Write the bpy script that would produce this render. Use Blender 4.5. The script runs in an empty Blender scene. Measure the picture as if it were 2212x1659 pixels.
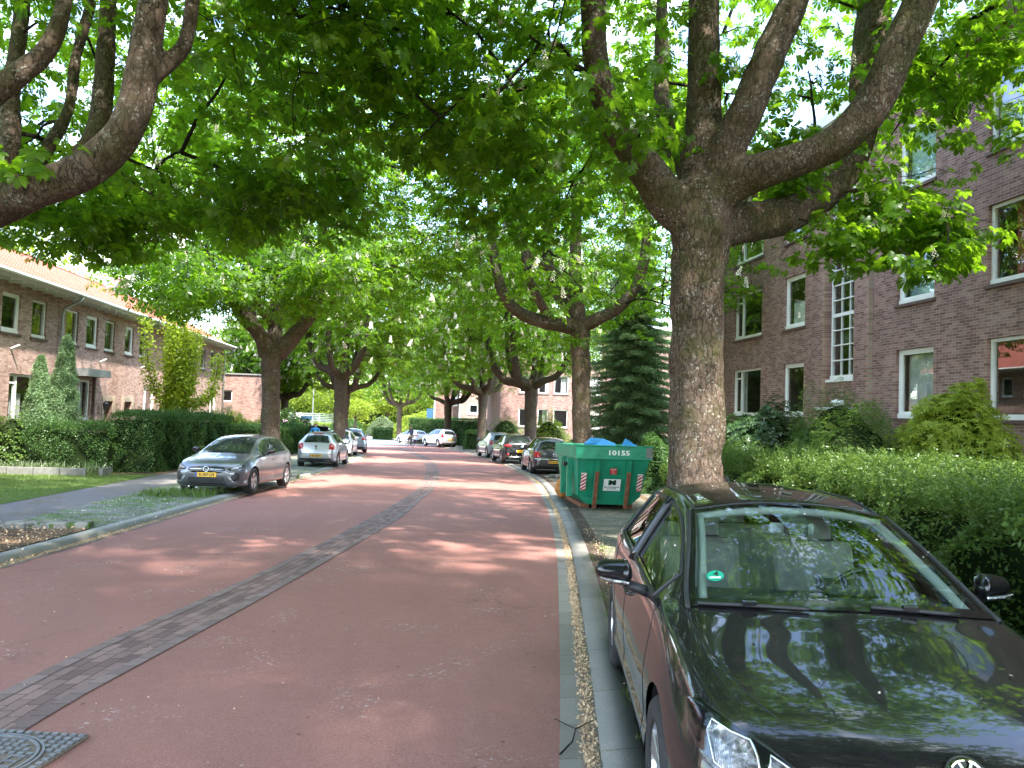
import bpy, bmesh, math, random
import numpy as np
from mathutils import Vector, Matrix, noise
from mathutils.bvhtree import BVHTree
from mathutils.geometry import tessellate_polygon

R = math.radians
scene = bpy.context.scene
COL = scene.collection
random.seed(7)

# ------------------------------------------------------------------ camera
yaw, pitch, roll = R(6.9), R(2.2), R(1.9)
CAM_H = 1.85
fw = Vector((math.sin(yaw)*math.cos(pitch), math.cos(yaw)*math.cos(pitch), math.sin(pitch)))
rt = fw.cross(Vector((0, 0, 1))).normalized()
up = rt.cross(fw)
rt2 = rt*math.cos(roll) + up*math.sin(roll)
up2 = -rt*math.sin(roll) + up*math.cos(roll)
cam_data = bpy.data.cameras.new('camera')
cam = bpy.data.objects.new('camera', cam_data)
COL.objects.link(cam)
cam.matrix_world = Matrix(((rt2.x, up2.x, -fw.x, 0), (rt2.y, up2.y, -fw.y, 0),
                           (rt2.z, up2.z, -fw.z, CAM_H), (0, 0, 0, 1)))
cam_data.sensor_width = 36
cam_data.lens = 36*1655/2212
cam_data.clip_start = 0.05
cam_data.clip_end = 3000
scene.camera = cam

# ------------------------------------------------------------------ light
SUN_AZ, SUN_EL = R(150), R(56)          # azimuth clockwise from +Y
world = bpy.data.worlds.new('World')
scene.world = world
world.use_nodes = True
wt = world.node_tree
for n in list(wt.nodes): wt.nodes.remove(n)
sky = wt.nodes.new('ShaderNodeTexSky'); sky.sky_type = 'NISHITA'; sky.sun_disc = False
sky.sun_elevation = SUN_EL; sky.sun_rotation = SUN_AZ
tcw = wt.nodes.new('ShaderNodeTexCoord')
cln = wt.nodes.new('ShaderNodeTexNoise'); cln.inputs['Scale'].default_value = 2.6
cln.inputs['Detail'].default_value = 7; cln.inputs['Roughness'].default_value = .6
clr = wt.nodes.new('ShaderNodeValToRGB')
clr.color_ramp.elements[0].position = .50; clr.color_ramp.elements[1].position = .66
clm = wt.nodes.new('ShaderNodeMixRGB'); clm.inputs['Color2'].default_value = (5.5, 5.8, 6.4, 1)
bg = wt.nodes.new('ShaderNodeBackground'); bg.inputs['Strength'].default_value = .15
wo = wt.nodes.new('ShaderNodeOutputWorld')
wt.links.new(tcw.outputs['Generated'], cln.inputs['Vector'])
wt.links.new(cln.outputs['Fac'], clr.inputs['Fac'])
wt.links.new(clr.outputs['Color'], clm.inputs['Fac'])
wt.links.new(sky.outputs['Color'], clm.inputs['Color1'])
wt.links.new(clm.outputs['Color'], bg.inputs['Color'])
wt.links.new(bg.outputs['Background'], wo.inputs['Surface'])

sun_data = bpy.data.lights.new('sun', 'SUN')
sun_data.energy = 2.0; sun_data.angle = R(1.4); sun_data.color = (1, .95, .86)
sun = bpy.data.objects.new('sun', sun_data); COL.objects.link(sun)
sd = Vector((math.sin(SUN_AZ)*math.cos(SUN_EL), math.cos(SUN_AZ)*math.cos(SUN_EL), math.sin(SUN_EL)))
sun.rotation_euler = sd.to_track_quat('Z', 'Y').to_euler()
sun.location = (0, 0, 40)

vs = scene.view_settings
vs.view_transform = 'Standard'; vs.look = 'None'; vs.gamma = 1; vs.use_curve_mapping = False
vs.exposure = 3.2
scene.cycles.max_bounces = 8
scene.cycles.diffuse_bounces = 4
scene.cycles.glossy_bounces = 3
scene.cycles.transmission_bounces = 5
scene.cycles.transparent_max_bounces = 8
scene.cycles.sample_clamp_indirect = 6
scene.cycles.caustics_reflective = False
scene.cycles.caustics_refractive = False
scene.cycles.use_denoising = True

# ------------------------------------------------------------------ materials
MATS = {}
class NT:
    def __init__(s, name):
        s.m = bpy.data.materials.new(name); s.m.use_nodes = True
        s.t = s.m.node_tree; s.t.nodes.clear()
        s.out = s.t.nodes.new('ShaderNodeOutputMaterial')
        MATS[name] = s.m
    def n(s, typ, **kw):
        nd = s.t.nodes.new(typ)
        for k, v in kw.items():
            if k.startswith('_'): setattr(nd, k[1:], v)
            else:
                key = k.replace('__', ' ')
                nd.inputs[int(key[1:]) if key[0] == 'i' and key[1:].isdigit() else key].default_value = v
        return nd
    def l(s, a, b): s.t.links.new(a, b)
    def ramp(s, fac, stops):
        r = s.t.nodes.new('ShaderNodeValToRGB')
        e = r.color_ramp.elements
        while len(e) > 1: e.remove(e[-1])
        for i, (p, c) in enumerate(stops):
            el = e[0] if i == 0 else e.new(p)
            el.position = p
            el.color = (c, c, c, 1) if isinstance(c, (int, float)) else (*c, 1)
        s.l(fac, r.inputs['Fac'])
        return r.outputs['Color']
    def noise(s, vec, scale, detail=4, rough=.55):
        nd = s.n('ShaderNodeTexNoise', Scale=scale, Detail=detail, Roughness=rough)
        if vec is not None: s.l(vec, nd.inputs['Vector'])
        return nd.outputs['Fac']
    def mix(s, fac, a, b, mode='MIX'):
        nd = s.n('ShaderNodeMixRGB', _blend_type=mode)
        for sock, v in ((nd.inputs['Fac'], fac), (nd.inputs['Color1'], a), (nd.inputs['Color2'], b)):
            if isinstance(v, (int, float)): sock.default_value = v if sock.type == 'VALUE' else (v, v, v, 1)
            elif isinstance(v, tuple): sock.default_value = (*v, 1)
            else: s.l(v, sock)
        return nd.outputs['Color']
    def math(s, op, a, b=0.0, clamp=False):
        nd = s.n('ShaderNodeMath', _operation=op, _use_clamp=clamp)
        for sock, v in ((nd.inputs[0], a), (nd.inputs[1], b)):
            if isinstance(v, (int, float)): sock.default_value = v
            else: s.l(v, sock)
        return nd.outputs[0]
    def bump(s, h, strength=.5, dist=.01):
        b = s.n('ShaderNodeBump', Strength=strength, Distance=dist)
        s.l(h, b.inputs['Height']); return b.outputs['Normal']
    def pbr(s, color, rough=.6, normal=None, metal=0.0, spec=.5, coat=0.0):
        p = s.n('ShaderNodeBsdfPrincipled')
        for k, v in (('Base Color', color), ('Roughness', rough), ('Metallic', metal)):
            if isinstance(v, (int, float)): p.inputs[k].default_value = v
            elif isinstance(v, tuple): p.inputs[k].default_value = (*v, 1)
            else: s.l(v, p.inputs[k])
        p.inputs['Specular IOR Level'].default_value = spec
        p.inputs['Coat Weight'].default_value = coat
        p.inputs['Coat Roughness'].default_value = .03
        if normal is not None: s.l(normal, p.inputs['Normal'])
        s.l(p.outputs[0], s.out.inputs['Surface'])
        return p

def mplain(name, col, rough=.5, metal=0.0, spec=.5, var=.12, nscale=6, coat=0.0, bump=0.0):
    t = NT(name)
    tc = t.n('ShaderNodeTexCoord').outputs['Object']
    f = t.noise(tc, nscale, 5)
    lo = tuple(c*(1-var) for c in col); hi = tuple(min(1, c*(1+var)) for c in col)
    c = t.ramp(f, [(.3, lo), (.7, hi)])
    nrm = t.bump(t.noise(tc, nscale*8, 4), .4, bump) if bump else None
    t.pbr(c, rough, nrm, metal, spec, coat)
    return t.m

def mbrick(name, cols, mortar, axis, bw=.22, bh=.0667, ms=.011, dirt=.35):
    """running-bond brick wall; axis 'x': wall faces +-X (uses Y,Z); 'y': faces +-Y (uses X,Z)"""
    t = NT(name)
    tc = t.n('ShaderNodeTexCoord').outputs['Object']
    sp = t.n('ShaderNodeSeparateXYZ'); t.l(tc, sp.inputs[0])
    cb = t.n('ShaderNodeCombineXYZ')
    t.l(sp.outputs['Y' if axis == 'x' else 'X'], cb.inputs[0]); t.l(sp.outputs['Z'], cb.inputs[1])
    wob = t.n('ShaderNodeTexNoise', Scale=7, Detail=2); t.l(tc, wob.inputs['Vector'])
    wv = t.n('ShaderNodeVectorMath', _operation='MULTIPLY_ADD')
    t.l(wob.outputs['Color'], wv.inputs[0]); wv.inputs[1].default_value = (.008, .008, 0)
    t.l(cb.outputs[0], wv.inputs[2])
    br = t.n('ShaderNodeTexBrick', Scale=1, Mortar__Size=ms/2, Brick__Width=bw, Row__Height=bh, Mortar__Smooth=.25, Bias=0)
    br.offset = .5
    t.l(wv.outputs[0], br.inputs['Vector'])
    br.inputs['Color1'].default_value = (0, 0, 0, 1); br.inputs['Color2'].default_value = (1, 1, 1, 1)
    br.inputs['Mortar'].default_value = (.5, .5, .5, 1)
    n1 = t.noise(tc, 2.2, 5)
    vary = t.math('ADD', t.math('MULTIPLY', br.outputs['Color'], .75), t.math('MULTIPLY', n1, .35))
    col = t.ramp(vary, [(.12, cols[0]), (.38, cols[1]), (.62, cols[2]), (.95, cols[3])])
    fine = t.noise(tc, 60, 4)
    col = t.mix(.35, col, t.ramp(fine, [(.3, .35), (.7, .75)]), 'OVERLAY')
    big = t.ramp(t.noise(tc, .55, 5), [(.35, 0.0), (.7, 1.0)])
    col = t.mix(t.math('MULTIPLY', big, dirt), col, tuple(c*.55 for c in cols[0]))
    mcol = t.mix(t.noise(tc, 9, 3), mortar, tuple(c*.6 for c in mortar))
    col = t.mix(br.outputs['Fac'], col, mcol)
    ms_ = t.n('ShaderNodeMapping'); t.l(tc, ms_.inputs['Vector']); ms_.inputs['Scale'].default_value = (1.6, 1.6, .22)
    streak = t.math('MULTIPLY', t.ramp(t.noise(ms_.outputs[0], 1.6, 6, .65), [(.48, 0.0), (.72, 1.0)]), .38)
    col = t.mix(streak, col, tuple(c*.6 for c in cols[0]))
    pale = t.math('MULTIPLY', t.ramp(t.noise(tc, .9, 6, .7), [(.56, 0.0), (.74, 1.0)]), .30)
    col = t.mix(pale, col, mortar)
    h = t.math('SUBTRACT', t.math('MULTIPLY', fine, .35), br.outputs['Fac'])
    t.pbr(col, .85, t.bump(h, .7, .006), spec=.25)
    return t.m

def mbark(name, base, lichen=.5, moss=.4):
    t = NT(name)
    tc = t.n('ShaderNodeTexCoord').outputs['Object']
    mp = t.n('ShaderNodeMapping'); t.l(tc, mp.inputs['Vector']); mp.inputs['Scale'].default_value = (1, 1, .5)
    wob = t.n('ShaderNodeTexNoise', Scale=9, Detail=5, Roughness=.65)
    t.l(mp.outputs[0], wob.inputs['Vector'])
    wv = t.n('ShaderNodeVectorMath', _operation='MULTIPLY_ADD')
    t.l(wob.outputs['Color'], wv.inputs[0]); wv.inputs[1].default_value = (.20, .20, .20); t.l(mp.outputs[0], wv.inputs[2])
    vo = t.n('ShaderNodeTexVoronoi', Scale=12, _feature='DISTANCE_TO_EDGE'); t.l(wv.outputs[0], vo.inputs['Vector'])
    vc = t.n('ShaderNodeTexVoronoi', Scale=12); t.l(wv.outputs[0], vc.inputs['Vector'])
    crack = t.ramp(vo.outputs['Distance'], [(.0, 0.0), (.04, .7), (.12, 1.0)])
    n1 = t.noise(mp.outputs[0], 16, 7, .7); n2 = t.noise(tc, 3.5, 5); n3 = t.noise(tc, 1.3, 4)
    amt = t.ramp(n3, [(.35, .45), (.62, 1.0)])
    crackm = t.math('SUBTRACT', 1.0, t.math('MULTIPLY', t.math('SUBTRACT', 1.0, crack), amt))
    col = t.ramp(n1, [(.25, tuple(c*.55 for c in base)), (.5, base), (.75, tuple(min(1, c*1.5) for c in base))])
    sep = t.n('ShaderNodeSeparateXYZ'); t.l(vc.outputs['Color'], sep.inputs[0])
    col = t.mix(t.math('MULTIPLY', sep.outputs[0], .35), col, tuple(c*1.35 for c in base))
    col = t.mix(t.math('MULTIPLY', t.ramp(n2, [(.45, 0.0), (.65, 1.0)]), .4), col, (base[0]*.85, base[1]*.95, base[2]*1.05))
    col = t.mix(crackm, tuple(c*.30 for c in base), col)
    lf = t.math('MULTIPLY', t.ramp(t.noise(tc, 26, 4, .65), [(.57, 0.0), (.62, 1.0)]), t.ramp(n2, [(.42, 0.0), (.55, 1.0)]))
    col = t.mix(t.math('MULTIPLY', lf, lichen), col, (.36, .37, .32))
    mf = t.math('MULTIPLY', t.ramp(t.noise(tc, 1.1, 5, .7), [(.50, 0.0), (.60, 1.0)]), t.ramp(n1, [(.35, .2), (.6, 1.0)]))
    col = t.mix(t.math('MULTIPLY', mf, moss), col, (.062, .066, .018))
    h = t.math('ADD', t.math('MULTIPLY', crackm, .8), t.math('MULTIPLY', n1, .9))
    t.pbr(col, .9, t.bump(h, .9, .025), spec=.15)
    return t.m

def mleaf(name, dark, light, trans, tfac=.5, gloss=.10, nscale=.8):
    t = NT(name)
    tc = t.n('ShaderNodeTexCoord').outputs['Object']
    ri = t.n('ShaderNodeNewGeometry').outputs['Random Per Island']
    f = t.math('ADD', t.math('MULTIPLY', t.noise(tc, nscale, 3), .55), t.math('MULTIPLY', ri, .5))
    col = t.ramp(f, [(.25, dark), (.75, light)])
    d = t.n('ShaderNodeBsdfDiffuse'); t.l(col, d.inputs['Color'])
    tr = t.n('ShaderNodeBsdfTranslucent')
    tcol = t.mix(ri, tuple(c*.75 for c in trans), tuple(min(1, c*1.25) for c in trans)); t.l(tcol, tr.inputs['Color'])
    m1 = t.n('ShaderNodeMixShader', Fac=tfac); t.l(d.outputs[0], m1.inputs[1]); t.l(tr.outputs[0], m1.inputs[2])
    g = t.n('ShaderNodeBsdfGlossy', Roughness=.38); g.inputs['Color'].default_value = (.8, .85, .8, 1)
    m2 = t.n('ShaderNodeMixShader', Fac=gloss)
    t.l(m1.outputs[0], m2.inputs[1]); t.l(g.outputs[0], m2.inputs[2]); t.l(m2.outputs[0], t.out.inputs['Surface'])
    return t.m

def mglass(name, tint=(.55, .62, .60), base_reflect=.10, rough=0.0):
    t = NT(name)
    lw = t.n('ShaderNodeLayerWeight', Blend=.5)
    fac = t.math('ADD', t.math('MULTIPLY', t.math('POWER', lw.outputs['Facing'], 4.5), .9), base_reflect, True)
    tr = t.n('ShaderNodeBsdfTransparent'); tr.inputs['Color'].default_value = (*tint, 1)
    g = t.n('ShaderNodeBsdfGlossy', Roughness=rough); g.inputs['Color'].default_value = (.95, .97, 1, 1)
    m = t.n('ShaderNodeMixShader'); t.l(fac, m.inputs['Fac']); t.l(tr.outputs[0], m.inputs[1]); t.l(g.outputs[0], m.inputs[2])
    t.l(m.outputs[0], t.out.inputs['Surface'])
    return t.m

def mpaint(name, col, metallic=0.0, rough=.35, dust=.15, dustcol=(.30, .27, .23)):
    t = NT(name)
    tc = t.n('ShaderNodeTexCoord').outputs['Object']
    fl = t.noise(tc, 900, 2)
    c = t.mix(.12 if metallic else .03, col, t.ramp(fl, [(.35, .1), (.65, .9)]), 'OVERLAY')
    df = t.math('MULTIPLY', t.ramp(t.noise(tc, 5, 6, .65), [(.3, .25), (.75, 1.0)]), dust)
    spots = t.ramp(t.noise(tc, 160, 2, .5), [(.68, 0.0), (.75, 1.0)])
    c = t.mix(df, c, dustcol)
    c = t.mix(t.math('MULTIPLY', spots, min(1, dust*2.2)), c, dustcol)
    p = t.pbr(c, t.math('ADD', t.math('MULTIPLY', df, .5), rough), None, metallic, .5 if metallic else .12, 1.0)
    t.l(t.math('ADD', t.math('MULTIPLY', df, .25), .02), p.inputs['Coat Roughness'])
    return t.m

# ------------------------------------------------------------------ object helpers
def gz(y, off=0.0):
    return -.021*max(-40.0, min(100.0, y)) + off

def link(o, parent=None):
    COL.objects.link(o)
    if parent is not None: o.parent = parent
    return o

def tag(o, label=None, cat=None, group=None, kind=None):
    if label: o['label'] = label
    if cat: o['category'] = cat
    if group: o['group'] = group
    if kind: o['kind'] = kind
    return o

def empty(name, loc=(0, 0, 0), rz=0.0):
    o = bpy.data.objects.new(name, None); o.empty_display_size = .2
    o.location = loc; o.rotation_euler = (0, 0, rz)
    return link(o)

def np_obj(name, verts, faces, mat, parent=None, smooth=False, uv=None):
    """faces: (n,k) array or list of lists"""
    me = bpy.data.meshes.new(name)
    if isinstance(faces, np.ndarray):
        verts = np.ascontiguousarray(verts, dtype=np.float32)
        n, k = faces.shape
        me.vertices.add(len(verts)); me.vertices.foreach_set('co', verts.ravel())
        me.loops.add(n*k); me.loops.foreach_set('vertex_index', np.ascontiguousarray(faces, dtype=np.int32).ravel())
        me.polygons.add(n)
        me.polygons.foreach_set('loop_start', np.arange(n, dtype=np.int32)*k)
        me.polygons.foreach_set('loop_total', np.full(n, k, dtype=np.int32))
        me.update(calc_edges=True)
    else:
        me.from_pydata([tuple(v) for v in verts], [], faces)
    if uv is not None:
        ul = me.uv_layers.new(name='uv')
        vi = np.empty(len(me.loops), dtype=np.int32); me.loops.foreach_get('vertex_index', vi)
        ul.data.foreach_set('uv', np.ascontiguousarray(np.asarray(uv, dtype=np.float32)[vi]).ravel())
    if smooth: me.polygons.foreach_set('use_smooth', np.ones(len(me.polygons), dtype=bool))
    for m in (mat if isinstance(mat, (list, tuple)) else [mat]):
        me.materials.append(MATS[m] if isinstance(m, str) else m)
    me.validate(clean_customdata=False)
    o = bpy.data.objects.new(name, me)
    return link(o, parent)

def merge_into(o, mb, mat):
    """add shapes to an existing mesh under a second material"""
    bm = bmesh.new(); bm.from_mesh(o.data); o.data.materials.append(MATS[mat]); k = len(o.data.materials)-1
    vv = [bm.verts.new(v) for v in mb.v]; nf = []
    for f in mb.f:
        g = bm.faces.new([vv[i] for i in f]); g.material_index = k; nf.append(g)
    bmesh.ops.recalc_face_normals(bm, faces=nf); bm.to_mesh(o.data); bm.free()

class MB:
    """collects simple shapes into one mesh"""
    def __init__(s): s.v = []; s.f = []
    def add(s, vs_, fs_):
        b = len(s.v); s.v += [tuple(v) for v in vs_]; s.f += [tuple(i+b for i in f) for f in fs_]; return s
    def box(s, c, d, rz=0.0, rot=None):
        hx, hy, hz = d[0]/2, d[1]/2, d[2]/2
        M = rot if rot is not None else Matrix.Rotation(rz, 3, 'Z')
        vs_ = [M @ Vector((x, y, z)) + Vector(c) for x in (-hx, hx) for y in (-hy, hy) for z in (-hz, hz)]
        return s.add(vs_, [(0, 1, 3, 2), (4, 6, 7, 5), (0, 4, 5, 1), (2, 3, 7, 6), (0, 2, 6, 4), (1, 5, 7, 3)])
    def box2(s, a, b):
        return s.box([(a[i]+b[i])/2 for i in range(3)], [abs(b[i]-a[i]) for i in range(3)])
    def cyl(s, p, q, r0, r1=None, n=10, caps=True):
        r1 = r0 if r1 is None else r1
        p, q = Vector(p), Vector(q); d = (q-p).normalized()
        a = d.orthogonal().normalized(); b = d.cross(a)
        vs_ = []
        for c, r in ((p, r0), (q, r1)):
            for i in range(n):
                t = 2*math.pi*i/n; vs_.append(c + (a*math.cos(t)+b*math.sin(t))*r)
        fs_ = [(i, (i+1) % n, n+(i+1) % n, n+i) for i in range(n)]
        if caps: fs_ += [tuple(range(n))[::-1], tuple(range(n, 2*n))]
        return s.add(vs_, fs_)
    def tube(s, pts, rad, n=8, caps=True):
        vs_, fs_ = tube_mesh(pts, rad, n, caps); return s.add(vs_, fs_)
    def lathe(s, prof, axis_o, axis_d, n=32, close=False):
        d = Vector(axis_d).normalized(); a = d.orthogonal().normalized(); b = d.cross(a); o = Vector(axis_o)
        k = len(prof); vs_ = []
        for i in range(n):
            t = 2*math.pi*i/n; e = a*math.cos(t)+b*math.sin(t)
            for (r, h) in prof: vs_.append(o + e*r + d*h)
        fs_ = []
        for i in range(n):
            j = (i+1) % n
            for q in range(k if close else k-1):
                q2 = (q+1) % k
                fs_.append((i*k+q, j*k+q, j*k+q2, i*k+q2))
        return s.add(vs_, fs_)
    def ellipsoid(s, c, r, n=16, m=10, rot=None):
        M = rot if rot is not None else Matrix.Identity(3)
        vs_ = []
        for j in range(m+1):
            ph = math.pi*j/m
            for i in range(n):
                t = 2*math.pi*i/n
                vs_.append(M @ Vector((r[0]*math.sin(ph)*math.cos(t), r[1]*math.sin(ph)*math.sin(t), r[2]*math.cos(ph))) + Vector(c))
        fs_ = [(j*n+i, (j+1)*n+i, (j+1)*n+(i+1) % n, j*n+(i+1) % n) for j in range(m) for i in range(n)]
        return s.add(vs_, fs_)
    def prism(s, poly, axis, a, b):
        """extrude a 2D polygon along an axis from a to b"""
        def P(p, t):
            return {'x': (t, p[0], p[1]), 'y': (p[0], t, p[1]), 'z': (p[0], p[1], t)}[axis]
        n = len(poly)
        vs_ = [P(p, a) for p in poly] + [P(p, b) for p in poly]
        return s.add(vs_, [tuple(range(n)), tuple(range(2*n-1, n-1, -1))] + [(i, i+n, (i+1) % n+n, (i+1) % n) for i in range(n)])
    def build(s, name, mat, parent=None, smooth=False, bevel=0.0, xf=None):
        vs_ = [xf @ Vector(v) for v in s.v] if xf is not None else s.v
        o = np_obj(name, vs_, s.f, mat, parent, smooth)
        bm = bmesh.new(); bm.from_mesh(o.data)
        if smooth: bmesh.ops.remove_doubles(bm, verts=bm.verts, dist=1e-5)
        bmesh.ops.recalc_face_normals(bm, faces=bm.faces); bm.to_mesh(o.data); bm.free()
        if bevel:
            m = o.modifiers.new('bevel', 'BEVEL'); m.width = bevel; m.segments = 2; m.limit_method = 'ANGLE'; m.angle_limit = R(40)
        return o

def catmull(pts, per=6):
    P = np.asarray(pts, float)
    if len(P) < 3: 
        t = np.linspace(0, 1, per+1)[:, None]; return P[0]*(1-t)+P[-1]*t
    Q = np.vstack([2*P[0]-P[1], P, 2*P[-1]-P[-2]]); out = []
    for i in range(1, len(Q)-2):
        p0, p1, p2, p3 = Q[i-1:i+3]
        for k in range(per):
            t = k/per
            out.append(.5*((2*p1)+(-p0+p2)*t+(2*p0-5*p1+4*p2-p3)*t*t+(-p0+3*p1-3*p2+p3)*t**3))
    out.append(Q[-2]); return np.array(out)

def tube_mesh(pts, rad, n=8, caps=True, rough=0.0, seed=0):
    P = [Vector(p[:3]) for p in pts]
    rad = [rad]*len(P) if isinstance(rad, (int, float)) else list(rad)
    vs_ = []; a = None
    for i, p in enumerate(P):
        d = (P[min(i+1, len(P)-1)]-P[max(i-1, 0)])
        d = d.normalized() if d.length > 1e-9 else Vector((0, 0, 1))
        if a is None: a = d.orthogonal().normalized()
        a = (a - d*a.dot(d)); a = a.normalized() if a.length > 1e-6 else d.orthogonal().normalized()
        b = d.cross(a)
        for k in range(n):
            t = 2*math.pi*k/n; e = a*math.cos(t)+b*math.sin(t); r = rad[i]
            if rough:
                q = p+e*r
                r *= 1 + rough*(noise.noise(q*2.2+Vector((seed, 0, 0))) + .5*noise.noise(q*6+Vector((0, seed, 0))))
            vs_.append(p+e*r)
    m = len(P)
    fs_ = [(i*n+k, i*n+(k+1) % n, (i+1)*n+(k+1) % n, (i+1)*n+k) for i in range(m-1) for k in range(n)]
    if caps: fs_ += [tuple(range(n))[::-1], tuple(range((m-1)*n, m*n))]
    return vs_, fs_

def text_obj(name, txt, size, mat, M, parent=None, thick=.001, align='CENTER', bold=0.0, xs=1.0):
    cu = bpy.data.curves.new(name, 'FONT'); cu.body = txt; cu.size = size; cu.align_x = align; cu.align_y = 'CENTER'
    cu.extrude = thick; cu.offset = bold; cu.resolution_u = 2
    tmp = bpy.data.objects.new(name, cu); COL.objects.link(tmp)
    me = bpy.data.meshes.new_from_object(tmp.evaluated_get(bpy.context.evaluated_depsgraph_get()))
    bpy.data.objects.remove(tmp); me.name = name
    me.materials.clear(); me.materials.append(MATS[mat])
    me.transform(M @ Matrix.Diagonal((xs, 1, 1, 1)))
    o = bpy.data.objects.new(name, me); return link(o, parent)

def frame_mat(origin, xdir, ydir):
    x = Vector(xdir).normalized(); y = Vector(ydir); y = (y - x*y.dot(x)).normalized(); z = x.cross(y)
    return Matrix(((x.x, y.x, z.x, origin[0]), (x.y, y.y, z.y, origin[1]), (x.z, y.z, z.z, origin[2]), (0, 0, 0, 1)))
# ------------------------------------------------------------------ material library
def road_mats():
    # red asphalt
    t = NT('red_asphalt'); tc = t.n('ShaderNodeTexCoord').outputs['Object']
    ag = t.math('ADD', t.math('MULTIPLY', t.noise(tc, 190, 3, .7), .55), t.math('MULTIPLY', t.noise(tc, 62, 4, .75), .45)); mid = t.noise(tc, 7, 5, .6); big = t.noise(tc, .5, 4)
    col = t.ramp(ag, [(.34, (.17, .072, .058)), (.50, (.335, .152, .128)), (.66, (.49, .27, .235))])
    col = t.mix(t.math('MULTIPLY', t.ramp(mid, [(.35, 0.0), (.7, 1.0)]), .35), col, (.24, .105, .088))
    col = t.mix(t.math('MULTIPLY', t.ramp(big, [(.4, 0.0), (.65, 1.0)]), .35), col, (.36, .175, .145))
    vo = t.n('ShaderNodeTexVoronoi', Scale=5); t.l(tc, vo.inputs['Vector'])
    spots = t.ramp(vo.outputs['Distance'], [(.06, 1.0), (.09, 0.0)])
    sel = t.ramp(t.noise(tc, 2.5, 2), [(.56, 0.0), (.58, 1.0)])
    col = t.mix(t.math('MULTIPLY', t.math('MULTIPLY', spots, sel), .8), col, (.05, .035, .03))
    mpw = t.n('ShaderNodeMapping'); t.l(tc, mpw.inputs['Vector']); mpw.inputs['Scale'].default_value = (1.1, .10, 1); mpw.inputs['Rotation'].default_value = (0, 0, -.12)
    lane = t.ramp(t.noise(mpw.outputs[0], 1.5, 5, .6), [(.42, 0.0), (.68, 1.0)])
    col = t.mix(t.math('MULTIPLY', lane, .32), col, (.25, .115, .10))
    mpc = t.n('ShaderNodeTexVoronoi', Scale=.55, _feature='DISTANCE_TO_EDGE'); wcr = t.n('ShaderNodeTexNoise', Scale=1.7, Detail=6, Roughness=.7); t.l(tc, wcr.inputs['Vector'])
    wcv = t.n('ShaderNodeVectorMath', _operation='MULTIPLY_ADD'); t.l(wcr.outputs['Color'], wcv.inputs[0]); wcv.inputs[1].default_value = (1.2, 1.2, 0); t.l(tc, wcv.inputs[2]); t.l(wcv.outputs[0], mpc.inputs['Vector'])
    crk = t.math('MULTIPLY', t.ramp(mpc.outputs['Distance'], [(.0, 1.0), (.006, 0.0)]), t.ramp(t.noise(tc, .35, 3), [(.52, 0.0), (.60, 1.0)]))
    col = t.mix(t.math('MULTIPLY', crk, .55), col, (.07, .04, .035))
    st = t.math('MULTIPLY', t.ramp(t.noise(tc, 1.3, 2), [(.57, 0.0), (.66, 1.0)]), t.ramp(t.noise(tc, 22, 5, .7), [(.57, 0.0), (.64, 1.0)]))
    col = t.mix(t.math('MULTIPLY', st, .8), col, (.52, .44, .40))
    t.pbr(col, .82, t.bump(ag, .5, .004), spec=.3)
    # paving built from uv (metres)
    def pav(name, cols, joint, bw, bh, ms, off=.5, moss=0.0, mosscol=(.05, .085, .02), litter=0.0, wob=.006, rot=0.0, coord='UV'):
        t = NT(name); tcn = t.n('ShaderNodeTexCoord'); uv = tcn.outputs[coord]; ob = tcn.outputs['Object']
        mp = t.n('ShaderNodeMapping'); t.l(uv, mp.inputs['Vector']); mp.inputs['Rotation'].default_value = (0, 0, rot)
        wn = t.n('ShaderNodeTexNoise', Scale=6, Detail=2); t.l(ob, wn.inputs['Vector'])
        wv = t.n('ShaderNodeVectorMath', _operation='MULTIPLY_ADD'); t.l(wn.outputs['Color'], wv.inputs[0])
        wv.inputs[1].default_value = (wob*2, wob*2, 0); t.l(mp.outputs[0], wv.inputs[2])
        br = t.n('ShaderNodeTexBrick', Scale=1, Mortar__Size=ms, Brick__Width=bw, Row__Height=bh, Mortar__Smooth=.3)
        br.offset = off
        br.inputs['Color1'].default_value = (0, 0, 0, 1); br.inputs['Color2'].default_value = (1, 1, 1, 1)
        t.l(wv.outputs[0], br.inputs['Vector'])
        fine = t.noise(ob, 120, 4, .65); med = t.noise(ob, 3, 5)
        v = t.math('ADD', t.math('MULTIPLY', br.outputs['Color'], .6), t.math('MULTIPLY', med, .4))
        col = t.ramp(v, [(.2, cols[0]), (.5, cols[1]), (.85, cols[2])])
        col = t.mix(.5, col, t.ramp(fine, [(.3, .3), (.7, .75)]), 'OVERLAY')
        col = t.mix(br.outputs['Fac'], col, joint)
        if moss:
            mj = t.math('ADD', t.math('MULTIPLY', br.outputs['Fac'], .22), t.math('MULTIPLY', t.noise(ob, 2.3, 6, .7), .9))
            mf = t.ramp(mj, [(.62-moss*.3, 0.0), (.70-moss*.3, 1.0)])
            mcol = t.mix(t.noise(ob, 40, 3), mosscol, tuple(c*2.2 for c in mosscol))
            col = t.mix(mf, col, mcol)
        if litter:
            vv = t.n('ShaderNodeTexVoronoi', Scale=38); t.l(ob, vv.inputs['Vector'])
            lf = t.math('MULTIPLY', t.ramp(vv.outputs['Distance'], [(.22, 1.0), (.30, 0.0)]), t.ramp(t.noise(ob, 3, 4), [(.62-litter*.3, 0.0), (.72-litter*.3, 1.0)]))
            col = t.mix(t.math('MULTIPLY', lf, .85), col, t.mix(vv.outputs['Color'], (.48, .33, .20), (.60, .47, .33)))
        h = t.math('SUBTRACT', t.math('MULTIPLY', fine, .3), br.outputs['Fac'])
        t.pbr(col, .85, t.bump(h, .7, .008), spec=.25)
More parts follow.
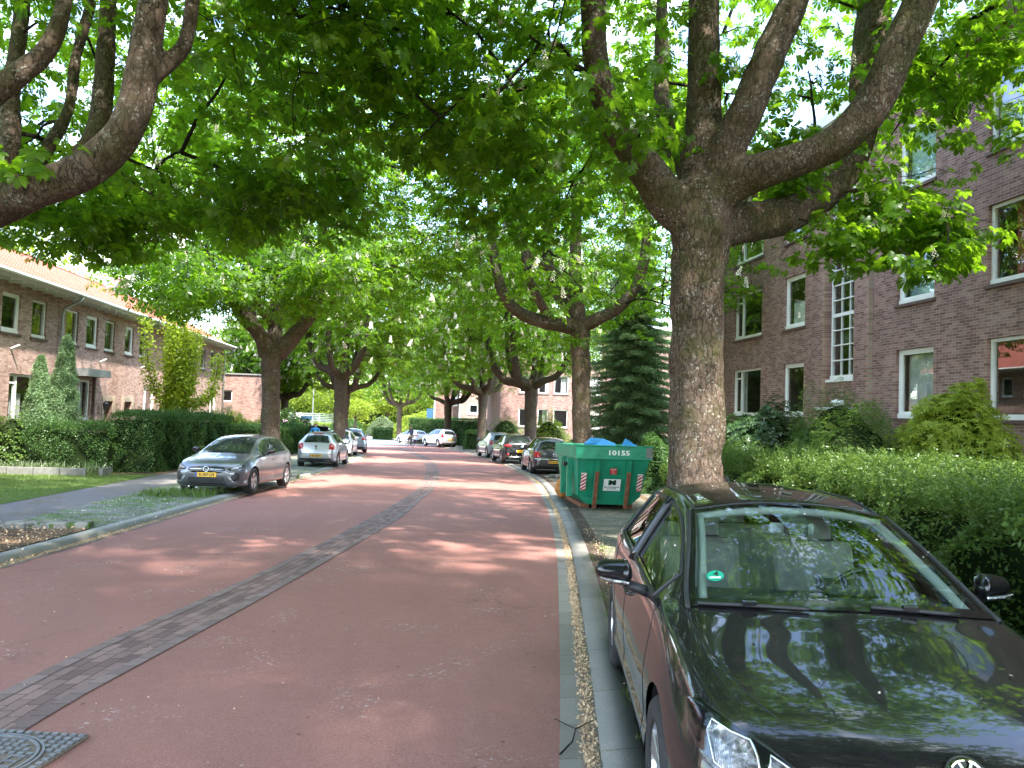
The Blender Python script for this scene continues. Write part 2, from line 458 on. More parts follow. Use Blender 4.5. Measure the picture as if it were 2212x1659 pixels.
    pav('band_pavers', ((.16, .10, .094), (.225, .145, .134), (.31, .20, .18)), (.08, .052, .046), .20, .10, .0045, .5, rot=R(90))
    pav('band_edge', ((.17, .118, .11), (.22, .155, .145), (.27, .195, .182)), (.07, .05, .045), .20, 5.0, .0045, 0, rot=R(90))
    pav('bay_pavers', ((.10, .088, .08), (.15, .13, .118), (.21, .18, .16)), (.055, .05, .04), .20, .10, .008, .5, moss=.35, litter=.55)
    pav('verge_pavers', ((.13, .12, .13), (.19, .175, .18), (.26, .24, .24)), (.06, .055, .045), .20, .10, .008, .5, moss=.60, mosscol=(.055, .10, .02), litter=.4)
    pav('dark_clinker', ((.045, .024, .024), (.075, .042, .04), (.11, .065, .06)), (.03, .02, .015), .10, .21, .006, .5, moss=.25, litter=.1, rot=0)
    pav('gutter_concrete', ((.22, .195, .17), (.27, .245, .215), (.33, .30, .27)), (.14, .12, .10), 5.0, .50, .004, 0, litter=.0)
    pav('kerb_stone', ((.15, .145, .135), (.205, .198, .185), (.26, .25, .235)), (.08, .072, .06), 5.0, 1.0, .005, 0, moss=.12, litter=.12)
    pav('pale_kerb', ((.19, .188, .17), (.25, .246, .222), (.31, .303, .275)), (.09, .085, .07), 5.0, 1.0, .006, 0, moss=.1)
    pav('pale_paving', ((.42, .38, .35), (.50, .46, .42), (.58, .54, .50)), (.3, .27, .25), .30, .30, .004, .5)
    # soil with litter, grass, path
    t = NT('soil'); ob = t.n('ShaderNodeTexCoord').outputs['Object']
    col = t.ramp(t.noise(ob, 14, 6, .7), [(.3, (.055, .034, .022)), (.55, (.115, .075, .05)), (.75, (.19, .135, .09))])
    vv = t.n('ShaderNodeTexVoronoi', Scale=30); t.l(ob, vv.inputs['Vector'])
    lf = t.math('MULTIPLY', t.ramp(vv.outputs['Distance'], [(.30, 1.0), (.42, 0.0)]), t.ramp(t.noise(ob, 2.2, 4), [(.38, 0.0), (.52, 1.0)]))
    col = t.mix(lf, col, t.mix(vv.outputs['Color'], (.33, .19, .10), (.52, .38, .24)))
    t.pbr(col, .9, t.bump(t.noise(ob, 30, 5), .8, .02), spec=.1)
    t = NT('lawn_base'); ob = t.n('ShaderNodeTexCoord').outputs['Object']
    col = t.ramp(t.noise(ob, 25, 5, .7), [(.3, (.05, .085, .016)), (.6, (.10, .155, .03)), (.8, (.16, .20, .055))])
    col = t.mix(t.math('MULTIPLY', t.ramp(t.noise(ob, 1.2, 5, .65), [(.5, 0.0), (.7, 1.0)]), .5), col, (.17, .155, .075))
    t.pbr(col, .9, t.bump(t.noise(ob, 90, 4), .9, .02), spec=.1)
    t = NT('cinder_path'); ob = t.n('ShaderNodeTexCoord').outputs['Object']
    col = t.ramp(t.noise(ob, 160, 4, .7), [(.3, (.10, .095, .10)), (.6, (.19, .18, .185)), (.8, (.29, .275, .275))])
    col = t.mix(t.math('MULTIPLY', t.ramp(t.noise(ob, 2.0, 6, .7), [(.45, 0.0), (.6, 1.0)]), .65), col, (.15, .125, .085)); col = t.mix(t.ramp(t.noise(ob, 9, 6, .75), [(.58, 0.0), (.66, .6)]), col, (.33, .30, .27))
    t.pbr(col, .9, t.bump(t.noise(ob, 120, 4), .6, .006), spec=.1)
road_mats()
mbrick('brick_brown_x', ((.135, .068, .060), (.195, .102, .088), (.25, .138, .118), (.33, .195, .165)), (.44, .38, .34), 'x', dirt=.22)
mbrick('brick_brown_y', ((.135, .068, .060), (.195, .102, .088), (.25, .138, .118), (.33, .195, .165)), (.44, .38, .34), 'y', dirt=.22)
mbrick('brick_pier_x', ((.19, .11, .075), (.26, .155, .105), (.33, .20, .14), (.40, .26, .18)), (.34, .30, .26), 'x', dirt=.12)
mbrick('brick_pink_x', ((.24, .145, .12), (.34, .21, .175), (.42, .275, .23), (.50, .34, .29)), (.36, .31, .27), 'x', dirt=.15)
mbrick('brick_pink_y', ((.19, .11, .09), (.25, .15, .12), (.31, .19, .155), (.37, .24, .20)), (.32, .27, .24), 'y', dirt=.15)
mplain('white_paint', (.72, .72, .69), .45, var=.06, nscale=3)
mplain('white_gutter', (.60, .61, .58), .5, var=.08, nscale=2)
mplain('sill_tile', (.10, .058, .05), .6, var=.3, nscale=25)
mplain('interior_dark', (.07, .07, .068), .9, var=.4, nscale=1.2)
mplain('curtain_white', (.55, .55, .52), .9, var=.2, nscale=3)
mplain('curtain_red', (.35, .05, .06), .9, var=.3, nscale=6)
mplain('curtain_blue', (.30, .42, .42), .9, var=.4, nscale=18)
mplain('zinc', (.36, .38, .40), .4, .6, var=.12, nscale=8)
mplain('black_metal', (.02, .02, .022), .45, .2)
mplain('stone_surround', (.42, .33, .25), .8, var=.12, bump=.004)
mplain('door_wood', (.28, .11, .05), .45, var=.2, nscale=10)
mplain('concrete', (.17, .165, .15), .9, var=.2, nscale=12, bump=.004)
mplain('rubber', (.02, .02, .021), .75, var=.3, nscale=30, bump=.001)
mplain('black_plastic', (.025, .025, .027), .5, var=.15)
mplain('gloss_black', (.008, .008, .009), .08, spec=.6)
mplain('alloy', (.55, .56, .58), .28, .85, var=.08)
mplain('chrome', (.80, .81, .83), .08, 1.0, var=.02)
mplain('red_lens', (.42, .012, .015), .12, spec=.6, coat=.6)
mplain('orange_lens', (.65, .20, .02), .15, coat=.6)
mplain('clear_lens', (.34, .36, .38), .10, .55, var=.35, nscale=28, coat=1.0)
mplain('plate_yellow', (.80, .44, .02), .4, var=.03)
mplain('plate_blue', (.01, .07, .38), .4)
mplain('ink_black', (.012, .012, .012), .5)
mplain('ink_white', (.78, .78, .75), .5, var=.05, nscale=30)
mplain('ink_red', (.50, .03, .03), .45, var=.1)
mplain('ink_green', (.02, .30, .12), .45)
mplain('sticker_green', (.01, .34, .20), .35)
mplain('seat_fabric', (.19, .185, .175), .9, var=.2, nscale=20)
mplain('cabin_grey', (.30, .32, .30), .8, var=.05)
mplain('cabin_black', (.035, .038, .038), .7, var=.1)
mplain('blue_sheet', (.07, .36, .72), .45, var=.15, nscale=4)
mplain('orange_sack', (.50, .20, .05), .7, var=.3, nscale=14)
mplain('roof_gravel', (.2, .19, .18), .9)
mplain('skin', (.50, .30, .22), .55, var=.06)
mplain('hair_brown', (.12, .08, .055), .8, var=.3, nscale=40)
mplain('cloth_navy', (.018, .022, .045), .9, var=.3, nscale=12)
mplain('cloth_khaki', (.22, .17, .12), .9, var=.15, nscale=12)
mplain('cloth_blue', (.05, .30, .62), .85, var=.15, nscale=8)
mplain('blossom', (.80, .72, .62), .8, var=.2, nscale=40)
mplain('blossom_pink', (.62, .33, .52), .8, var=.3, nscale=20)
mplain('petal_tan', (.60, .42, .26), .85, var=.3, nscale=50)
mplain('petal_pale', (.72, .62, .52), .85, var=.2, nscale=50)
mplain('cast_iron', (.20, .205, .22), .45, .35, var=.3, nscale=30)
mplain('iron_grime', (.16, .125, .10), .85, var=.35, nscale=40)
mplain('slate_blue', (.03, .09, .16), .5)
mbark('bark_chestnut', (.118, .084, .063), .75, .75)
mbark('bark_far', (.078, .058, .045), .35, .5)
mbark('bark_twig', (.030, .023, .018), .2, .2)
mleaf('leaf_chestnut', (.028, .068, .006), (.070, .150, .012), (.24, .45, .015), .56, .02)
mleaf('leaf_chestnut_far', (.035, .085, .009), (.090, .185, .018), (.24, .44, .022), .54, .015)
mleaf('leaf_bright', (.12, .19, .015), (.26, .34, .03), (.34, .42, .03), .5, .05)
mleaf('leaf_lime', (.20, .28, .03), (.38, .46, .07), (.40, .50, .05), .45, .03)
mleaf('leaf_hedge', (.028, .070, .020), (.075, .145, .038), (.10, .20, .03), .35, .02, 1.6)
mleaf('leaf_privet', (.038, .080, .018), (.125, .200, .045), (.16, .26, .04), .38, .02, 1.4)
mleaf('leaf_rhodo', (.022, .055, .018), (.060, .115, .035), (.08, .16, .03), .2, .05, 1.6)
mleaf('leaf_conifer', (.10, .17, .09), (.24, .36, .18), (.22, .34, .12), .38, .01, 1.4)
mleaf('leaf_golden', (.15, .23, .02), (.30, .38, .03), (.40, .50, .03), .5, .02)
mleaf('leaf_copper', (.10, .035, .020), (.22, .085, .045), (.40, .13, .06), .4, .06)
mleaf('leaf_pale', (.09, .13, .06), (.19, .25, .13), (.20, .28, .08), .35, .05)
mleaf('grass_blade', (.055, .10, .018), (.13, .20, .04), (.16, .26, .03), .3, .05, 2.0)
mglass('glass_window', (.84, .88, .87), .16)
mglass('glass_car', (.74, .84, .80), .055)
mglass('glass_lamp', (.93, .95, .96), .03)
NT_dark = NT('glass_dark'); NT_dark.pbr((.012, .016, .017), .02, None, 0, .8)
mpaint('paint_black', (.005, .005, .006), 0, .22, .08, (.17, .15, .13))
mpaint('paint_silver', (.155, .16, .18), .75, .32, .12)
mpaint('paint_silver_light', (.58, .60, .63), .6, .32, .06)
mpaint('paint_white', (.72, .73, .74), 0, .3, .04)
mpaint('paint_anthracite', (.035, .036, .042), .3, .28, .08)
mpaint('paint_bluegrey', (.26, .31, .38), .6, .3, .08)
t = NT('skip_green'); ob = t.n('ShaderNodeTexCoord').outputs['Object']
c = t.ramp(t.noise(ob, 3, 5), [(.3, (.006, .21, .11)), (.7, (.010, .27, .145))])
sc_ = t.math('MULTIPLY', t.ramp(t.noise(ob, 16, 6, .75), [(.66, 0.0), (.70, 1.0)]), .85)
c = t.mix(sc_, c, (.20, .075, .035)); gr_m = t.math('MULTIPLY', t.ramp(t.noise(ob, 2.2, 6, .7), [(.5, 0.0), (.75, 1.0)]), .4); c = t.mix(gr_m, c, (.045, .10, .07)); t.pbr(c, .5, t.bump(t.noise(ob, 3.2, 2), .8, .05))
t = NT('rust'); ob = t.n('ShaderNodeTexCoord').outputs['Object']
c = t.ramp(t.noise(ob, 14, 6, .7), [(.35, (.12, .045, .022)), (.55, (.26, .09, .04)), (.72, (.02, .16, .09))]); t.pbr(c, .8)
t = NT('roof_tiles'); tcn = t.n('ShaderNodeTexCoord'); ob = tcn.outputs['Object']
br = t.n('ShaderNodeTexBrick', Scale=1, Mortar__Size=.026, Brick__Width=.21, Row__Height=.33, Mortar__Smooth=.4); br.offset = 0
t.l(tcn.outputs['UV'], br.inputs['Vector'])
br.inputs['Color1'].default_value = (.34, .10, .066, 1); br.inputs['Color2'].default_value = (.46, .155, .11, 1); br.inputs['Mortar'].default_value = (.10, .03, .018, 1)  # dark grid: shadow between the tiles, put into the colour
c = t.mix(t.math('MULTIPLY', t.noise(ob, 1.3, 5), .45), br.outputs['Color'], (.30, .10, .07)); t.pbr(c, .8, spec=.12)

t = NT('clear_lens'); ob = t.n('ShaderNodeTexCoord').outputs['Object']
wvt = t.n('ShaderNodeTexWave', Scale=55, Distortion=1.5, _bands_direction='Y'); t.l(ob, wvt.inputs['Vector'])
cells = t.n('ShaderNodeTexVoronoi', Scale=34); t.l(ob, cells.inputs['Vector'])
h_ = t.math('ADD', t.math('MULTIPLY', wvt.outputs['Fac'], .6), cells.outputs['Distance'])
c = t.ramp(t.noise(ob, 30, 3), [(.35, .10), (.5, .42), (.65, .85)]); t.pbr(c, .09, t.bump(h_, .9, .012), metal=.9, coat=.6)
# ------------------------------------------------------------------ road and ground curves (x as function of y)
RIGHT = [(-60, -13), (-20, -3.6), (-5, -.85), (0, .05), (4.2, .86), (6.5, 1.29), (11.3, 2.14), (16, 2.86), (20, 3.38), (27.5, 4.18), (37, 4.48), (44, 4.35), (51.5, 4.01), (60, 3.3), (69, 2.44), (80, .9), (90, -1.13), (105, -5), (130, -13)]
LEFT = [(-60, -18), (-20, -8.2), (-5, -6.1), (4, -5.25), (9.9, -4.9), (12.1, -4.72), (15.8, -4.46), (18.7, -4.26), (24, -3.86), (30, -3.45), (37.8, -3.05), (45, -2.95), (47, -3.1), (49, -3.6), (53, -4.1), (59.5, -4.6), (68, -6.2), (76, -9), (90, -15), (130, -30)]
BAND_L = [(-60, -16), (-20, -6.3), (0, -3.35), (5.53, -2.68), (6.99, -2.43), (9.39, -1.92), (12.5, -1.36), (16, -.80), (19.5, -.33), (23.2, .07), (29.8, .37), (37.3, .42), (46.6, .06), (59.3, -.95), (67.5, -1.98)]
BAND_R = [(-60, -15.4), (-20, -5.7), (0, -2.8), (4.86, -2.22), (6.32, -1.96), (8.66, -1.5), (13.4, -.66), (16.2, -.22), (19.6, .16), (23.4, .57), (30, .90), (36.3, .98), (45, .76), (54.7, .06), (63.9, -1.05), (67.5, -1.5)]
def curve(pts):
    P = np.array([(p[0], p[1]) for p in pts], float)
    C = catmull(P, 10)
    def f(y): return np.interp(y, C[:, 0], C[:, 1])
    return f
fR, fL, fBL, fBR = curve(RIGHT), curve(LEFT), curve(BAND_L), curve(BAND_R)
GZ = np.vectorize(gz)

def ribbon(name, fl, fr, y0, y1, off, mat, step=.5, ncol=2, kind='structure', side=0.0, label=None, cat=None, parent=None, offr=None):
    ys = np.arange(y0, y1+step*.5, step)
    xl, xr = fl(ys), fr(ys)
    mid = (xl+xr)/2; L = np.concatenate([[0], np.cumsum(np.hypot(np.diff(mid), np.diff(ys)))])
    V = []; UV = []
    offr = off if offr is None else offr
    for k in range(ncol+1):
        t = k/ncol
        V.append(np.stack([xl*(1-t)+xr*t, ys, GZ(ys)+off*(1-t)+offr*t], 1)); UV.append(np.stack([(xr-xl)*t, L], 1))
    V = np.stack(V, 1).reshape(-1, 3); UV = np.stack(UV, 1).reshape(-1, 2); w = ncol+1
    F = [(i*w+k, i*w+k+1, (i+1)*w+k+1, (i+1)*w+k) for i in range(len(ys)-1) for k in range(ncol)]
    F = np.array(F)
    if side:   # vertical skirts on both long edges
        n0 = len(V)
        A = V.reshape(-1, w, 3)[:, 0].copy(); B = V.reshape(-1, w, 3)[:, -1].copy(); A[:, 2] -= side; B[:, 2] -= side
        V = np.vstack([V, A, B]); m = len(ys)
        UV = np.vstack([UV, UV.reshape(-1, w, 2)[:, 0], UV.reshape(-1, w, 2)[:, -1]])
        F2 = [(n0+i, i*w, (i+1)*w, n0+i+1) for i in range(m-1)] + [((i)*w+w-1, n0+m+i, n0+m+i+1, (i+1)*w+w-1) for i in range(m-1)]
        F2 += [(n0, n0+m, w-1, 0), (n0+2*m-1, n0+m-1, (m-1)*w, (m-1)*w+w-1)]
        F = np.vstack([F, np.array(F2)])
    o = np_obj(name, V, F, mat, parent, uv=UV)
    return tag(o, label, cat, kind=kind)
def sh(f, d): return lambda y: f(y)+d
def cst(c): return lambda y: np.zeros_like(np.asarray(y, float))+c

# one sheet to the horizon
ys = np.array([-600, -200, -40, -10, 0, 10, 20, 30, 40, 50, 60, 70, 80, 90, 100, 130, 200, 400, 900, 2000.])
xs = np.array([-2000, -600, -200, -80, -40, -20, -10, 0, 10, 20, 40, 80, 200, 600, 2000.])
gx, gy = np.meshgrid(xs, ys); V = np.stack([gx.ravel(), gy.ravel(), GZ(gy.ravel())-.03], 1); w = len(xs)
F = np.array([(i*w+k, i*w+k+1, (i+1)*w+k+1, (i+1)*w+k) for i in range(len(ys)-1) for k in range(w-1)])
tag(np_obj('ground', V, F, 'lawn_base'), kind='structure')

ribbon('road', fL, fR, -40, 100, 0.0, 'red_asphalt', ncol=8)
ribbon('centre_band', fBL, fBR, -30, 67.5, .004, 'band_pavers', ncol=2)
ribbon('centre_band_edge', sh(fBL, -.001), sh(fBL, .105), -30, 67.5, .008, 'band_edge', ncol=1)
ribbon('centre_band_edge', sh(fBR, -.105), sh(fBR, .001), -30, 67.5, .008, 'band_edge', ncol=1)
# right gutter, kerb, dark clinker row, bays, footpath
ribbon('gutter', sh(fR, -.02), sh(fR, .24), -30, 96, .006, 'gutter_concrete', ncol=1)
ribbon('kerb', sh(fR, .22), sh(fR, .46), -30, 96, .045, 'kerb_stone', ncol=1, side=.08, offr=.062)
ribbon('clinker_row', sh(fR, .46), sh(fR, .70), -30, 90, .054, 'dark_clinker', ncol=1)
ribbon('parking_bay', sh(fR, .70), sh(fR, 2.75), -30, 90, .050, 'bay_pavers', ncol=3)
ribbon('footpath', sh(fR, 2.95), sh(fR, 4.3), -30, 60, .056, 'bay_pavers', ncol=2)
ribbon('verge_soil', sh(fR, 2.70), sh(fR, 3.0), -30, 90, .046, 'soil', ncol=1)
ribbon('garden_soil', sh(fR, 4.3), sh(fR, 8.6), -30, 60, .03, 'soil', ncol=3)
# left gutter, kerb, verge, path, lawn
ribbon('gutter', sh(fL, -.13), sh(fL, .02), -30, 60, .006, 'gutter_concrete', ncol=1)
ribbon('kerb', sh(fL, -.36), sh(fL, -.13), -30, 60, .085, 'pale_kerb', ncol=1, side=.12, offr=.07)
ribbon('parking_bay', cst(-6.6), sh(fL, -.40), 12.95, 47, .072, 'verge_pavers', ncol=4)
ribbon('path', cst(-8.1), cst(-6.6), -10, 60, .068, 'cinder_path', ncol=3)
ribbon('lawn', cst(-22), cst(-8.1), 8, 25.6, .075, 'lawn_base', ncol=8)
ribbon('garden_soil', cst(-13.2), cst(-8.1), 25.6, 56, .072, 'soil', ncol=4)
# far crossing, paved pale
V = [(-40, 76, gz(76)+.010), (-3, 74.5, gz(74.5)+.010), (1.2, 78.5, gz(78.5)+.010), (-3.0, 92, gz(92)+.010), (-1.0, 100, gz(100)+.010), (4, 118, gz(118)+.010), (-46, 118, gz(118)+.010)]
bmx = bmesh.new(); f_ = bmx.faces.new([bmx.verts.new(v) for v in V])
me_ = bpy.data.meshes.new('crossing'); bmesh.ops.triangulate(bmx, faces=[f_]); bmx.to_mesh(me_); bmx.free(); me_.materials.append(MATS['pale_paving'])
tag(link(bpy.data.objects.new('crossing', me_)), kind='structure')
mb = MB()
for i in range(16):
    x0 = -9.2 + i*.62; y0 = 79.5 - i*.12; z = gz(y0)+.016
    mb.add([(x0, y0, z), (x0+.42, y0, z), (x0+.9, y0+2.6, gz(y0+2.6)+.016), (x0+.48, y0+2.6, gz(y0+2.6)+.016)], [(0, 1, 2, 3)])
tag(mb.build('road_marking', 'ink_white'), kind='structure')

def kerb_stop(name, x, y, L, rz, label):
    m = MB(); h = .11
    pr = [(-.13, 0), (.13, 0), (.13, h*.8), (.09, h), (-.09, h), (-.13, h*.8)]
    m.prism([(p[0], p[1]) for p in pr], 'x', -L/2, L/2)
    o = m.build(name, 'pale_kerb', bevel=.012)
    o.location = (x, y, gz(y)+.06); o.rotation_euler = (0, 0, rz)
    return tag(o, label, 'kerb stone', group='low concrete kerb stones across the bays')
kerb_stop('concrete_stop', -5.75, 13.05, 1.25, R(4), 'low concrete kerb stone between petal litter and mossy pavers on the left verge')
kerb_stop('concrete_stop', -4.45, 25.9, 1.3, R(4), 'low concrete kerb stone lying behind the silver hatchback on the left')
kerb_stop('concrete_stop', -4.2, 38.6, 1.2, R(4), 'low concrete kerb stone in front of the white hatchback beside the left tree')
kerb_stop('concrete_stop', 5.7, 29.3, 1.2, R(10), 'low concrete kerb stone between the green skip and the dark hatchback')
kerb_stop('concrete_stop', 3.3, 8.6, 1.2, R(10), 'low concrete kerb stone behind the black car near the big right trunk')
# soil tree pit, left foreground
V = [(-9, -5), (-5.3, -5)] + [(float(fL(y))-.41, y) for y in (-2, 1, 4, 7, 10, 12.6)] + [(-5.1, 12.9), (-6.55, 12.6), (-7.4, 11.0), (-9, 10)]
bmx = bmesh.new(); f_ = bmx.faces.new([bmx.verts.new((a, b, gz(b)+.085)) for a, b in V]); bmesh.ops.triangulate(bmx, faces=[f_])
me_ = bpy.data.meshes.new('tree_pit'); bmx.to_mesh(me_); bmx.free(); me_.materials.append(MATS['soil'])
tag(link(bpy.data.objects.new('tree_pit', me_)), kind='structure')

# ------------------------------------------------------------------ manhole cover, bottom left
mh = empty('manhole_cover', (-2.27, 4.43, gz(4.43)+.012)); mh.rotation_euler = (-.021, 0, R(-10)); mh.scale = (.92, .92, 1)
tag(mh, 'square cast iron manhole frame with round checkered lid in the red road', 'manhole cover')
m = MB(); m.box((0, 0, 0), (.86, .86, .014)); m.build('frame_plate', 'iron_grime', mh)
m = MB()
for i in range(15):
    for j in range(15):
        x = -.40+i*.0572; y = -.40+j*.0572
        r = math.hypot(x, y)
        if r > .365 and (i+j) % 1 == 0: m.box((x, y, .010), (.036, .030, .012))
m.lathe([(.345, .006), (.345, .017), (.36, .017), (.36, .006)], (0, 0, 0), (0, 0, 1), 48)
m.build('frame_studs', 'cast_iron', mh)
m = MB(); m.cyl((0, 0, .006), (0, 0, .011), .335, n=48); lid = m.build('lid', 'iron_grime', mh)
m = MB()
for i in range(13):
    for j in range(13):
        x = -.32+i*.0533; y = -.32+j*.0533; r = math.hypot(x, y)
        if r < .29 and not (abs(y) < .10 and abs(x) < .16) and not (x > .17 and abs(y) < .09): m.box((x, y, .013), (.034, .028, .009))
m.lathe([(.315, .008), (.315, .018), (.332, .018), (.332, .008)], (0, 0, 0), (0, 0, 1), 48)
for x in (.19, .265):
    m.box((x, 0, .014), (.010, .14, .010))
for y in (-.07, 0, .07): m.box((.2275, y, .014), (.085, .010, .010))
m.build('lid_studs', 'cast_iron', lid)

# ------------------------------------------------------------------ storm drain in the left kerb
m = MB(); m.box((0, 0, 0), (.26, .42, .02)); [m.box((0, -.16+.08*i, .014), (.2, .02, .012)) for i in range(5)]
o = m.build('drain_grate', 'iron_grime'); o.location = (float(fL(33.0))-.26, 33.0, gz(33)+.085); o.rotation_euler = (0, 0, R(-6))
tag(o, 'dark iron drain inlet set in the pale kerb beside the silver hatchback', 'drain')
# ------------------------------------------------------------------ buildings
class Face:
    """a facade plane: u along the wall, v up (world z), w outward"""
    def __init__(s, o, udir, out):
        s.o = Vector(o); s.u = Vector(udir); s.w = Vector(out)
    def P(s, u, v, w=0.0):
        return s.o + s.u*u + Vector((0, 0, v)) + s.w*w
    def box(s, mb, u0, u1, v0, v1, w0, w1):
        vs_ = [s.P(u, v, w) for u in (u0, u1) for v in (v0, v1) for w in (w0, w1)]
        mb.add(vs_, [(0, 1, 3, 2), (4, 6, 7, 5), (0, 4, 5, 1), (2, 3, 7, 6), (0, 2, 6, 4), (1, 5, 7, 3)])

def wall(F, name, u0, u1, v0, v1, holes, mat, parent, depth=.14, thick=.28):
    us = sorted({u0, u1, *[h[0] for h in holes], *[h[1] for h in holes]}); vs_ = sorted({v0, v1, *[h[2] for h in holes], *[h[3] for h in holes]})
    mb = MB()
    for a, b in zip(us[:-1], us[1:]):
        for c, d in zip(vs_[:-1], vs_[1:]):
            uc, vc = (a+b)/2, (c+d)/2
            if any(h[0] < uc < h[1] and h[2] < vc < h[3] for h in holes): continue
            mb.add([F.P(a, c), F.P(b, c), F.P(b, d), F.P(a, d)], [(0, 1, 2, 3)])
    for h in holes:
        a, b, c, d = h[:4]
        for p, q in (((a, c), (b, c)), ((b, c), (b, d)), ((b, d), (a, d)), ((a, d), (a, c))):
            mb.add([F.P(*p, 0), F.P(*q, 0), F.P(*q, -thick), F.P(*p, -thick)], [(0, 1, 2, 3)])
    o = np_obj(name, mb.v, mb.f, mat, parent)
    bm = bmesh.new(); bm.from_mesh(o.data); bmesh.ops.remove_doubles(bm, verts=bm.verts, dist=1e-4); bmesh.ops.recalc_face_normals(bm, faces=bm.faces); bm.to_mesh(o.data); bm.free()
    return o

def window(F, parent, u0, u1, v0, v1, style='plain', curtain=None, recess=.10, fw_=.075, sillmat='sill_tile', tilt=0.0, sill=True, pane='glass_window'):
    m = MB(); w0, w1 = -recess-.06, -recess+.02
    B = lambda a, b, c, d, e=w0, f=w1: F.box(m, a, b, c, d, e, f)
    e_ = .004
    a, b, c, d = u0+e_, u1-e_, v0+e_, v1-e_
    B(a, b, c, c+fw_*1.5, w0, w1+.03); B(a, b, d-fw_, d); B(a, a+fw_, c+fw_*1.5, d-fw_); B(b-fw_, b, c+fw_*1.5, d-fw_)
    gu0, gu1, gv0, gv1 = a+fw_, b-fw_, c+fw_*1.5, d-fw_
    panes = [(gu0, gu1, gv0, gv1)]
    if style == 'casement':      # inner sash all round
        s_ = .055
        B(gu0, gu1, gv0, gv0+s_, w0+.01, w1-.015); B(gu0, gu1, gv1-s_, gv1, w0+.01, w1-.015)
        B(gu0, gu0+s_, gv0+s_, gv1-s_, w0+.01, w1-.015); B(gu1-s_, gu1, gv0+s_, gv1-s_, w0+.01, w1-.015)
        panes = [(gu0+s_, gu1-s_, gv0+s_, gv1-s_)]
    if style == 'sidelight':     # narrow opening light at the high-u side, with top vent
        mu = gu1-(gu1-gu0)*.24
        B(mu-.035, mu+.035, gv0, gv1); tv = gv1-(gv1-gv0)*.16
        B(mu+.035, gu1, tv-.03, tv+.03)
        B(mu+.035, mu+.075, gv0, tv-.03, w0+.01, w1-.015); B(gu1-.04, gu1, gv0, tv-.03, w0+.01, w1-.015)
        B(mu+.075, gu1-.04, gv0, gv0+.05, w0+.01, w1-.015)
        panes = [(gu0, mu-.035, gv0, gv1), (mu+.035, gu1, gv0, gv1)]
    if style == 'grid':
        nu, nv = 3, 14
        for i in range(1, nu):
            x = gu0+(gu1-gu0)*i/nu; B(x-.016, x+.016, gv0, gv1, w0+.01, w1-.01)
        for j in range(1, nv):
            y = gv0+(gv1-gv0)*j/nv; t_ = .016 if j % 4 else .05
            B(gu0, gu1, y-t_, y+t_, w0+.012, w1-.005)
    if style == 'lefttop':       # house window: sash at the low-u side with a fanlight
        mu = gu0+(gu1-gu0)*.30; tv = gv1-.22
        B(mu-.04, mu+.04, gv0, gv1); B(gu0, mu-.04, tv-.03, tv+.03); B(gu0, gu0+.05, gv0, tv-.03, w0+.01, w1-.015); B(mu-.09, mu-.04, gv0, tv-.03, w0+.01, w1-.015)
    f = m.build('window', 'white_paint', parent)
    m = MB()
    for (p, q, r, s) in panes:
        if tilt:
            pts = [F.P(p, r, -recess-.03), F.P(q, r, -recess-.03), F.P(q, s, -recess-.03-tilt), F.P(p, s, -recess-.03-tilt)]
            m.add(pts, [(0, 1, 2, 3)])
        else: m.add([F.P(p, r, -recess-.03), F.P(q, r, -recess-.03), F.P(q, s, -recess-.03), F.P(p, s, -recess-.03)], [(0, 1, 2, 3)])
    np_obj('pane', m.v, m.f, pane, f)
    if sill:
        m = MB(); F.box(m, u0-.06, u1+.06, v0-.075, v0-.002, -recess+.02, .055); m.build('sill', sillmat, f)
    if curtain:
        cm, ca, cb, ct, cbm = curtain   # material, start fraction, end fraction, bottom fraction, top fraction
        n = 36; vs_ = []
        for i in range(n+1):
            u = u0+(u1-u0)*(ca+(cb-ca)*i/n)
            w = -recess-.20+.025*math.sin(i*1.9)+.012*math.sin(i*.7)
            vs_ += [F.P(u, v0+(v1-v0)*ct, w), F.P(u, v0+(v1-v0)*cbm, w)]
        np_obj('curtain', vs_, [(2*i, 2*i+2, 2*i+3, 2*i+1) for i in range(n)], cm, f, smooth=True)
    return f

# ---- right apartment block --------------------------------------------------
apt = empty('apartment_block', (12, 17, 0)); AP = apt.location.copy()
tag(apt, 'brown brick three storey apartment block with white framed windows on the right', 'building')
def localize(root):
    """children are modelled in world space: shift them so that the root's location takes effect"""
    inv = Matrix.Translation(-root.location) if root.rotation_euler.z == 0 else root.matrix_basis.inverted()
    for ch in COL.objects:
        if ch.parent == root and not ch.get('_loc'):
            ch.matrix_parent_inverse = inv; ch['_loc'] = 1
FR = Face((12, 0, 0), (0, 1, 0), (-1, 0, 0))
rows = [(2.05, 3.78), (4.92, 6.65), (7.80, 9.52)]
cols_ = [('a', 25.87, 28.28), ('b', 22.81, 24.19), ('c', 16.69, 18.11), ('d', 12.15, 14.97), ('b', 9.3, 10.7), ('a', 5.2, 7.7), ('b', 1.5, 2.9), ('a', -3.5, -1)]
holes = []
for k, a, b in cols_:
    for r0, r1 in rows: holes.append((a, b, r0, r1))
holes.append((19.89, 21.36, 3.15, 9.55))
holes.append((5.0-9, 5.2-9, 3, 3.2))
fac_r = wall(FR, 'facade', -8, 29.4, -1.0, 10.45, holes, 'brick_brown_x', apt)
m = MB(); m.add([(12.002, 29.4, -1), (22, 29.4, -1), (22, 29.4, 10.45), (12.002, 29.4, 10.45)], [(0, 1, 2, 3)]); m.build('side_wall', 'brick_brown_y', apt)
m = MB(); m.add([(12.002, -8, -1), (22, -8, -1), (22, -8, 10.45), (12.002, -8, 10.45)], [(0, 1, 2, 3)])
m.build('side_wall', 'brick_brown_y', apt)
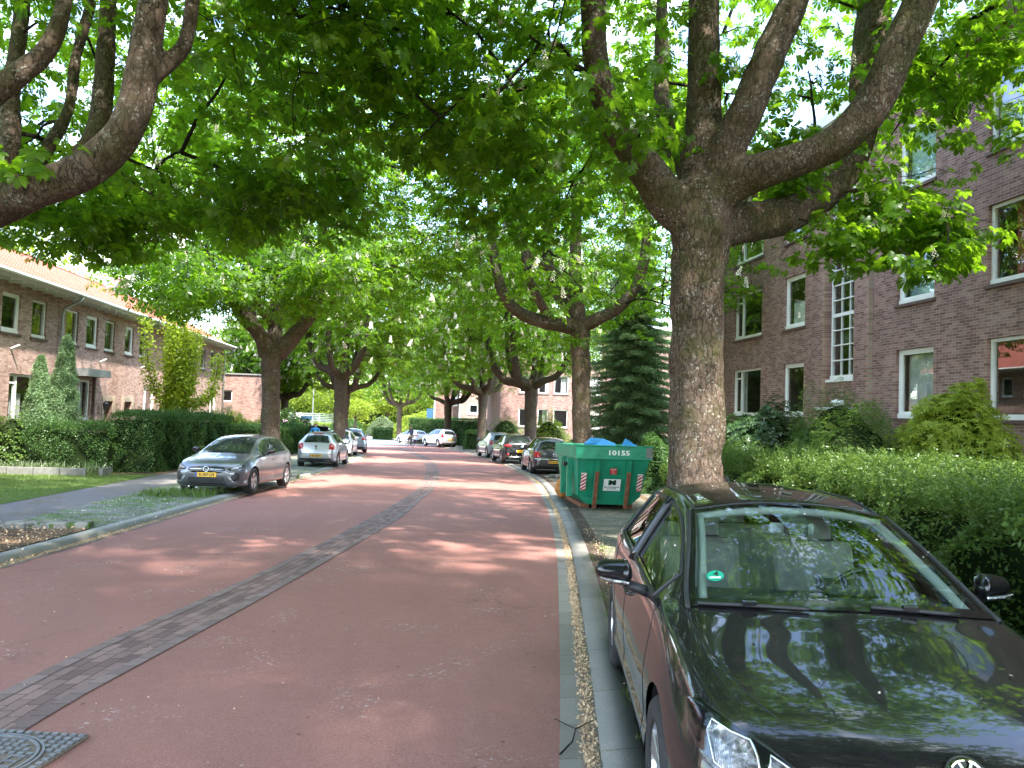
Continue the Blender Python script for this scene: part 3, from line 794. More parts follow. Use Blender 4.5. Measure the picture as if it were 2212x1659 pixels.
m = MB(); m.add([(13.6, -8, -1), (13.6, 29.4, -1), (13.6, 29.4, 10.4), (13.6, -8, 10.4)], [(0, 1, 2, 3)])
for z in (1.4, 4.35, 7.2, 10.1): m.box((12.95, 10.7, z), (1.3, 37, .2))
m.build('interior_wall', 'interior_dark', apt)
m = MB(); m.box((16.8, 10.7, 10.60), (10.7, 38.6, .04)); m.build('roof', 'roof_gravel', apt)
m = MB(); m.box((11.43, 10.7, 10.66), (.06, 38.7, .34)); m.box((11.72, 10.7, 10.47), (.54, 38.6, .03)); [m.box((11.7, -7+1.2*i, 10.40), (.5, .07, .10)) for i in range(31)]; m.build('gutter_board', 'white_gutter', apt)
m = MB(); FR.box(m, 21.42, 22.12, -1, 10.43, .002, .13); FR.box(m, 19.14, 19.84, -1, 10.43, .002, .13); m.build('pier', 'brick_brown_x', apt)
m = MB(); FR.box(m, 21.415, 21.47, -1, 10.42, .0, .133); FR.box(m, 19.137, 19.20, -1, 10.42, .0, .133); m.build('pier_edge', 'brick_pier_x', apt)
m = MB()
for h in holes[:24]:
    n_ = int((h[3]-h[2]+.05)/.1333)
    for i in range(n_):
        FR.box(m, h[1]+.003, h[1]+.10 if i % 2 else h[1]+.05, h[2]+i*.1333, h[2]+i*.1333+.0667, -.01, .003)
        FR.box(m, h[0]-.10 if i % 2 else h[0]-.05, h[0]-.003, h[2]+i*.1333, h[2]+i*.1333+.0667, -.01, .003)
merge_into(fac_r, m, 'brick_pier_x')
cur = {('a', 0): ('curtain_white', .72, .98, .02, .98), ('b', 1): ('curtain_white', .05, .95, .12, .52), ('c', 0): ('curtain_white', .05, .95, .02, .98),
       ('c', 1): ('curtain_blue', .05, .95, .02, .72), ('d', 1): ('curtain_red', .70, .84, .1, .98), ('d', 2): ('curtain_blue', .30, .80, .02, .98), ('c', 2): ('curtain_blue', .05, .95, .02, .98), ('a', 2): ('curtain_white', .05, .3, .02, .98)}
for k, a, b in cols_[:5]:
    for r, (r0, r1) in enumerate(rows):
        st = {'a': 'sidelight', 'b': 'casement', 'c': 'casement', 'd': 'plain'}[k]
        window(FR, apt, a, b, r0, r1, st, cur.get((k, r)), tilt=.12 if (k, r) == ('c', 1) else 0)
for k, a, b in cols_[5:]:
    for r, (r0, r1) in enumerate(rows): window(FR, apt, a, b, r0, r1, 'plain')
window(FR, apt, 19.89, 21.36, 3.15, 9.55, 'grid', sillmat='white_paint')
m = MB(); FR.box(m, 19.89, 21.36, 2.25, 2.33, .0, .42); cn = m.build('porch_canopy', 'white_gutter', apt)
m = MB()
for i in range(9):
    for j in range(6): FR.box(m, 19.95+i*.155+(.07 if j % 2 else 0), 20.03+i*.155+(.07 if j % 2 else 0), 2.42+j*.115, 2.475+j*.115, -.0, .03)
merge_into(fac_r, m, 'brick_brown_x')
m = MB(); m.ellipsoid((11.75, 20.4, 2.46), (.16, .26, .09)); m.build('porch_lamp', 'ink_white', apt, smooth=True)
m = MB(); m.cyl((11.9, 29.2, -.6), (11.9, 29.2, 10.4), .045); m.build('downpipe', 'zinc', apt)
# things on the sill of the large ground floor window
m = MB(); m.box((12.3, 13.4, 2.45), (.03, .5, .55)); m.build('window_board', 'ink_white', apt)

# ---- left terraced houses ---------------------------------------------------
hs = empty('terraced_houses', (-13.2, 38, -.8))
tag(hs, 'long two storey pink brown brick house row with orange tiled roof and grey downpipes', 'building')
FLc = Face((-13.2, 0, 0), (0, 1, 0), (1, 0, 0))
up_ = [(20.0, 21.1), (22.0, 23.1), (23.9, 24.95), (25.95, 27.1), (27.85, 28.91), (30.38, 31.46), (32.18, 33.29), (34.01, 35.05), (36.22, 37.26), (38.04, 39.0), (42.6, 43.7), (44.5, 45.5), (46.4, 47.4), (48.3, 49.3), (50.6, 51.6), (52.2, 53.1)]
gr_ = [(21.0, 23.0, 'w'), (26.63, 28.49, 'w'), (31.63, 32.9, 'w'), (38.9, 40.49, 'w'), (42.6, 44.27, 'w'), (50.84, 52.3, 'w')]
dr_ = [(34.28, 35.15), (36.45, 37.35), (46.9, 47.8)]
holes = [(a, b, 3.92, 5.22) for a, b in up_] + [(a, b, 1.0, 2.62) for a, b, _ in gr_] + [(a, b, -.4, 1.80) for a, b in dr_]
wall(FLc, 'facade', 17.5, 53.9, -2.2, 5.60, holes, 'brick_pink_x', hs)
m = MB(); m.add([(-13.202, 53.9, -2.2), (-21.8, 53.9, -2.2), (-21.8, 53.9, 5.6), (-17.5, 53.9, 7.95), (-13.202, 53.9, 5.6)], [(0, 1, 2, 3, 4)]); m.build('gable_wall', 'brick_pink_y', hs); m = MB(); m.add([(-13.202, 17.5, -2.2), (-21.8, 17.5, -2.2), (-21.8, 17.5, 5.6), (-17.5, 17.5, 7.95), (-13.202, 17.5, 5.6)], [(0, 1, 2, 3, 4)])
m.build('gable_wall', 'brick_pink_y', hs)
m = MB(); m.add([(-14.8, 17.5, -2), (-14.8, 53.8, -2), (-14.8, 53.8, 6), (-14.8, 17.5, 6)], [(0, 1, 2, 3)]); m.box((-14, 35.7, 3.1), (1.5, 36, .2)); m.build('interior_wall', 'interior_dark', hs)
# tiled roof: corrugated pantile surface
nx, ny = 60, 1400
ulen = math.hypot(4.95, 2.45)
us = np.linspace(0, 1, nx); vv_ = np.linspace(17.2, 54.2, ny)
UU, VV = np.meshgrid(us, vv_)
row = (UU*ulen/.33) % 1.0
prof = .022*np.sin(VV/.21*2*np.pi) + .022*(1-row)
X = -12.62-UU*4.9; Z = 5.70+UU*2.42+prof
V = np.stack([X.ravel(), VV.ravel(), Z.ravel()], 1); w = nx
I, J = np.meshgrid(np.arange(ny-1), np.arange(nx-1), indexing='ij'); a_ = (I*w+J).ravel()
F = np.stack([a_, a_+1, a_+w+1, a_+w], 1)
rf = np_obj('roof', V, F, 'roof_tiles', hs, smooth=True, uv=np.stack([VV.ravel(), UU.ravel()*ulen], 1))
m = MB(); m.add([(-22.3, 17.2, 5.70), (-22.3, 54.2, 5.70), (-17.54, 54.2, 8.1), (-17.54, 17.2, 8.1)], [(0, 1, 2, 3)]); m.build('rear_roof', 'roof_tiles', hs)
m = MB(); m.cyl((-17.53, 17.2, 8.12), (-17.53, 54.2, 8.12), .09, n=10); m.build('ridge_tiles', 'roof_tiles', rf)
m = MB(); m.box((-12.60, 35.7, 5.66), (.05, 37, .17)); m.box((-12.9, 35.7, 5.575), (.56, 36.9, .025)); m.cyl((-12.5, 17.3, 5.70), (-12.5, 54.1, 5.70), .075, n=8); [m.box((-12.86, 17.8+.75*i, 5.52), (.45, .07, .09)) for i in range(49)]; m.build('gutter', 'white_gutter', hs)
for yy in (29.87, 41.97, 53.69):
    m = MB(); m.tube([(-12.5, yy+.15, 5.62), (-12.55, yy+.1, 5.45), (-13.05, yy, 5.15), (-13.1, yy, 4.9), (-13.1, yy, -1.4)], .05, 10); m.build('downpipe', 'zinc', hs, smooth=True)
for (a, b) in up_[3:]: window(FLc, hs, a, b, 3.92, 5.22, 'casement' if int(a*7) % 2 else 'plain', ('curtain_white', .05, .4, .02, .98) if int(a*3) % 2 else ('curtain_white', .05, .95, .7, 1.0), fw_=.07, recess=.09)
for (a, b) in up_[:3]: window(FLc, hs, a, b, 3.92, 5.22, 'plain')
for i, (a, b, _) in enumerate(gr_): window(FLc, hs, a, b, 1.0, 2.62, 'lefttop', ('curtain_white', .35, .75, .02, .6) if i % 2 else ('curtain_white', .6, .97, .02, .98), fw_=.08)
for i, (a, b) in enumerate(dr_):
    m = MB(); FLc.box(m, a, b, -.5, 1.8, -.27, -.22); d_ = m.build('door', 'door_wood' if i else 'door_wood', hs)
    m = MB(); FLc.box(m, (a+b)/2-.05, b-.15, .6, 1.6, -.22, -.21); m.build('door_glass', 'glass_dark', d_)
    m = MB(); FLc.box(m, a-.24, a-.002, -.6, 2.05, -.05, .03); FLc.box(m, b+.002, b+.24, -.6, 2.05, -.05, .03); FLc.box(m, a-.002, b+.002, 1.802, 2.05, -.05, .03); m.build('door_surround', 'stone_surround', hs)
m = MB(); FLc.box(m, 31.2, 33.4, 2.75, 3.05, .0, .55); m.build('window_canopy', 'zinc', hs)
m = MB(); FLc.box(m, 33.0, 33.12, -1, 2.74, .0, .10); m.build('canopy_post', 'sill_tile', hs)
for yy in (26.6, 33.6, 38.3):
    m = MB(); m.cyl((-13.19, yy, 3.42), (-12.95, yy+.05, 3.55), .035); m.build('flag_holder', 'white_gutter', hs)
m = MB(); m.tube([(-13.18, 33.78, 1.30), (-13.02, 33.78, 1.22), (-12.95, 33.78, 1.32), (-12.95, 33.78, 1.42)], .014, 6); lp = m.build('wall_lantern', 'black_metal', hs)
m = MB(); m.lathe([(.0, 1.42), (.07, 1.42), (.11, 1.66), (.13, 1.68), (.07, 1.76), (.02, 1.80), (.0, 1.84)], (-12.95, 33.78, 0), (0, 0, 1), 6); m.build('lantern_shade', 'black_metal', lp)
for (yy, xx, zz) in ((31.2, -16.9, 7.75), (32.6, -16.9, 7.75), (43.5, -16.9, 7.75), (44.6, -16.9, 7.75)):
    m = MB(); m.cyl((xx, yy, zz), (xx, yy, zz+.55), .08, n=12); m.cyl((xx, yy, zz+.45), (xx, yy, zz+.62), .12, n=12); m.build('roof_vent', 'zinc', rf)
m = MB(); m.box((-17.4, 46.5, 8.3), (.7, .9, 1.3)); m.build('chimney', 'brick_pink_y', rf)

# ---- low reddish annex past the row ----------------------------------------
ax = empty('brick_annex', (-14, 58, -1.2)); tag(ax, 'low reddish brick annex with one small white window beyond the terraced row', 'building')
FA = Face((-17, 57.5, 0), (1, 0, 0), (0, -1, 0))
wall(FA, 'facade', 0, 6.0, -2, 4.0, [(2.78, 3.60, 2.0, 2.86)], 'brick_pink_y', ax)
window(FA, ax, 2.78, 3.60, 2.0, 2.86, 'plain', sill=False)
m = MB(); m.box((-14, 60.5, 4.05), (6.4, 6.2, .1)); m.build('roof', 'roof_gravel', ax)
m = MB(); m.add([(-11, 57.5, -2), (-11, 63.5, -2), (-11, 63.5, 4), (-11, 57.5, 4)], [(0, 1, 2, 3)]); m.build('side_wall', 'brick_pink_x', ax)
m = MB(); m.add([(-16.9, 58.6, -2), (-11.1, 58.6, -2), (-11.1, 58.6, 4), (-16.9, 58.6, 4)], [(0, 1, 2, 3)]); m.build('interior_wall', 'interior_dark', ax)

# ---- brown block facing the camera behind the conifer ---------------------------------
b2 = empty('flat_block', (13, 64, -1)); tag(b2, 'brown brick flats facing the road behind the parked cars and left of the conifer', 'building')
FB = Face((6.8, 64, 0), (1, 0, 0), (0, -1, 0))
h2 = [(u, u+w_, r-.0, r+1.55) for r in (.75, 3.6, 6.45) for u, w_ in ((1.6, 1.1), (3.2, .9), (4.55, 1.25), (7.5, 1.1), (9.6, 1.4))]
wall(FB, 'facade', 0, 15, -2.5, 9.4, h2, 'brick_brown_y', b2)
for i, h in enumerate(h2): window(FB, b2, *h, 'plain' if i % 3 else 'sidelight', ('curtain_white', .5, .95, .02, .98) if i % 2 else None)
m = MB(); m.add([(6.8, 64.002, -2.5), (6.8, 76, -2.5), (6.8, 76, 9.4), (6.8, 64.002, 9.4)], [(0, 1, 2, 3)]); m.build('side_wall', 'brick_brown_x', b2)
m = MB(); m.box((14.3, 70, 9.5), (15.6, 12.6, .2)); m.build('roof', 'white_gutter', b2)
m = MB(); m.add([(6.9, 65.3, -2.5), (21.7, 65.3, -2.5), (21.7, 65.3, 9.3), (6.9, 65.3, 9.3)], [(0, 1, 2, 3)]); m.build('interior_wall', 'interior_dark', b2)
# ---- far pink corner block --------------------------------------------------
b3 = empty('corner_block', (7, 96, -2)); tag(b3, 'sunlit pink brick corner building with white downpipe far behind the clipped hedge', 'building')
FC = Face((5.2, 96, 0), (1, 0, 0), (0, -1, 0))
h3 = [(1.0, 2.35, 1.5, 2.95), (1.0, 2.35, 4.4, 5.85), (3.6, 4.95, 1.5, 2.95)]
wall(FC, 'facade', 0, 9, -2.5, 8.4, h3, 'brick_pink_y', b3)
for h in h3: window(FC, b3, *h, 'plain', fw_=.22)
m = MB(); m.box((3.6, 98, 2.95), (3.18, 1, 10.9)); m.build('side_wing', 'brick_brown_y', b3)
m = MB(); m.cyl((5.12, 95.9, -2), (5.12, 95.9, 8.4), .09); m.cyl((2.02, 97.4, -2), (2.02, 97.4, 8.4), .09); m.build('downpipe', 'white_paint', b3)
m = MB(); m.box((4.55, 97.47, 3.3), (.7, .05, 1.5)); m.build('wing_window', 'ink_white', b3)
m = MB(); m.box((9.6, 101, 8.5), (9.6, 10.6, .2)); m.build('roof', 'white_gutter', b3)
m = MB(); m.add([(5.3, 97.6, -2.5), (14, 97.6, -2.5), (14, 97.6, 8.3), (5.3, 97.6, 8.3)], [(0, 1, 2, 3)]); m.build('interior_wall', 'interior_dark', b3)
for r_ in (apt, hs, ax, b2, b3): localize(r_)
# blue shed and white fence far off
m = MB(); m.box((1.4, 92, .3), (.8, 1.2, 3.6)); o = m.build('blue_kiosk', 'slate_blue'); tag(o, 'small slate blue kiosk at the left end of the tall clipped hedge', 'kiosk')
fn = empty('white_fence', (-19, 128, -2.1)); tag(fn, 'white slatted fence far away above a yellow hedge on the left', 'fence')
m = MB()
for i in range(9): m.box((-2+0, 0, .6+i*.28), (15, .04, .16))
m.build('slat_panel', 'white_paint', fn)
m = MB()
for i in range(6): m.box((-9+i*3, .05, 1.5), (.12, .1, 3.0))
m.build('post', 'white_paint', fn)
# ------------------------------------------------------------------ foliage
RNG = np.random.default_rng(11)
def tpl_palmate(n=7, size=.17, detail=True, droop=.25):
    """horse-chestnut leaf: n obovate leaflets in a fan, forward = +x, normal = +z"""
    V = []; F = []
    for k in range(n):
        a = R(-105 + 210*k/(n-1)) if n > 1 else 0
        L = size*(1.0 - .38*abs(k-(n-1)/2)/((n-1)/2)) if n > 1 else size
        W = L*.20
        c, s = math.cos(a), math.sin(a)
        def P(x, y): return (c*x - s*y, s*x + c*y, -droop*x*x/size + abs(y)*.25)
        b = len(V)
        if detail:
            V += [P(.015, 0), P(L*.42, -W*.62), P(L*.42, W*.62), P(L*.74, -W), P(L*.74, W), P(L, 0)]
            F += [(b, b+1, b+2, b), (b+1, b+3, b+4, b+2), (b+3, b+5, b+4, b+3)]
        else:
            V += [P(.01, 0), P(L*.66, -W*1.05), P(L, 0), P(L*.66, W*1.05)]
            F += [(b, b+1, b+2, b+3)]
    return np.array(V), F
def tpl_blade(L=.05, W=.02, n=1, curl=.2):
    V = []; F = []
    for k in range(n):
        a = 2*math.pi*k/n if n > 1 else 0
        c, s = math.cos(a), math.sin(a)
        def P(x, y): return (c*x - s*y, s*x+c*y, curl*x*x/L + abs(y)*.3)
        b = len(V); V += [P(0, 0), P(L*.5, -W/2), P(L, 0), P(L*.5, W/2)]; F += [(b, b+1, b+2, b+3)]
    return np.array(V), F
def instance(tpl, pos, nrm, fwd, scale):
    """place a template at every pos with the given normal (+z) and forward (+x)"""
    TV, TF = tpl
    n = nrm/np.linalg.norm(nrm, axis=1, keepdims=True)
    f = fwd - n*np.sum(fwd*n, 1, keepdims=True); f /= np.maximum(np.linalg.norm(f, axis=1, keepdims=True), 1e-6)
    l = np.cross(n, f)
    sc = scale[:, None, None] if np.ndim(scale) else scale
    V = (TV[None, :, 0, None]*f[:, None] + TV[None, :, 1, None]*l[:, None] + TV[None, :, 2, None]*n[:, None])*sc + pos[:, None]
    k = len(TV); F = np.array(TF)
    FF = F[None] + (np.arange(len(pos))*k)[:, None, None]
    return V.reshape(-1, 3), FF.reshape(-1, F.shape[1])
def leaf_obj(name, V, F, mat, parent=None):
    """quads; faces written as (a,b,c,a) become triangles"""
    tri = F[:, 0] == F[:, 3] if F.shape[1] == 4 else None
    if tri is not None and tri.any():
        me = bpy.data.meshes.new(name); V = np.ascontiguousarray(V, dtype=np.float32)
        tot = np.where(tri, 3, 4).astype(np.int32); start = np.concatenate([[0], np.cumsum(tot)[:-1]]).astype(np.int32)
        mask = np.ones(F.shape, bool); mask[tri, 3] = False
        li = F[mask].astype(np.int32)
        me.vertices.add(len(V)); me.vertices.foreach_set('co', V.ravel())
        me.loops.add(len(li)); me.loops.foreach_set('vertex_index', li)
        me.polygons.add(len(F)); me.polygons.foreach_set('loop_start', start); me.polygons.foreach_set('loop_total', tot)
        me.update(calc_edges=True); me.materials.append(MATS[mat])
        return link(bpy.data.objects.new(name, me), parent)
    return np_obj(name, V, F, mat, parent)
def rnd_dir(n): 
    v = RNG.normal(size=(n, 3)); return v/np.linalg.norm(v, axis=1, keepdims=True)
def nz(P, f, seed=0.0):
    return np.array([noise.noise(Vector((p[0]*f+seed, p[1]*f-seed, p[2]*f+seed*.5))) for p in P])

TPL_NEAR = tpl_palmate(7, .185, True)
TPL_FAR = tpl_palmate(5, .20, False)

def blossom_template(h=.22, r=.05):
    V = []; F = []
    rr = np.random.default_rng(3)
    for i in range(26):
        z = (i/26)**1.0*h; rad = r*(1-.75*z/h)*(.7+.5*rr.random()); a = i*2.4
        c = np.array([rad*math.cos(a), rad*math.sin(a), z]); s = .022*(1-.4*z/h)
        b = len(V)
        V += [c+[s, 0, 0], c+[0, s, 0], c+[-s, 0, .2*s], c+[0, -s, .2*s], c+[0, 0, s*1.2], c-[0, 0, s]]
        F += [(b, b+1, b+4, b), (b+1, b+2, b+4, b+1), (b+2, b+3, b+4, b+2), (b+3, b, b+4, b+3)]
    return np.array(V), F
BLOS = blossom_template()

def envelope(n, c, rad, zmin, seed, inner=.5, gap=-.22, gapf=.33, reject=None):
    out = []
    c = np.array(c); rad = np.array(rad)
    while len(out) < n:
        d = rnd_dir(n*3); r = RNG.random(n*3)**(.42)
        P = c + d*rad*r[:, None]
        lob = 1 + .22*nz(d*2.1, 1.0, seed)
        P = c + (P-c)*lob[:, None]
        keep = (r > inner) | (RNG.random(n*3) < .22)
        keep &= P[:, 2] > zmin + .3 + 1.5*nz(P, .45, seed+3)
        keep &= nz(P, gapf, seed) > gap
        if reject is not None: keep &= ~reject(P)
        out += list(P[keep])
    return np.array(out[:n])

def grow(limbs, targets, r_twig=.011, nbig=140, seed=0):
    """connect every target to the nearest point of the branch skeleton; returns tubes"""
    S = []; 
    for l in limbs[1:] if len(limbs) > 1 else limbs:
        C = catmull([p[:3] for p in l], 5); S += list(C[len(C)//4:])
    cap = len(S)+len(targets)*4+10
    A = np.zeros((cap, 3)); A[:len(S)] = S; k = len(S)
    mb = MB()
    order = RNG.permutation(len(targets)); big = set(order[:nbig].tolist())
    T = targets
    seq = list(order[:nbig][np.argsort([np.min(np.linalg.norm(A[:k]-T[i], axis=1)) for i in order[:nbig]])])
    rest = order[nbig:]
    for stage, idx in ((0, seq), (1, rest)):
        for i in idx:
            t = T[i]; dlt = A[:k]-t
            cost = np.linalg.norm(dlt, axis=1) + np.maximum(0, dlt[:, 2])*.25
            j = int(np.argmin(cost)); a = A[j].copy(); L = np.linalg.norm(t-a)
            if L < .05: continue
            mid = (a+t)/2 + np.array([0, 0, .10*L]) + RNG.normal(size=3)*.05*L
            pts = [a, a*.45+mid*.55+RNG.normal(size=3)*.02*L, mid, mid*.5+t*.5+RNG.normal(size=3)*.02*L, t]
            r0 = (.018+.010*min(L, 4)) if stage == 0 else r_twig*min(1.3, .6+.4*L)
            mb.tube(pts, [r0, r0*.85, r0*.7, r0*.55, r0*.35], 5 if stage == 0 else 3, caps=False)
            for q in pts[1:4]:
                A[k] = q; k += 1
    return mb

def add_crown(root, C, center, tpl, nleaf=6, spread=.22, mat='leaf_chestnut', scale=1.0, blossoms=.12, name='crown'):
    n = len(C); reps = nleaf
    az = RNG.random((n, 1))*6.28 + np.arange(reps)[None]*(2*math.pi/reps) + RNG.normal(size=(n, reps))*.35
    outd = np.stack([np.cos(az), np.sin(az), RNG.normal(size=az.shape)*.25-.12], -1)
    dist = spread*(.5+.8*RNG.random((n, reps, 1)))
    P = (C[:, None]+outd*dist + np.stack([np.zeros_like(az), np.zeros_like(az), -RNG.random(az.shape)*.25+.05], -1)).reshape(-1, 3)
    out = (C-np.array(center)); out /= np.maximum(np.linalg.norm(out, axis=1, keepdims=True), .01)
    nr = np.array([0, 0, 1.0])[None, None] + .45*outd + .35*out[:, None] + RNG.normal(size=outd.shape)*.30
    V, F = instance(tpl, P, nr.reshape(-1, 3), (outd+np.array([0, 0, -.5])).reshape(-1, 3), scale*(.65+.6*RNG.random(len(P))))
    o = leaf_obj(name, V, F, mat, root)
    if blossoms:
        sel = (RNG.random(n) < blossoms)
        B = C[sel]
        V, F = instance(BLOS, B+np.array([0, 0, .05]), np.array([0, 0, 1.0])+RNG.normal(size=B.shape)*.22, rnd_dir(len(B)), (1.6 if tpl is TPL_FAR else .9)*(.8+.5*RNG.random(len(B))))
        b = leaf_obj('blossoms', V, F, 'blossom', root); b['kind'] = 'stuff'
    return o

def limbs_mesh(limbs, n=14, rough=.10, seed=0, per=5):
    mb = MB()
    for i, l in enumerate(limbs):
        C = catmull(l, per); nn = n if l[0][3] > .15 else 8
        v, f = tube_mesh(C[:, :3], list(C[:, 3]), nn, True, rough, seed+i); mb.add(v, f)
    return mb

def chestnut(name, base, limbs, label, targets, center, tpl, voxel=0.0, nleaf=7, mat='leaf_chestnut', bark='bark_chestnut', blossoms=.12, scale=1.0, nbig=140, spread=.24, group='horse chestnut trees lining the road', rtw=.011):
    root = empty(name, base); tag(root, label, 'tree', group)
    inv = np.array(base)
    L2 = [[(p[0]-inv[0], p[1]-inv[1], p[2]-inv[2], p[3]) for p in l] for l in limbs]
    if base[0] < -6 and base[1] < 12: L2 = [L2[0]]+[[(p[0], p[1], p[2], p[3]*.87) for p in l] for l in L2[1:]]
    T = targets-inv
    mb = limbs_mesh(L2, n=22 if voxel else 12, rough=.14 if voxel else .12, seed=int(abs(base[0]*10)), per=8 if voxel else 5)
    tr = mb.build('trunk', bark, root, smooth=True)
    if voxel:
        rm = tr.modifiers.new('join', 'REMESH'); rm.mode = 'VOXEL'; rm.voxel_size = voxel; rm.use_smooth_shade = True
        sm = tr.modifiers.new('soften', 'SMOOTH'); sm.factor = .6; sm.iterations = 5
    g = grow(L2, T, rtw, nbig)
    g.build('branches', 'bark_twig', root, smooth=True)
    add_crown(root, T, np.array(center)-inv, tpl, nleaf, spread, mat, scale, blossoms)
    return root

def copy_thing(root, loc, rz, label, sc=1.0, group=None):
    r = root.copy(); COL.objects.link(r); r.location = loc; r.rotation_euler = (0, 0, rz); r.scale = (sc, sc, sc)
    r['label'] = label
    if group: r['group'] = group
    for ch in root.children:
        c = ch.copy(); COL.objects.link(c); c.parent = r
        for g in ch.children:
            d = g.copy(); COL.objects.link(d); d.parent = c
    return r

def clusters(c, r, n):
    d = rnd_dir(n)*(RNG.random((n, 1))**.4); return np.array(c)+d*np.array(r)

# ---- big tree right ---------------------------------------------------------
T1 = [[(4.13, 11, -.30, .56), (4.13, 11, -.1, .49), (4.12, 11, .25, .43), (4.12, 11, .93, .405), (4.11, 11, 1.89, .39), (4.08, 11, 2.58, .385), (4.08, 11, 3.62, .39), (4.10, 11, 4.53, .43), (4.09, 11, 5.0, .44), (4.07, 11, 5.4, .36)],
 [(3.96, 11.00, 4.85, .36), (3.56, 10.95, 5.10, .30), (3.18, 10.80, 5.50, .265), (2.79, 10.70, 5.91, .221), (2.45, 10.60, 6.46, .193), (2.32, 10.60, 7.02, .186), (2.26, 10.50, 7.77, .185), (2.33, 10.40, 8.73, .157), (2.49, 10.40, 9.96, .119), (2.6, 10.3, 11.6, .06)],
 [(4.06, 11.00, 5.15, .37), (4.13, 11.10, 5.91, .296), (4.19, 11.20, 6.60, .264), (4.21, 11.30, 7.52, .245), (4.22, 11.40, 8.45, .233), (4.30, 11.50, 9.65, .199), (4.46, 11.70, 11.19, .151), (4.5, 11.8, 13, .07)],
 [(4.21, 11.00, 5.30, .33), (4.41, 10.80, 5.90, .289), (4.60, 10.60, 6.39, .258), (4.82, 10.50, 6.99, .243), (5.04, 10.40, 7.58, .229), (5.26, 10.30, 8.17, .208), (5.62, 10.20, 9.17, .161), (5.88, 10.20, 10.24, .121), (6.2, 10.2, 12, .06)],
 [(4.21, 11.00, 5.12, .33), (4.59, 10.70, 5.43, .287), (5.02, 10.40, 5.55, .254), (5.47, 10.20, 5.70, .244), (5.84, 10.00, 5.93, .254), (6.19, 9.90, 6.41, .262), (6.42, 9.80, 7.02, .25), (6.63, 9.70, 7.58, .238), (6.86, 9.60, 8.26, .205), (7.19, 9.60, 9.29, .155), (7.6, 9.5, 11, .07)],
 [(4.20, 11.00, 4.70, .345), (4.86, 11.30, 4.93, .325), (5.61, 11.60, 5.15, .305), (6.32, 11.90, 5.49, .285), (6.91, 12.10, 5.94, .262), (7.30, 12.20, 6.52, .246), (7.52, 12.30, 7.38, .238), (7.69, 12.40, 8.35, .235), (7.87, 12.50, 9.42, .22), (8.00, 12.60, 10.76, .15)],
 [(7.48, 12.3, 7.2, .17), (7.45, 12.40, 7.82, .168), (7.61, 12.60, 8.77, .155), (7.77, 12.80, 9.74, .13), (7.71, 13.00, 10.98, .09)],
 [(4.2, 11.2, 5.2, .22), (4.3, 12.2, 6.0, .19), (4.2, 13.2, 7.2, .16), (4.3, 13.8, 8.8, .13), (4.4, 14.2, 11, .08)]]
def rejT1(P):
    near = (P[:, 1] < 10.6) & (P[:, 2] < 9.5) & (P[:, 0] > 1.9) & (P[:, 0] < 8.6)
    low = (P[:, 2] < 5.6+.5*np.abs(P[:, 0]-4)*0) & (P[:, 1] < 14) & (P[:, 0] > 2.6)
    back = (P[:, 0] > 3.0) & (P[:, 0] < 9) & (P[:, 1] > 10) & (P[:, 2] < 9.5) & (RNG.random(len(P)) < .35)
    wallr = P[:, 0] > 11.0
    return near | low | wallr | back
c1 = envelope(2000, (4.1, 11.2, 9.6), (6.4, 6.4, 5.4), 5.0, 1.3, reject=rejT1)
c1 = np.vstack([c1, clusters((6.4, 10.9, 4.75), (.75, .7, .35), 20), clusters((7.2, 10.9, 5.25), (1.0, .9, .5), 38), clusters((8.0, 10.8, 4.95), (.8, .8, .45), 30), clusters((7.3, 10.2, 4.35), (.55, .5, .22), 12), clusters((8.7, 11.2, 7.9), (1.2, 1.2, .55), 36),
                clusters((2.6, 9.8, 5.6), (.5, .5, .4), 10), clusters((.4, 10.5, 6.1), (1.6, 1.8, .7), 70), clusters((1.2, 13.5, 5.8), (1.6, 1.6, .6), 60)])
c1 = np.vstack([c1, clusters((3.6, 10.8, 11.0), (5.6, 5.6, 1.8), 420)])  # extra high leaf layer, added to shade the road
limb_x = [(6.6, 12.0, 5.7, .06), (7.0, 11.4, 5.6, .045), (7.6, 11.0, 5.2, .03), (8.2, 10.8, 4.9, .02)]
T1b = T1 + [limb_x]
tree1 = chestnut('chestnut_tree', (4.13, 11, gz(11)), T1b, 'big close chestnut with scaly lichen spotted trunk behind the black car', c1, (4.1, 11, 8.5), TPL_NEAR, voxel=.035, blossoms=.10)

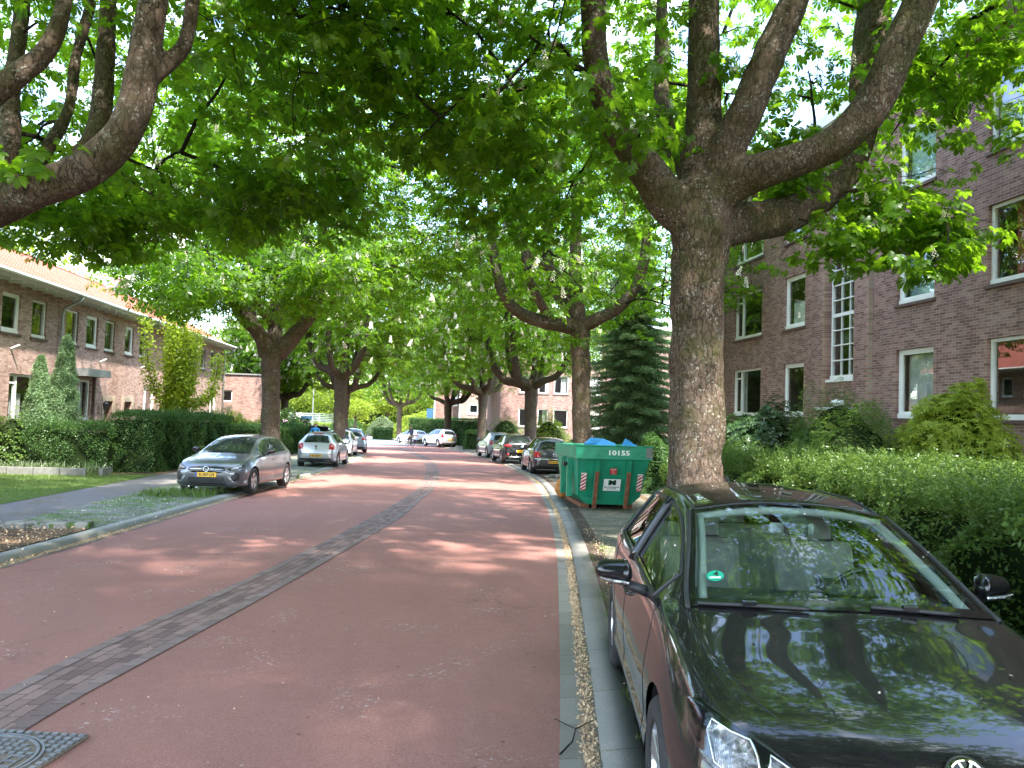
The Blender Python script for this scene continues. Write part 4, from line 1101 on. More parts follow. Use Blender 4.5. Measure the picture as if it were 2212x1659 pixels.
# ---- tree at the left edge --------------------------------------------------
L1 = [[(-6.5, 9.8, -.35, .52), (-6.5, 9.8, .4, .44), (-6.48, 9.8, 1.6, .41), (-6.4, 9.75, 2.6, .42), (-6.3, 9.7, 3.2, .42), (-6.2, 9.7, 3.6, .34)],
 [(-6.35, 9.7, 3.15, .36), (-5.80, 9.55, 3.42, .315), (-5.18, 9.20, 3.68, .280), (-4.56, 8.80, 3.98, .245), (-4.05, 8.60, 4.08, .226), (-3.65, 8.50, 4.23, .225), (-3.30, 8.40, 4.49, .214), (-3.07, 8.30, 4.82, .193), (-3.00, 8.30, 5.16, .184), (-2.96, 8.30, 5.61, .179), (-2.92, 8.30, 6.06, .170), (-2.86, 8.30, 6.66, .137), (-2.76, 8.30, 7.48, .098), (-2.6, 8.3, 9, .05)],
 [(-2.98, 8.3, 5.0, .12), (-2.92, 8.32, 5.22, .116), (-2.78, 8.50, 5.52, .105), (-2.67, 8.60, 5.78, .096), (-2.65, 8.70, 6.30, .092), (-2.64, 8.80, 7.05, .073)],
 [(-6.25, 9.8, 3.3, .30), (-6.01, 9.80, 3.54, .274), (-5.59, 10.20, 4.00, .230), (-5.16, 10.60, 4.43, .199), (-4.80, 10.90, 4.92, .188), (-4.54, 11.00, 5.42, .178), (-4.55, 11.20, 6.15, .162), (-4.62, 11.40, 6.90, .146), (-4.70, 11.60, 7.67, .135), (-4.79, 11.80, 8.62, .110)],
 [(-6.2, 9.6, 3.5, .24), (-5.65, 9.1, 4.2, .19), (-5.15, 8.80, 4.59, .169), (-4.81, 8.80, 5.02, .155), (-4.45, 8.80, 5.36, .136), (-4.27, 8.90, 5.63, .123), (-4.17, 9.00, 6.00, .109), (-4.16, 9.10, 6.48, .100), (-4.15, 9.10, 7.13, .074), (-4.1, 9.1, 8.4, .05)],
 [(-6.2, 9.7, 3.4, .26), (-5.74, 9.60, 3.9, .213), (-5.40, 10.00, 4.42, .170), (-5.32, 10.40, 5.03, .148), (-5.44, 10.60, 5.70, .139), (-5.55, 10.90, 6.44, .125), (-5.66, 11.20, 7.36, .109), (-5.7, 11.4, 9, .06)],
 [(-5.3, 10.50, 4.33, .121), (-5.10, 11.00, 5.31, .107), (-5.07, 11.40, 5.99, .098), (-5.10, 11.60, 6.81, .094), (-5.01, 11.80, 7.75, .089)],
 [(-6.4, 9.6, 3.4, .3), (-7.2, 9.0, 4.2, .24), (-8.0, 8.6, 5.4, .2), (-8.4, 8.4, 7, .15), (-8.6, 8.4, 9, .1)]]
def rejL1(P):
    near = (P[:, 1] < 8.9) & (P[:, 2] < 7.4) & (P[:, 0] > -7.5)
    low = (P[:, 2] < 5.0) & (P[:, 1] < 12.5) & (P[:, 0] > -6.5)
    mid = (P[:, 1] < 11.0) & (P[:, 2] < 6.6) & (P[:, 0] > -6.5) & (P[:, 0] < -2.6)
    return near | low | mid
c2 = envelope(2050, (-5.7, 10.8, 9.0), (6.8, 6.8, 5.4), 4.5, 5.1, gap=-.36, reject=rejL1)
c2 = np.vstack([c2, clusters((-2.6, 13.5, 5.5), (1.8, 1.8, .8), 130), clusters((-5.2, 15.6, 5.6), (2.4, 1.2, 1.0), 150), clusters((-6.5, 14.2, 5.1), (2.4, 1.6, .7), 110), clusters((-3.75, 8.15, 4.48), (.12, .1, .04), 1), clusters((-4.05, 8.2, 4.36), (.1, .1, .04), 2), clusters((-4.6, 8.3, 4.25), (.15, .1, .05), 2), clusters((-1.2, 10.5, 7.0), (1.4, 2, 1.0), 90)])
c2 = np.vstack([c2, clusters((-5.6, 10.4, 11.0), (5.8, 5.8, 1.8), 420)])  # upper leaf layer added for its shade on the road
tree2 = chestnut('chestnut_tree', (-6.5, 9.8, gz(9.8)), L1, 'chestnut at the left edge whose thick pale bough with a round knot hangs into view', c2, (-6, 10, 8), TPL_NEAR, voxel=.035, blossoms=.09)
m = MB(); m.lathe([(.0, -.05), (.022, -.045), (.034, .012), (.055, .028), (.078, .015), (.095, -.04)], (-4.17, 8.345, 4.05), (.12, -1, .02), 20); kn = m.build('knot', 'bark_chestnut', tree2, smooth=True, xf=Matrix.Translation((6.5, -9.8, -gz(9.8))))

# ---- second right tree ------------------------------------------------------
T2 = [[(6.05, 27.5, -.9, .55), (6.03, 27.5, -.4, .43), (6.01, 27.5, .13, .375), (5.96, 27.5, 1.06, .350), (5.88, 27.5, 2.66, .339), (5.82, 27.5, 4.19, .345), (5.76, 27.5, 5.04, .40), (5.71, 27.5, 5.38, .36)],
 [(5.63, 27.50, 5.10, .305), (4.77, 27.00, 5.10, .249), (3.86, 26.60, 5.21, .228), (3.17, 26.40, 5.53, .210), (2.73, 26.20, 6.04, .192), (2.45, 26.20, 6.99, .176), (2.28, 26.20, 8.11, .160), (2.17, 26.20, 9.73, .128), (1.98, 26.20, 11.34, .096)],
 [(5.80, 27.50, 5.12, .306), (6.33, 27.20, 5.37, .236), (7.05, 27.00, 5.80, .218), (7.63, 27.00, 6.51, .202), (7.87, 27.00, 7.12, .203), (8.02, 27.00, 7.97, .186), (8.04, 27.00, 9.17, .152), (8.12, 27.00, 10.72, .119)],
 [(5.71, 27.50, 5.2, .306), (5.62, 27.60, 6.24, .256), (5.52, 27.60, 7.61, .222), (5.57, 27.80, 9.04, .190), (5.47, 28.00, 10.84, .157)],
 [(5.72, 27.50, 5.21, .272), (5.27, 28.50, 6.18, .228), (4.88, 29.00, 7.13, .214), (4.74, 29.30, 8.63, .199), (4.68, 29.50, 10.51, .164), (4.53, 29.50, 12.16, .128)],
 [(4.68, 27.00, 5.12, .183), (4.03, 26.20, 5.79, .161), (3.54, 25.80, 6.66, .142), (3.30, 25.60, 8.04, .126), (3.08, 25.50, 9.58, .094)],
 [(5.66, 27.60, 6.0, .188), (4.97, 28.50, 7.22, .158), (4.23, 29.00, 7.81, .143), (3.44, 29.50, 8.96, .127)]]
def rejmid(tx, ty, zl, zfront):
    def f(P):
        r = np.hypot(P[:, 0]-tx, P[:, 1]-ty)
        return ((r < 3.0) & (P[:, 2] < zl)) | ((P[:, 1] < ty-.2) & (r < 4) & (P[:, 2] < zfront) & (RNG.random(len(P)) < .55))
    return f
c3 = envelope(2100, (5.6, 27.5, 9.3), (6.6, 6.4, 5.6), 4.3, 9.7, gap=-.3, reject=rejmid(5.6, 27.5, 5.9, 8.4))
c3 = np.vstack([c3, clusters((.9, 26, 7.2), (1.3, 1.6, .9), 60), clusters((6.6, 26.4, 7.6), (.7, .6, .25), 14), clusters((5.2, 26.2, 4.6), (.5, .3, .2), 6)])
c3 = np.vstack([c3, clusters((4.6, 26.6, 11.0), (6, 6, 1.8), 450)])  # high leaves added so the crown shades the road more evenly
tree3 = chestnut('chestnut_tree', (6.03, 27.5, gz(27.5)), T2, 'second chestnut on the right, wide U shaped limbs, rising behind the green skip', c3, (5.6, 27.5, 8.5), TPL_FAR, blossoms=.14, rtw=.013)
# ---- left tree behind the silver hatchback ----------------------------------
L2 = [[(-5.1, 28, -.95, .55), (-5.12, 28, -.4, .42), (-5.13, 28, .2, .36), (-5.16, 28.00, .9, .33), (-5.20, 28.00, 2.11, .312), (-5.25, 28.00, 3.26, .335), (-5.20, 28.00, 3.76, .40), (-5.2, 28, 4.0, .33)],
 [(-5.35, 28.00, 3.67, .329), (-5.62, 27.60, 4.36, .243), (-6.02, 27.20, 4.78, .207), (-6.39, 27.00, 5.37, .190), (-6.65, 27.00, 6.15, .174), (-6.86, 27.00, 7.26, .142), (-7.08, 27.00, 8.84, .111)],
 [(-5.04, 28.00, 3.70, .329), (-4.38, 27.70, 4.42, .262), (-3.88, 27.40, 5.07, .227), (-3.58, 27.20, 6.03, .210), (-3.52, 27.20, 7.17, .194), (-3.62, 27.20, 8.80, .146), (-3.61, 27.20, 10.44, .114)],
 [(-5.20, 28.00, 3.84, .296), (-5.20, 28.20, 4.77, .249), (-5.20, 28.40, 5.80, .234), (-5.27, 28.50, 7.17, .202), (-5.28, 28.60, 8.89, .169), (-5.3, 28.6, 11, .1)],
 [(-5.28, 28.00, 3.75, .280), (-6.17, 29.00, 4.81, .221), (-6.41, 29.50, 6.08, .208), (-6.42, 29.60, 7.67, .174), (-6.57, 29.60, 9.24, .139)],
 [(-5.15, 28.20, 4.67, .199), (-5.62, 27.40, 5.31, .161), (-5.78, 27.20, 6.24, .128), (-5.73, 27.00, 7.80, .111)]]
c4 = envelope(2200, (-5.0, 27.6, 9.0), (6.3, 6.3, 5.6), 4.1, 14.2, gap=-.32, reject=rejmid(-5.1, 28, 4.6, 6.2))
c4 = np.vstack([c4, clusters((-3.6, 23.5, 5.2), (1.8, 1.0, .7), 60), clusters((-7.2, 25.2, 5.3), (1.8, 1.4, .9), 120), clusters((-5.0, 24.6, 6.4), (1.8, 1.2, 1.2), 120)])
c4 = np.vstack([c4, clusters((-4.6, 26.6, 11.0), (6, 6, 1.8), 450), clusters((-6.6, 21.6, 5.25), (2.2, 1.5, .8), 150), clusters((-2.6, 22.0, 6.0), (1.8, 1.5, .9), 90)])  # first group: high leaves added for shade on the road
tree4 = chestnut('chestnut_tree', (-5.12, 28, gz(28)), L2, 'dark chestnut with low forked trunk standing right behind the silver hatchback', c4, (-5.1, 28, 8.5), TPL_FAR, blossoms=.07, rtw=.013)

# ---- generic row trees: two patterns copied ----------------------------------
def generic_limbs(seed, hf=3.9, r0=.34):
    rr = random.Random(seed)
    L = [[(0, 0, -.3, r0*1.5), (0, 0, .15, r0*1.2), (.02, 0, 1.0, r0), (.0, .03, 2.4, r0*.95), (0, 0, hf-.3, r0*1.05), (0, 0, hf+.2, r0*1.1), (0, 0, hf+.5, r0*.9)]]
    n = 6
    for i in range(n):
        a = 2*math.pi*i/n + rr.uniform(-.35, .35); out = rr.uniform(1.5, 2.9) if i else .2
        h = rr.uniform(.5, 1.2); c, s = math.cos(a), math.sin(a); w = r0*rr.uniform(.55, .75)
        L.append([(0, 0, hf, w*1.15), (c*out*.35, s*out*.35, hf+h*.35+.1, w), (c*out*.7, s*out*.7, hf+h*.7+.1, w*.85), (c*out, s*out, hf+h+1.0, w*.75), (c*out*1.12, s*out*1.12, hf+h+2.4, w*.6), (c*out*1.2, s*out*1.2, hf+h+4.2, w*.45), (c*out*1.2, s*out*1.2, hf+h+6, w*.25)])
    return L
def generic_tree(seed, loc, label, nt=2000, hf=3.9, zlow=4.0, blos=.32, mat='leaf_chestnut_far', r0=.34, rad=(5.8, 5.8, 5.0)):
    Lm = generic_limbs(seed, hf, r0)
    x, y = loc; g0 = gz(y)
    W = [[(p[0]+x, p[1]+y, p[2]+g0, p[3]) for p in l] for l in Lm]
    C = envelope(nt, (x, y, g0+9.2), rad, g0+zlow, seed*1.7, gap=-.33, reject=rejmid(x, y, g0+hf+1.0, g0+hf+2.4))
    C = np.vstack([C, clusters((x, y, g0+11.0), (5.6, 5.6, 1.6), 400)])  # high leaf layer added to deepen the shade below the crown
    return chestnut('chestnut_tree', (x, y, g0), W, label, C, (x, y, g0+8.5), TPL_FAR, mat=mat, bark='bark_far', blossoms=blos, scale=1.15, rtw=.014, nbig=90)
g1 = generic_tree(21, (6.32, 43), 'third chestnut on the right rising behind the dark hatchback beside the skip', hf=4.2, r0=.36)
g2 = generic_tree(34, (-4.34, 43.5), 'left chestnut between the two silver and white hatchbacks, straight furrowed trunk', hf=4.4, blos=.35)
copy_thing(g2, (4.76, 57, gz(57)), R(120), 'fourth chestnut on the right beside a low clipped hedge, behind the silver van')
copy_thing(g1, (2.75, 72, gz(72)), R(200), 'chestnut whose trunk stands in front of the silver estate car', .95)
copy_thing(g2, (-2.2, 93, gz(93)), R(60), 'farthest chestnut on the right just left of the white car and cyclist', .95)
copy_thing(g1, (-5.4, 57.5, gz(57.5)), R(75), 'chestnut half hidden behind the left trunk beside the white hatchback')
copy_thing(g2, (-10.6, 63, gz(63)), R(250), 'thin dark pollard chestnut past the pink rhododendron on the left', .85)
copy_thing(g1, (-12.6, 64, gz(64)), R(300), 'short dark pollard chestnut in front of the brick annex', .8)
copy_thing(g2, (2.6, -2.4, gz(-2.4)), R(10), 'unseen chestnut added on the right behind the viewpoint to shade the near road', 1.22)  # out of view, added and enlarged to cast shade on the near road
copy_thing(g1, (-6.4, -2.6, gz(-2.6)), R(40), 'unseen chestnut added on the left behind the viewpoint to shade the near road', 1.22)  # also out of view, added as a shade caster for the near road

# ---- round-crowned background trees -----------------------------------------
def round_tree(name, loc, H, rad, mat, label, cat='tree', n=700, leafs=1.9, seed=1, trunk_h=None, r0=.2, group=None, bark='bark_far', copper=False):
    x, y = loc; g0 = gz(y); th = trunk_h or H*.3
    root = empty(name, (x, y, g0)); tag(root, label, cat, group)
    limbs = [[(0, 0, -.3, r0*1.3), (0, 0, .5, r0), (.05, 0, th, r0*.9), (0, 0, H*.75, r0*.35)]]
    rr = random.Random(seed)
    for i in range(6):
        a = i*1.05+rr.random()*.5; o = rad*.75
        limbs.append([(0, 0, th+.1, r0*.55), (math.cos(a)*o*.4, math.sin(a)*o*.4, th+H*.12, r0*.4), (math.cos(a)*o, math.sin(a)*o, th+H*.4, r0*.12)])
    limbs_mesh(limbs, 8, .1, seed, 3).build('trunk', bark, root, smooth=True)
    C = envelope(n, (0, 0, (H+th)/2+.2), (rad, rad, (H-th)/2), th*.85, seed*2.3, inner=.55, gap=-.25, gapf=.9/rad*2)
    nl = 9; P = np.repeat(C, nl, 0)+RNG.normal(size=(len(C)*nl, 3))*rad*.085
    nr = np.array([0, 0, .9])+.6*P/np.linalg.norm(P, axis=1, keepdims=True)+RNG.normal(size=P.shape)*.5
    V, F = instance(tpl_blade(.13, .09, 1, .1), P, nr, rnd_dir(len(P)), leafs*(.6+.7*RNG.random(len(P))))
    leaf_obj('crown', V, F, mat, root)
    return root
bt = 'trees beyond the houses and the crossing'
b1_ = round_tree('leafy_tree', (-27, 50), 14.5, 7.5, 'leaf_bright', 'tall sunlit yellow green tree showing over the orange tiled roof', n=1500, leafs=2.2, seed=3, group=bt, r0=.35)
b2_ = round_tree('leafy_tree', (-12, 128), 12, 7, 'leaf_bright', 'bright green tree above the yellow hedge just right of the far left trunk', n=1400, leafs=2.6, seed=4, group=bt, r0=.3, trunk_h=2.2)
copy_thing(b2_, (-22, 138, gz(138)), 1.3, 'broad bright tree behind the white slatted fence', 1.0)
copy_thing(b2_, (-2, 134, gz(134)), 2.3, 'bright tree behind the farthest right chestnut trunk', 1.1)
copy_thing(b1_, (8, 128, gz(128)), 2.9, 'bright tree behind the pink corner building', 1.0)
copy_thing(b1_, (-32, 80, gz(80)), .9, 'bright tree standing beyond the far end of the tiled roof', .95)
copy_thing(b2_, (-34, 120, gz(120)), 3.9, 'broad bright tree left of the white slatted fence', 1.15)
copy_thing(b2_, (18, 110, gz(110)), .4, 'green tree behind the brown brick flats', 1.1)
copy_thing(b1_, (-40, 36, gz(36)), 4.1, 'sunlit tree behind the near end of the tiled roof', 1.0)
b3_ = round_tree('leafy_tree', (-8.6, 108), 5.0, 2.4, 'leaf_bright', 'young round green tree with slim pale stem on the far verge', n=420, leafs=1.9, seed=8, group=bt, r0=.16, trunk_h=2.4)
copy_thing(b3_, (-4.6, 116, gz(116)), 2.0, 'second young tree beyond the crossing, partly behind the far chestnut', 1.3)
round_tree('copper_beech', (-14.6, 66), 9.5, 3.4, 'leaf_copper', 'copper leaved tree at the far end of the terraced houses', n=700, leafs=1.8, seed=9, r0=.22)
# lime coloured upright maple in the front garden
mp = empty('golden_maple', (-10.7, 35.5, gz(35.5))); tag(mp, 'upright golden green maple fanning out before the terraced houses', 'tree')
rr = random.Random(5); tips = []
lb = [[(0, 0, -.2, .09), (0, .02, .9, .075), (.02, 0, 1.6, .07)]]
for i in range(11):
    a = rr.uniform(0, 6.28); o = rr.uniform(.3, 2.1); hh = rr.uniform(4.6, 7.2)-o*.35
    l = [(0, 0, 1.1+rr.random()*.5, .045), (math.cos(a)*o*.35, math.sin(a)*o*.25, 2.2+rr.random()*.5, .032), (math.cos(a)*o*.8, math.sin(a)*o*.5, hh*.62, .02), (math.cos(a)*o, math.sin(a)*o*.6, hh, .008)]
    lb.append(l); C = catmull([p[:3] for p in l], 16); tips += [c for c in C[10:]]
limbs_mesh(lb, 7, .05, 3, 4).build('trunk', 'bark_far', mp, smooth=True)
tips = np.array(tips); P = np.repeat(tips, 34, 0)+RNG.normal(size=(len(tips)*34, 3))*.16
V, F = instance(tpl_blade(.115, .09, 1, .1), P, np.array([0, 0, .6])+rnd_dir(len(P)), rnd_dir(len(P)), .7+.6*RNG.random(len(P)))
leaf_obj('crown', V, F, 'leaf_golden', mp)

# ---- conifers ----------------------------------------------------------------
sp = empty('spruce', (9.6, 33.5, gz(33.5))); tag(sp, 'dark green spruce with drooping boughs between the big trunk and the green skip', 'conifer')
m = MB(); m.tube([(0, 0, -.2), (0, 0, 5), (0, 0, 12.0)], [.22, .14, .02], 8); m.build('trunk', 'bark_far', sp, smooth=True)
pts = []; dirs = []; bm_ = MB()
for i in range(210):
    z = .35 + 11.2*(i/210)**1.12; rl = 3.0*(1-(z/12.0))**.62*random.uniform(.75, 1.12); a = i*2.399
    c, s = math.cos(a), math.sin(a)
    P_ = [np.array([c*rl*t, s*rl*t, z + .25*rl*t - .42*rl*t*t + .12*rl*max(0, t-.75)*4]) for t in np.linspace(0, 1, 9)]
    bm_.tube(P_, [.03*(1-t)+.006 for t in np.linspace(0, 1, 9)], 3, caps=False)
    side = np.array([-s, c, 0])
    for t in np.linspace(.12, 1, int(10+rl*9)):
        k = t*8; j = min(7, int(k)); q = P_[j]*(1-(k-j))+P_[j+1]*(k-j)
        wv = (1-t)*.42*rl*.7+.10
        for sgn in (-1, 1):
            for u in np.linspace(.05, 1, max(2, int(wv/.07))):
                pts.append(q+side*sgn*wv*u+np.array([c, s, 0])*wv*u*.45+np.array([0, 0, -.22*wv*u-.03])); dirs.append(np.array([c*.6, s*.6, -.75])+side*sgn*.35)
bm_.build('branches', 'bark_twig', sp)
pts = np.array(pts); dirs = np.array(dirs)
pts = np.repeat(pts, 3, 0)+RNG.normal(size=(len(pts)*3, 3))*.035; dirs = np.repeat(dirs, 3, 0)+RNG.normal(size=(len(dirs)*3, 3))*.3
V, F = instance(tpl_blade(.17, .030, 2, .0), pts, rnd_dir(len(pts))+np.array([0, 0, 1.2]), dirs, .7+.6*RNG.random(len(pts)))
leaf_obj('needles', V, F, 'leaf_conifer', sp)

def column(loc, h, r, label, seed):
    root = empty('juniper', (*loc, gz(loc[1]))); tag(root, label, 'conifer', 'dark columnar junipers by the downpipe')
    m = MB(); m.tube([(0, 0, -.1), (0, 0, h*.8)], [.07, .02], 6); m.build('stem', 'bark_far', root)
    n = int(5200*h*r); z = RNG.random(n)*h; a = RNG.random(n)*6.283
    prof = r*np.minimum(1, (1-z/h)**.55*1.05)*np.minimum(1, .62+z/h*1.8)
    lob = 1+.20*np.sin(a*3+z*3+seed)+.16*np.sin(a*5-z*7)+.5*nz(np.stack([np.cos(a), np.sin(a), z*1.6], 1), 1.6, seed)
    rad = prof*lob*(1-.35*RNG.random(n)**2)
    P = np.stack([np.cos(a)*rad, np.sin(a)*rad, z], 1)
    V, F = instance(tpl_blade(.11, .022, 3, .1), P, rnd_dir(n)+np.stack([np.cos(a), np.sin(a), 0*a], 1), np.stack([np.cos(a)*.5, np.sin(a)*.5, 1+0*a], 1)+RNG.normal(size=P.shape)*.35, .7+.7*RNG.random(n))
    leaf_obj('foliage', V, F, 'leaf_conifer', root)
column((-12.05, 27.9), 4.55, .52, 'taller dark columnar juniper right of the grey downpipe', 1)
column((-12.25, 26.6), 3.75, .45, 'shorter dark columnar juniper left of the grey downpipe', 4)

# ---- hedges: clipped volumes of leaves over a twiggy core ---------------------------
def hedge(name, path, width, height, label, mat, dens=900, leaf=.035, lw=.6, rough=.12, cat='hedge', group=None, taper=.0, sprigs=0, corecol='bark_twig', seed=0):
    P0 = np.array(path, float); d = np.diff(P0, axis=0); L = np.concatenate([[0], np.cumsum(np.hypot(d[:, 0], d[:, 1]))]); tot = L[-1]
    org = np.array([P0[0, 0], P0[0, 1], gz(P0[0, 1])])
    root = empty(name, org); tag(root, label, cat, group)
    def at(s):
        x = np.interp(s, L, P0[:, 0]); y = np.interp(s, L, P0[:, 1])
        e = .3; x2 = np.interp(np.minimum(s+e, tot), L, P0[:, 0])-np.interp(np.maximum(s-e, 0), L, P0[:, 0]); y2 = np.interp(np.minimum(s+e, tot), L, P0[:, 1])-np.interp(np.maximum(s-e, 0), L, P0[:, 1])
        h = np.hypot(x2, y2); return x, y, -y2/h, x2/h      # normal to the left
    area = tot*(width+2*height)+width*height*2; n = int(area*dens)
    per = width+2*height
    s = RNG.random(n)*tot; q = RNG.random(n)*per
    ends = RNG.random(n) < (2*width*height/area)
    lat = np.where(q < height, -width/2, np.where(q < height+width, q-height-width/2, width/2))
    zz = np.where(q < height, q, np.where(q < height+width, height, per-q))
    ol = np.where(q < height, -1.0, np.where(q < height+width, 0, 1.0)); oz = np.where((q >= height) & (q < height+width), 1.0, 0)
    se = np.where(RNG.random(n) < .5, 0.0, tot); lat = np.where(ends, (RNG.random(n)-.5)*width, lat); zz = np.where(ends, RNG.random(n)*height, zz); s = np.where(ends, se, s)
    oe = np.where(ends, np.where(se > 0, 1.0, -1.0), 0.0); ol = np.where(ends, 0, ol); oz = np.where(ends, 0, oz)
    # rounded shoulders
    edge = np.clip((zz-(height-.25))/.25, 0, 1)*np.clip((np.abs(lat)-(width/2-.25))/.25, 0, 1)
    x, y, nx, ny = at(s)
    ax_, ay_ = ny, -nx
    W = np.stack([x, y, zz], 1)
    dn = nz(W*np.array([1, 1, 1.3]), 1.1, seed)*rough*2 + nz(W, 3.2, seed+2)*rough*.8
    depth = dn - np.abs(RNG.normal(size=n))*.045 - edge*.09
    lat2 = lat*(1-taper*zz/height) + ol*depth; z2 = zz + oz*depth; s2 = oe*depth
    P = np.stack([x+nx*lat2+ax_*s2, y+ny*lat2+ay_*s2, GZ(y)+z2+.04], 1)
    out = np.stack([nx*ol+ax_*oe, ny*ol+ay_*oe, oz], 1)
    nr = out*.8+rnd_dir(n)*.9+np.array([0, 0, .35])
    P = P-org
    sc = .65+.7*RNG.random(n)
    V, F = instance(tpl_blade(leaf, leaf*lw, 1, .1), P, nr, rnd_dir(n)+out*.3, sc)
    if sprigs:
        k = int(tot*sprigs); ss = RNG.random(k)*tot; x, y, nx, ny = at(ss); la = (RNG.random(k)-.5)*width
        hh = (.10+.26*RNG.random(k)**2)*(1.4 if dens > 2000 else 1)
        base = np.stack([x+nx*la, y+ny*la, GZ(y)+height], 1)-org; dr = rnd_dir(k)*.35+np.array([0, 0, 1.0])
        t = np.linspace(-.3, 1, 12); Q = (base[:, None]+dr[:, None]*(hh[:, None, None]*t[None, :, None])).reshape(-1, 3)
        V2, F2 = instance(tpl_blade(leaf, leaf*lw, 2, .1), Q, rnd_dir(len(Q))+np.array([0, 0, .6]), rnd_dir(len(Q)), .6+.4*RNG.random(len(Q)))
        F = np.vstack([F, F2+len(V)]); V = np.vstack([V, V2])
    np_obj('foliage', V, F, mat, root)
    # core of dark twigs
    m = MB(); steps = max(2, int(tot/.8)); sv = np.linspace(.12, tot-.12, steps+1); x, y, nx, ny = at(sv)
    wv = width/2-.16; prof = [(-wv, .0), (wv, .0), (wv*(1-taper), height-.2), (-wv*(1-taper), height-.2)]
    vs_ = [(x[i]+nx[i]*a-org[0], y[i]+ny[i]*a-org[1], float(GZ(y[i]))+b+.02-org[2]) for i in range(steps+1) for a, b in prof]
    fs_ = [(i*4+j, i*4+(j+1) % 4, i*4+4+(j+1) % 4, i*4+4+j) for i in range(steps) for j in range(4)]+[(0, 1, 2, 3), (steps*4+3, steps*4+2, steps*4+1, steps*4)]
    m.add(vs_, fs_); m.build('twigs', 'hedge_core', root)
    return root
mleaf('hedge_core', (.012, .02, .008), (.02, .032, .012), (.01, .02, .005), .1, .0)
kr = lambda y: float(fR(y))+.46
hedge('privet_hedge', [(kr(y)+3.95, y) for y in (1.0, 3, 5, 7, 9, 11, 13, 15.0)], 2.3, 1.32, 'loose light green hedge running along the right side of the black car', 'leaf_privet', dens=2000, leaf=.047, lw=.5, rough=.34, sprigs=700, seed=1)
hedge('low_hedge', [(kr(y)+3.7, y) for y in (18.5, 21, 24, 27)], 1.1, .95, 'low clipped hedge seen between the green skip and the big trunk', 'leaf_privet', dens=1300, leaf=.045, seed=2)
hedge('low_hedge', [(kr(y)+3.7, y) for y in (30, 34, 38, 42)], 1.2, 1.15, 'low green hedge behind the dark hatchback and the skip', 'leaf_hedge', dens=800, leaf=.06, seed=3)
hedge('clipped_hedge', [(4.9, 64.5), (5.3, 68), (5.6, 72)], 1.9, 1.55, 'low round shouldered clipped hedge right of the silver estate car', 'leaf_hedge', dens=600, leaf=.075, seed=4)
hedge('clipped_hedge', [(-.6, 85.5), (3, 81.5), (7.5, 77)], 1.2, 2.75, 'tall dark clipped hedge behind the white car and silver estate', 'leaf_hedge', dens=420, leaf=.10, seed=5)
hedge('clipped_hedge', [(-5.6, 100), (-3.2, 99)], 1.0, 1.5, 'short clipped hedge at the foot of the farthest chestnut', 'leaf_hedge', dens=350, leaf=.11, seed=6)
hedge('yellow_hedge', [(-16.5, 121), (-4.0, 117)], 1.2, 1.45, 'yellow green low hedge beyond the pale crossing', 'leaf_bright', dens=300, leaf=.13, seed=7)
hedge('yellow_hedge', [(-27, 122), (-18.0, 121)], 1.2, 1.9, 'yellow hedge in front of the white slatted fence', 'leaf_bright', dens=300, leaf=.13, seed=17)
hedge('shrub_belt', [(-95, 160), (-40, 150), (5, 146), (60, 150)], 4.0, 7.5, 'dense green shrub belt closing the view beyond the far crossing', 'leaf_lime', dens=42, leaf=.36, rough=.9, seed=31)
hedge('garden_hedge', [(-16.5, 27.3), (-14.5, 27.0), (-12, 26.5), (-9.6, 26.3)], 1.3, 1.50, 'leafy garden hedge before the terraced houses left of the silver hatchback', 'leaf_hedge', dens=1100, leaf=.055, lw=.55, rough=.22, sprigs=150, seed=8)
hedge('garden_hedge', [(-9.2, 26.2), (-9.0, 30), (-8.7, 35)], 1.4, 1.95, 'tall dense dark garden hedge directly behind the silver hatchback', 'leaf_hedge', dens=1000, leaf=.055, lw=.55, rough=.15, sprigs=60, seed=9)
hedge('garden_hedge', [(-8.3, 37), (-7.9, 43), (-7.4, 50)], 1.5, 1.6, 'garden hedge between the left trunk and the silver hatchback seen from behind', 'leaf_hedge', dens=700, leaf=.07, seed=10)

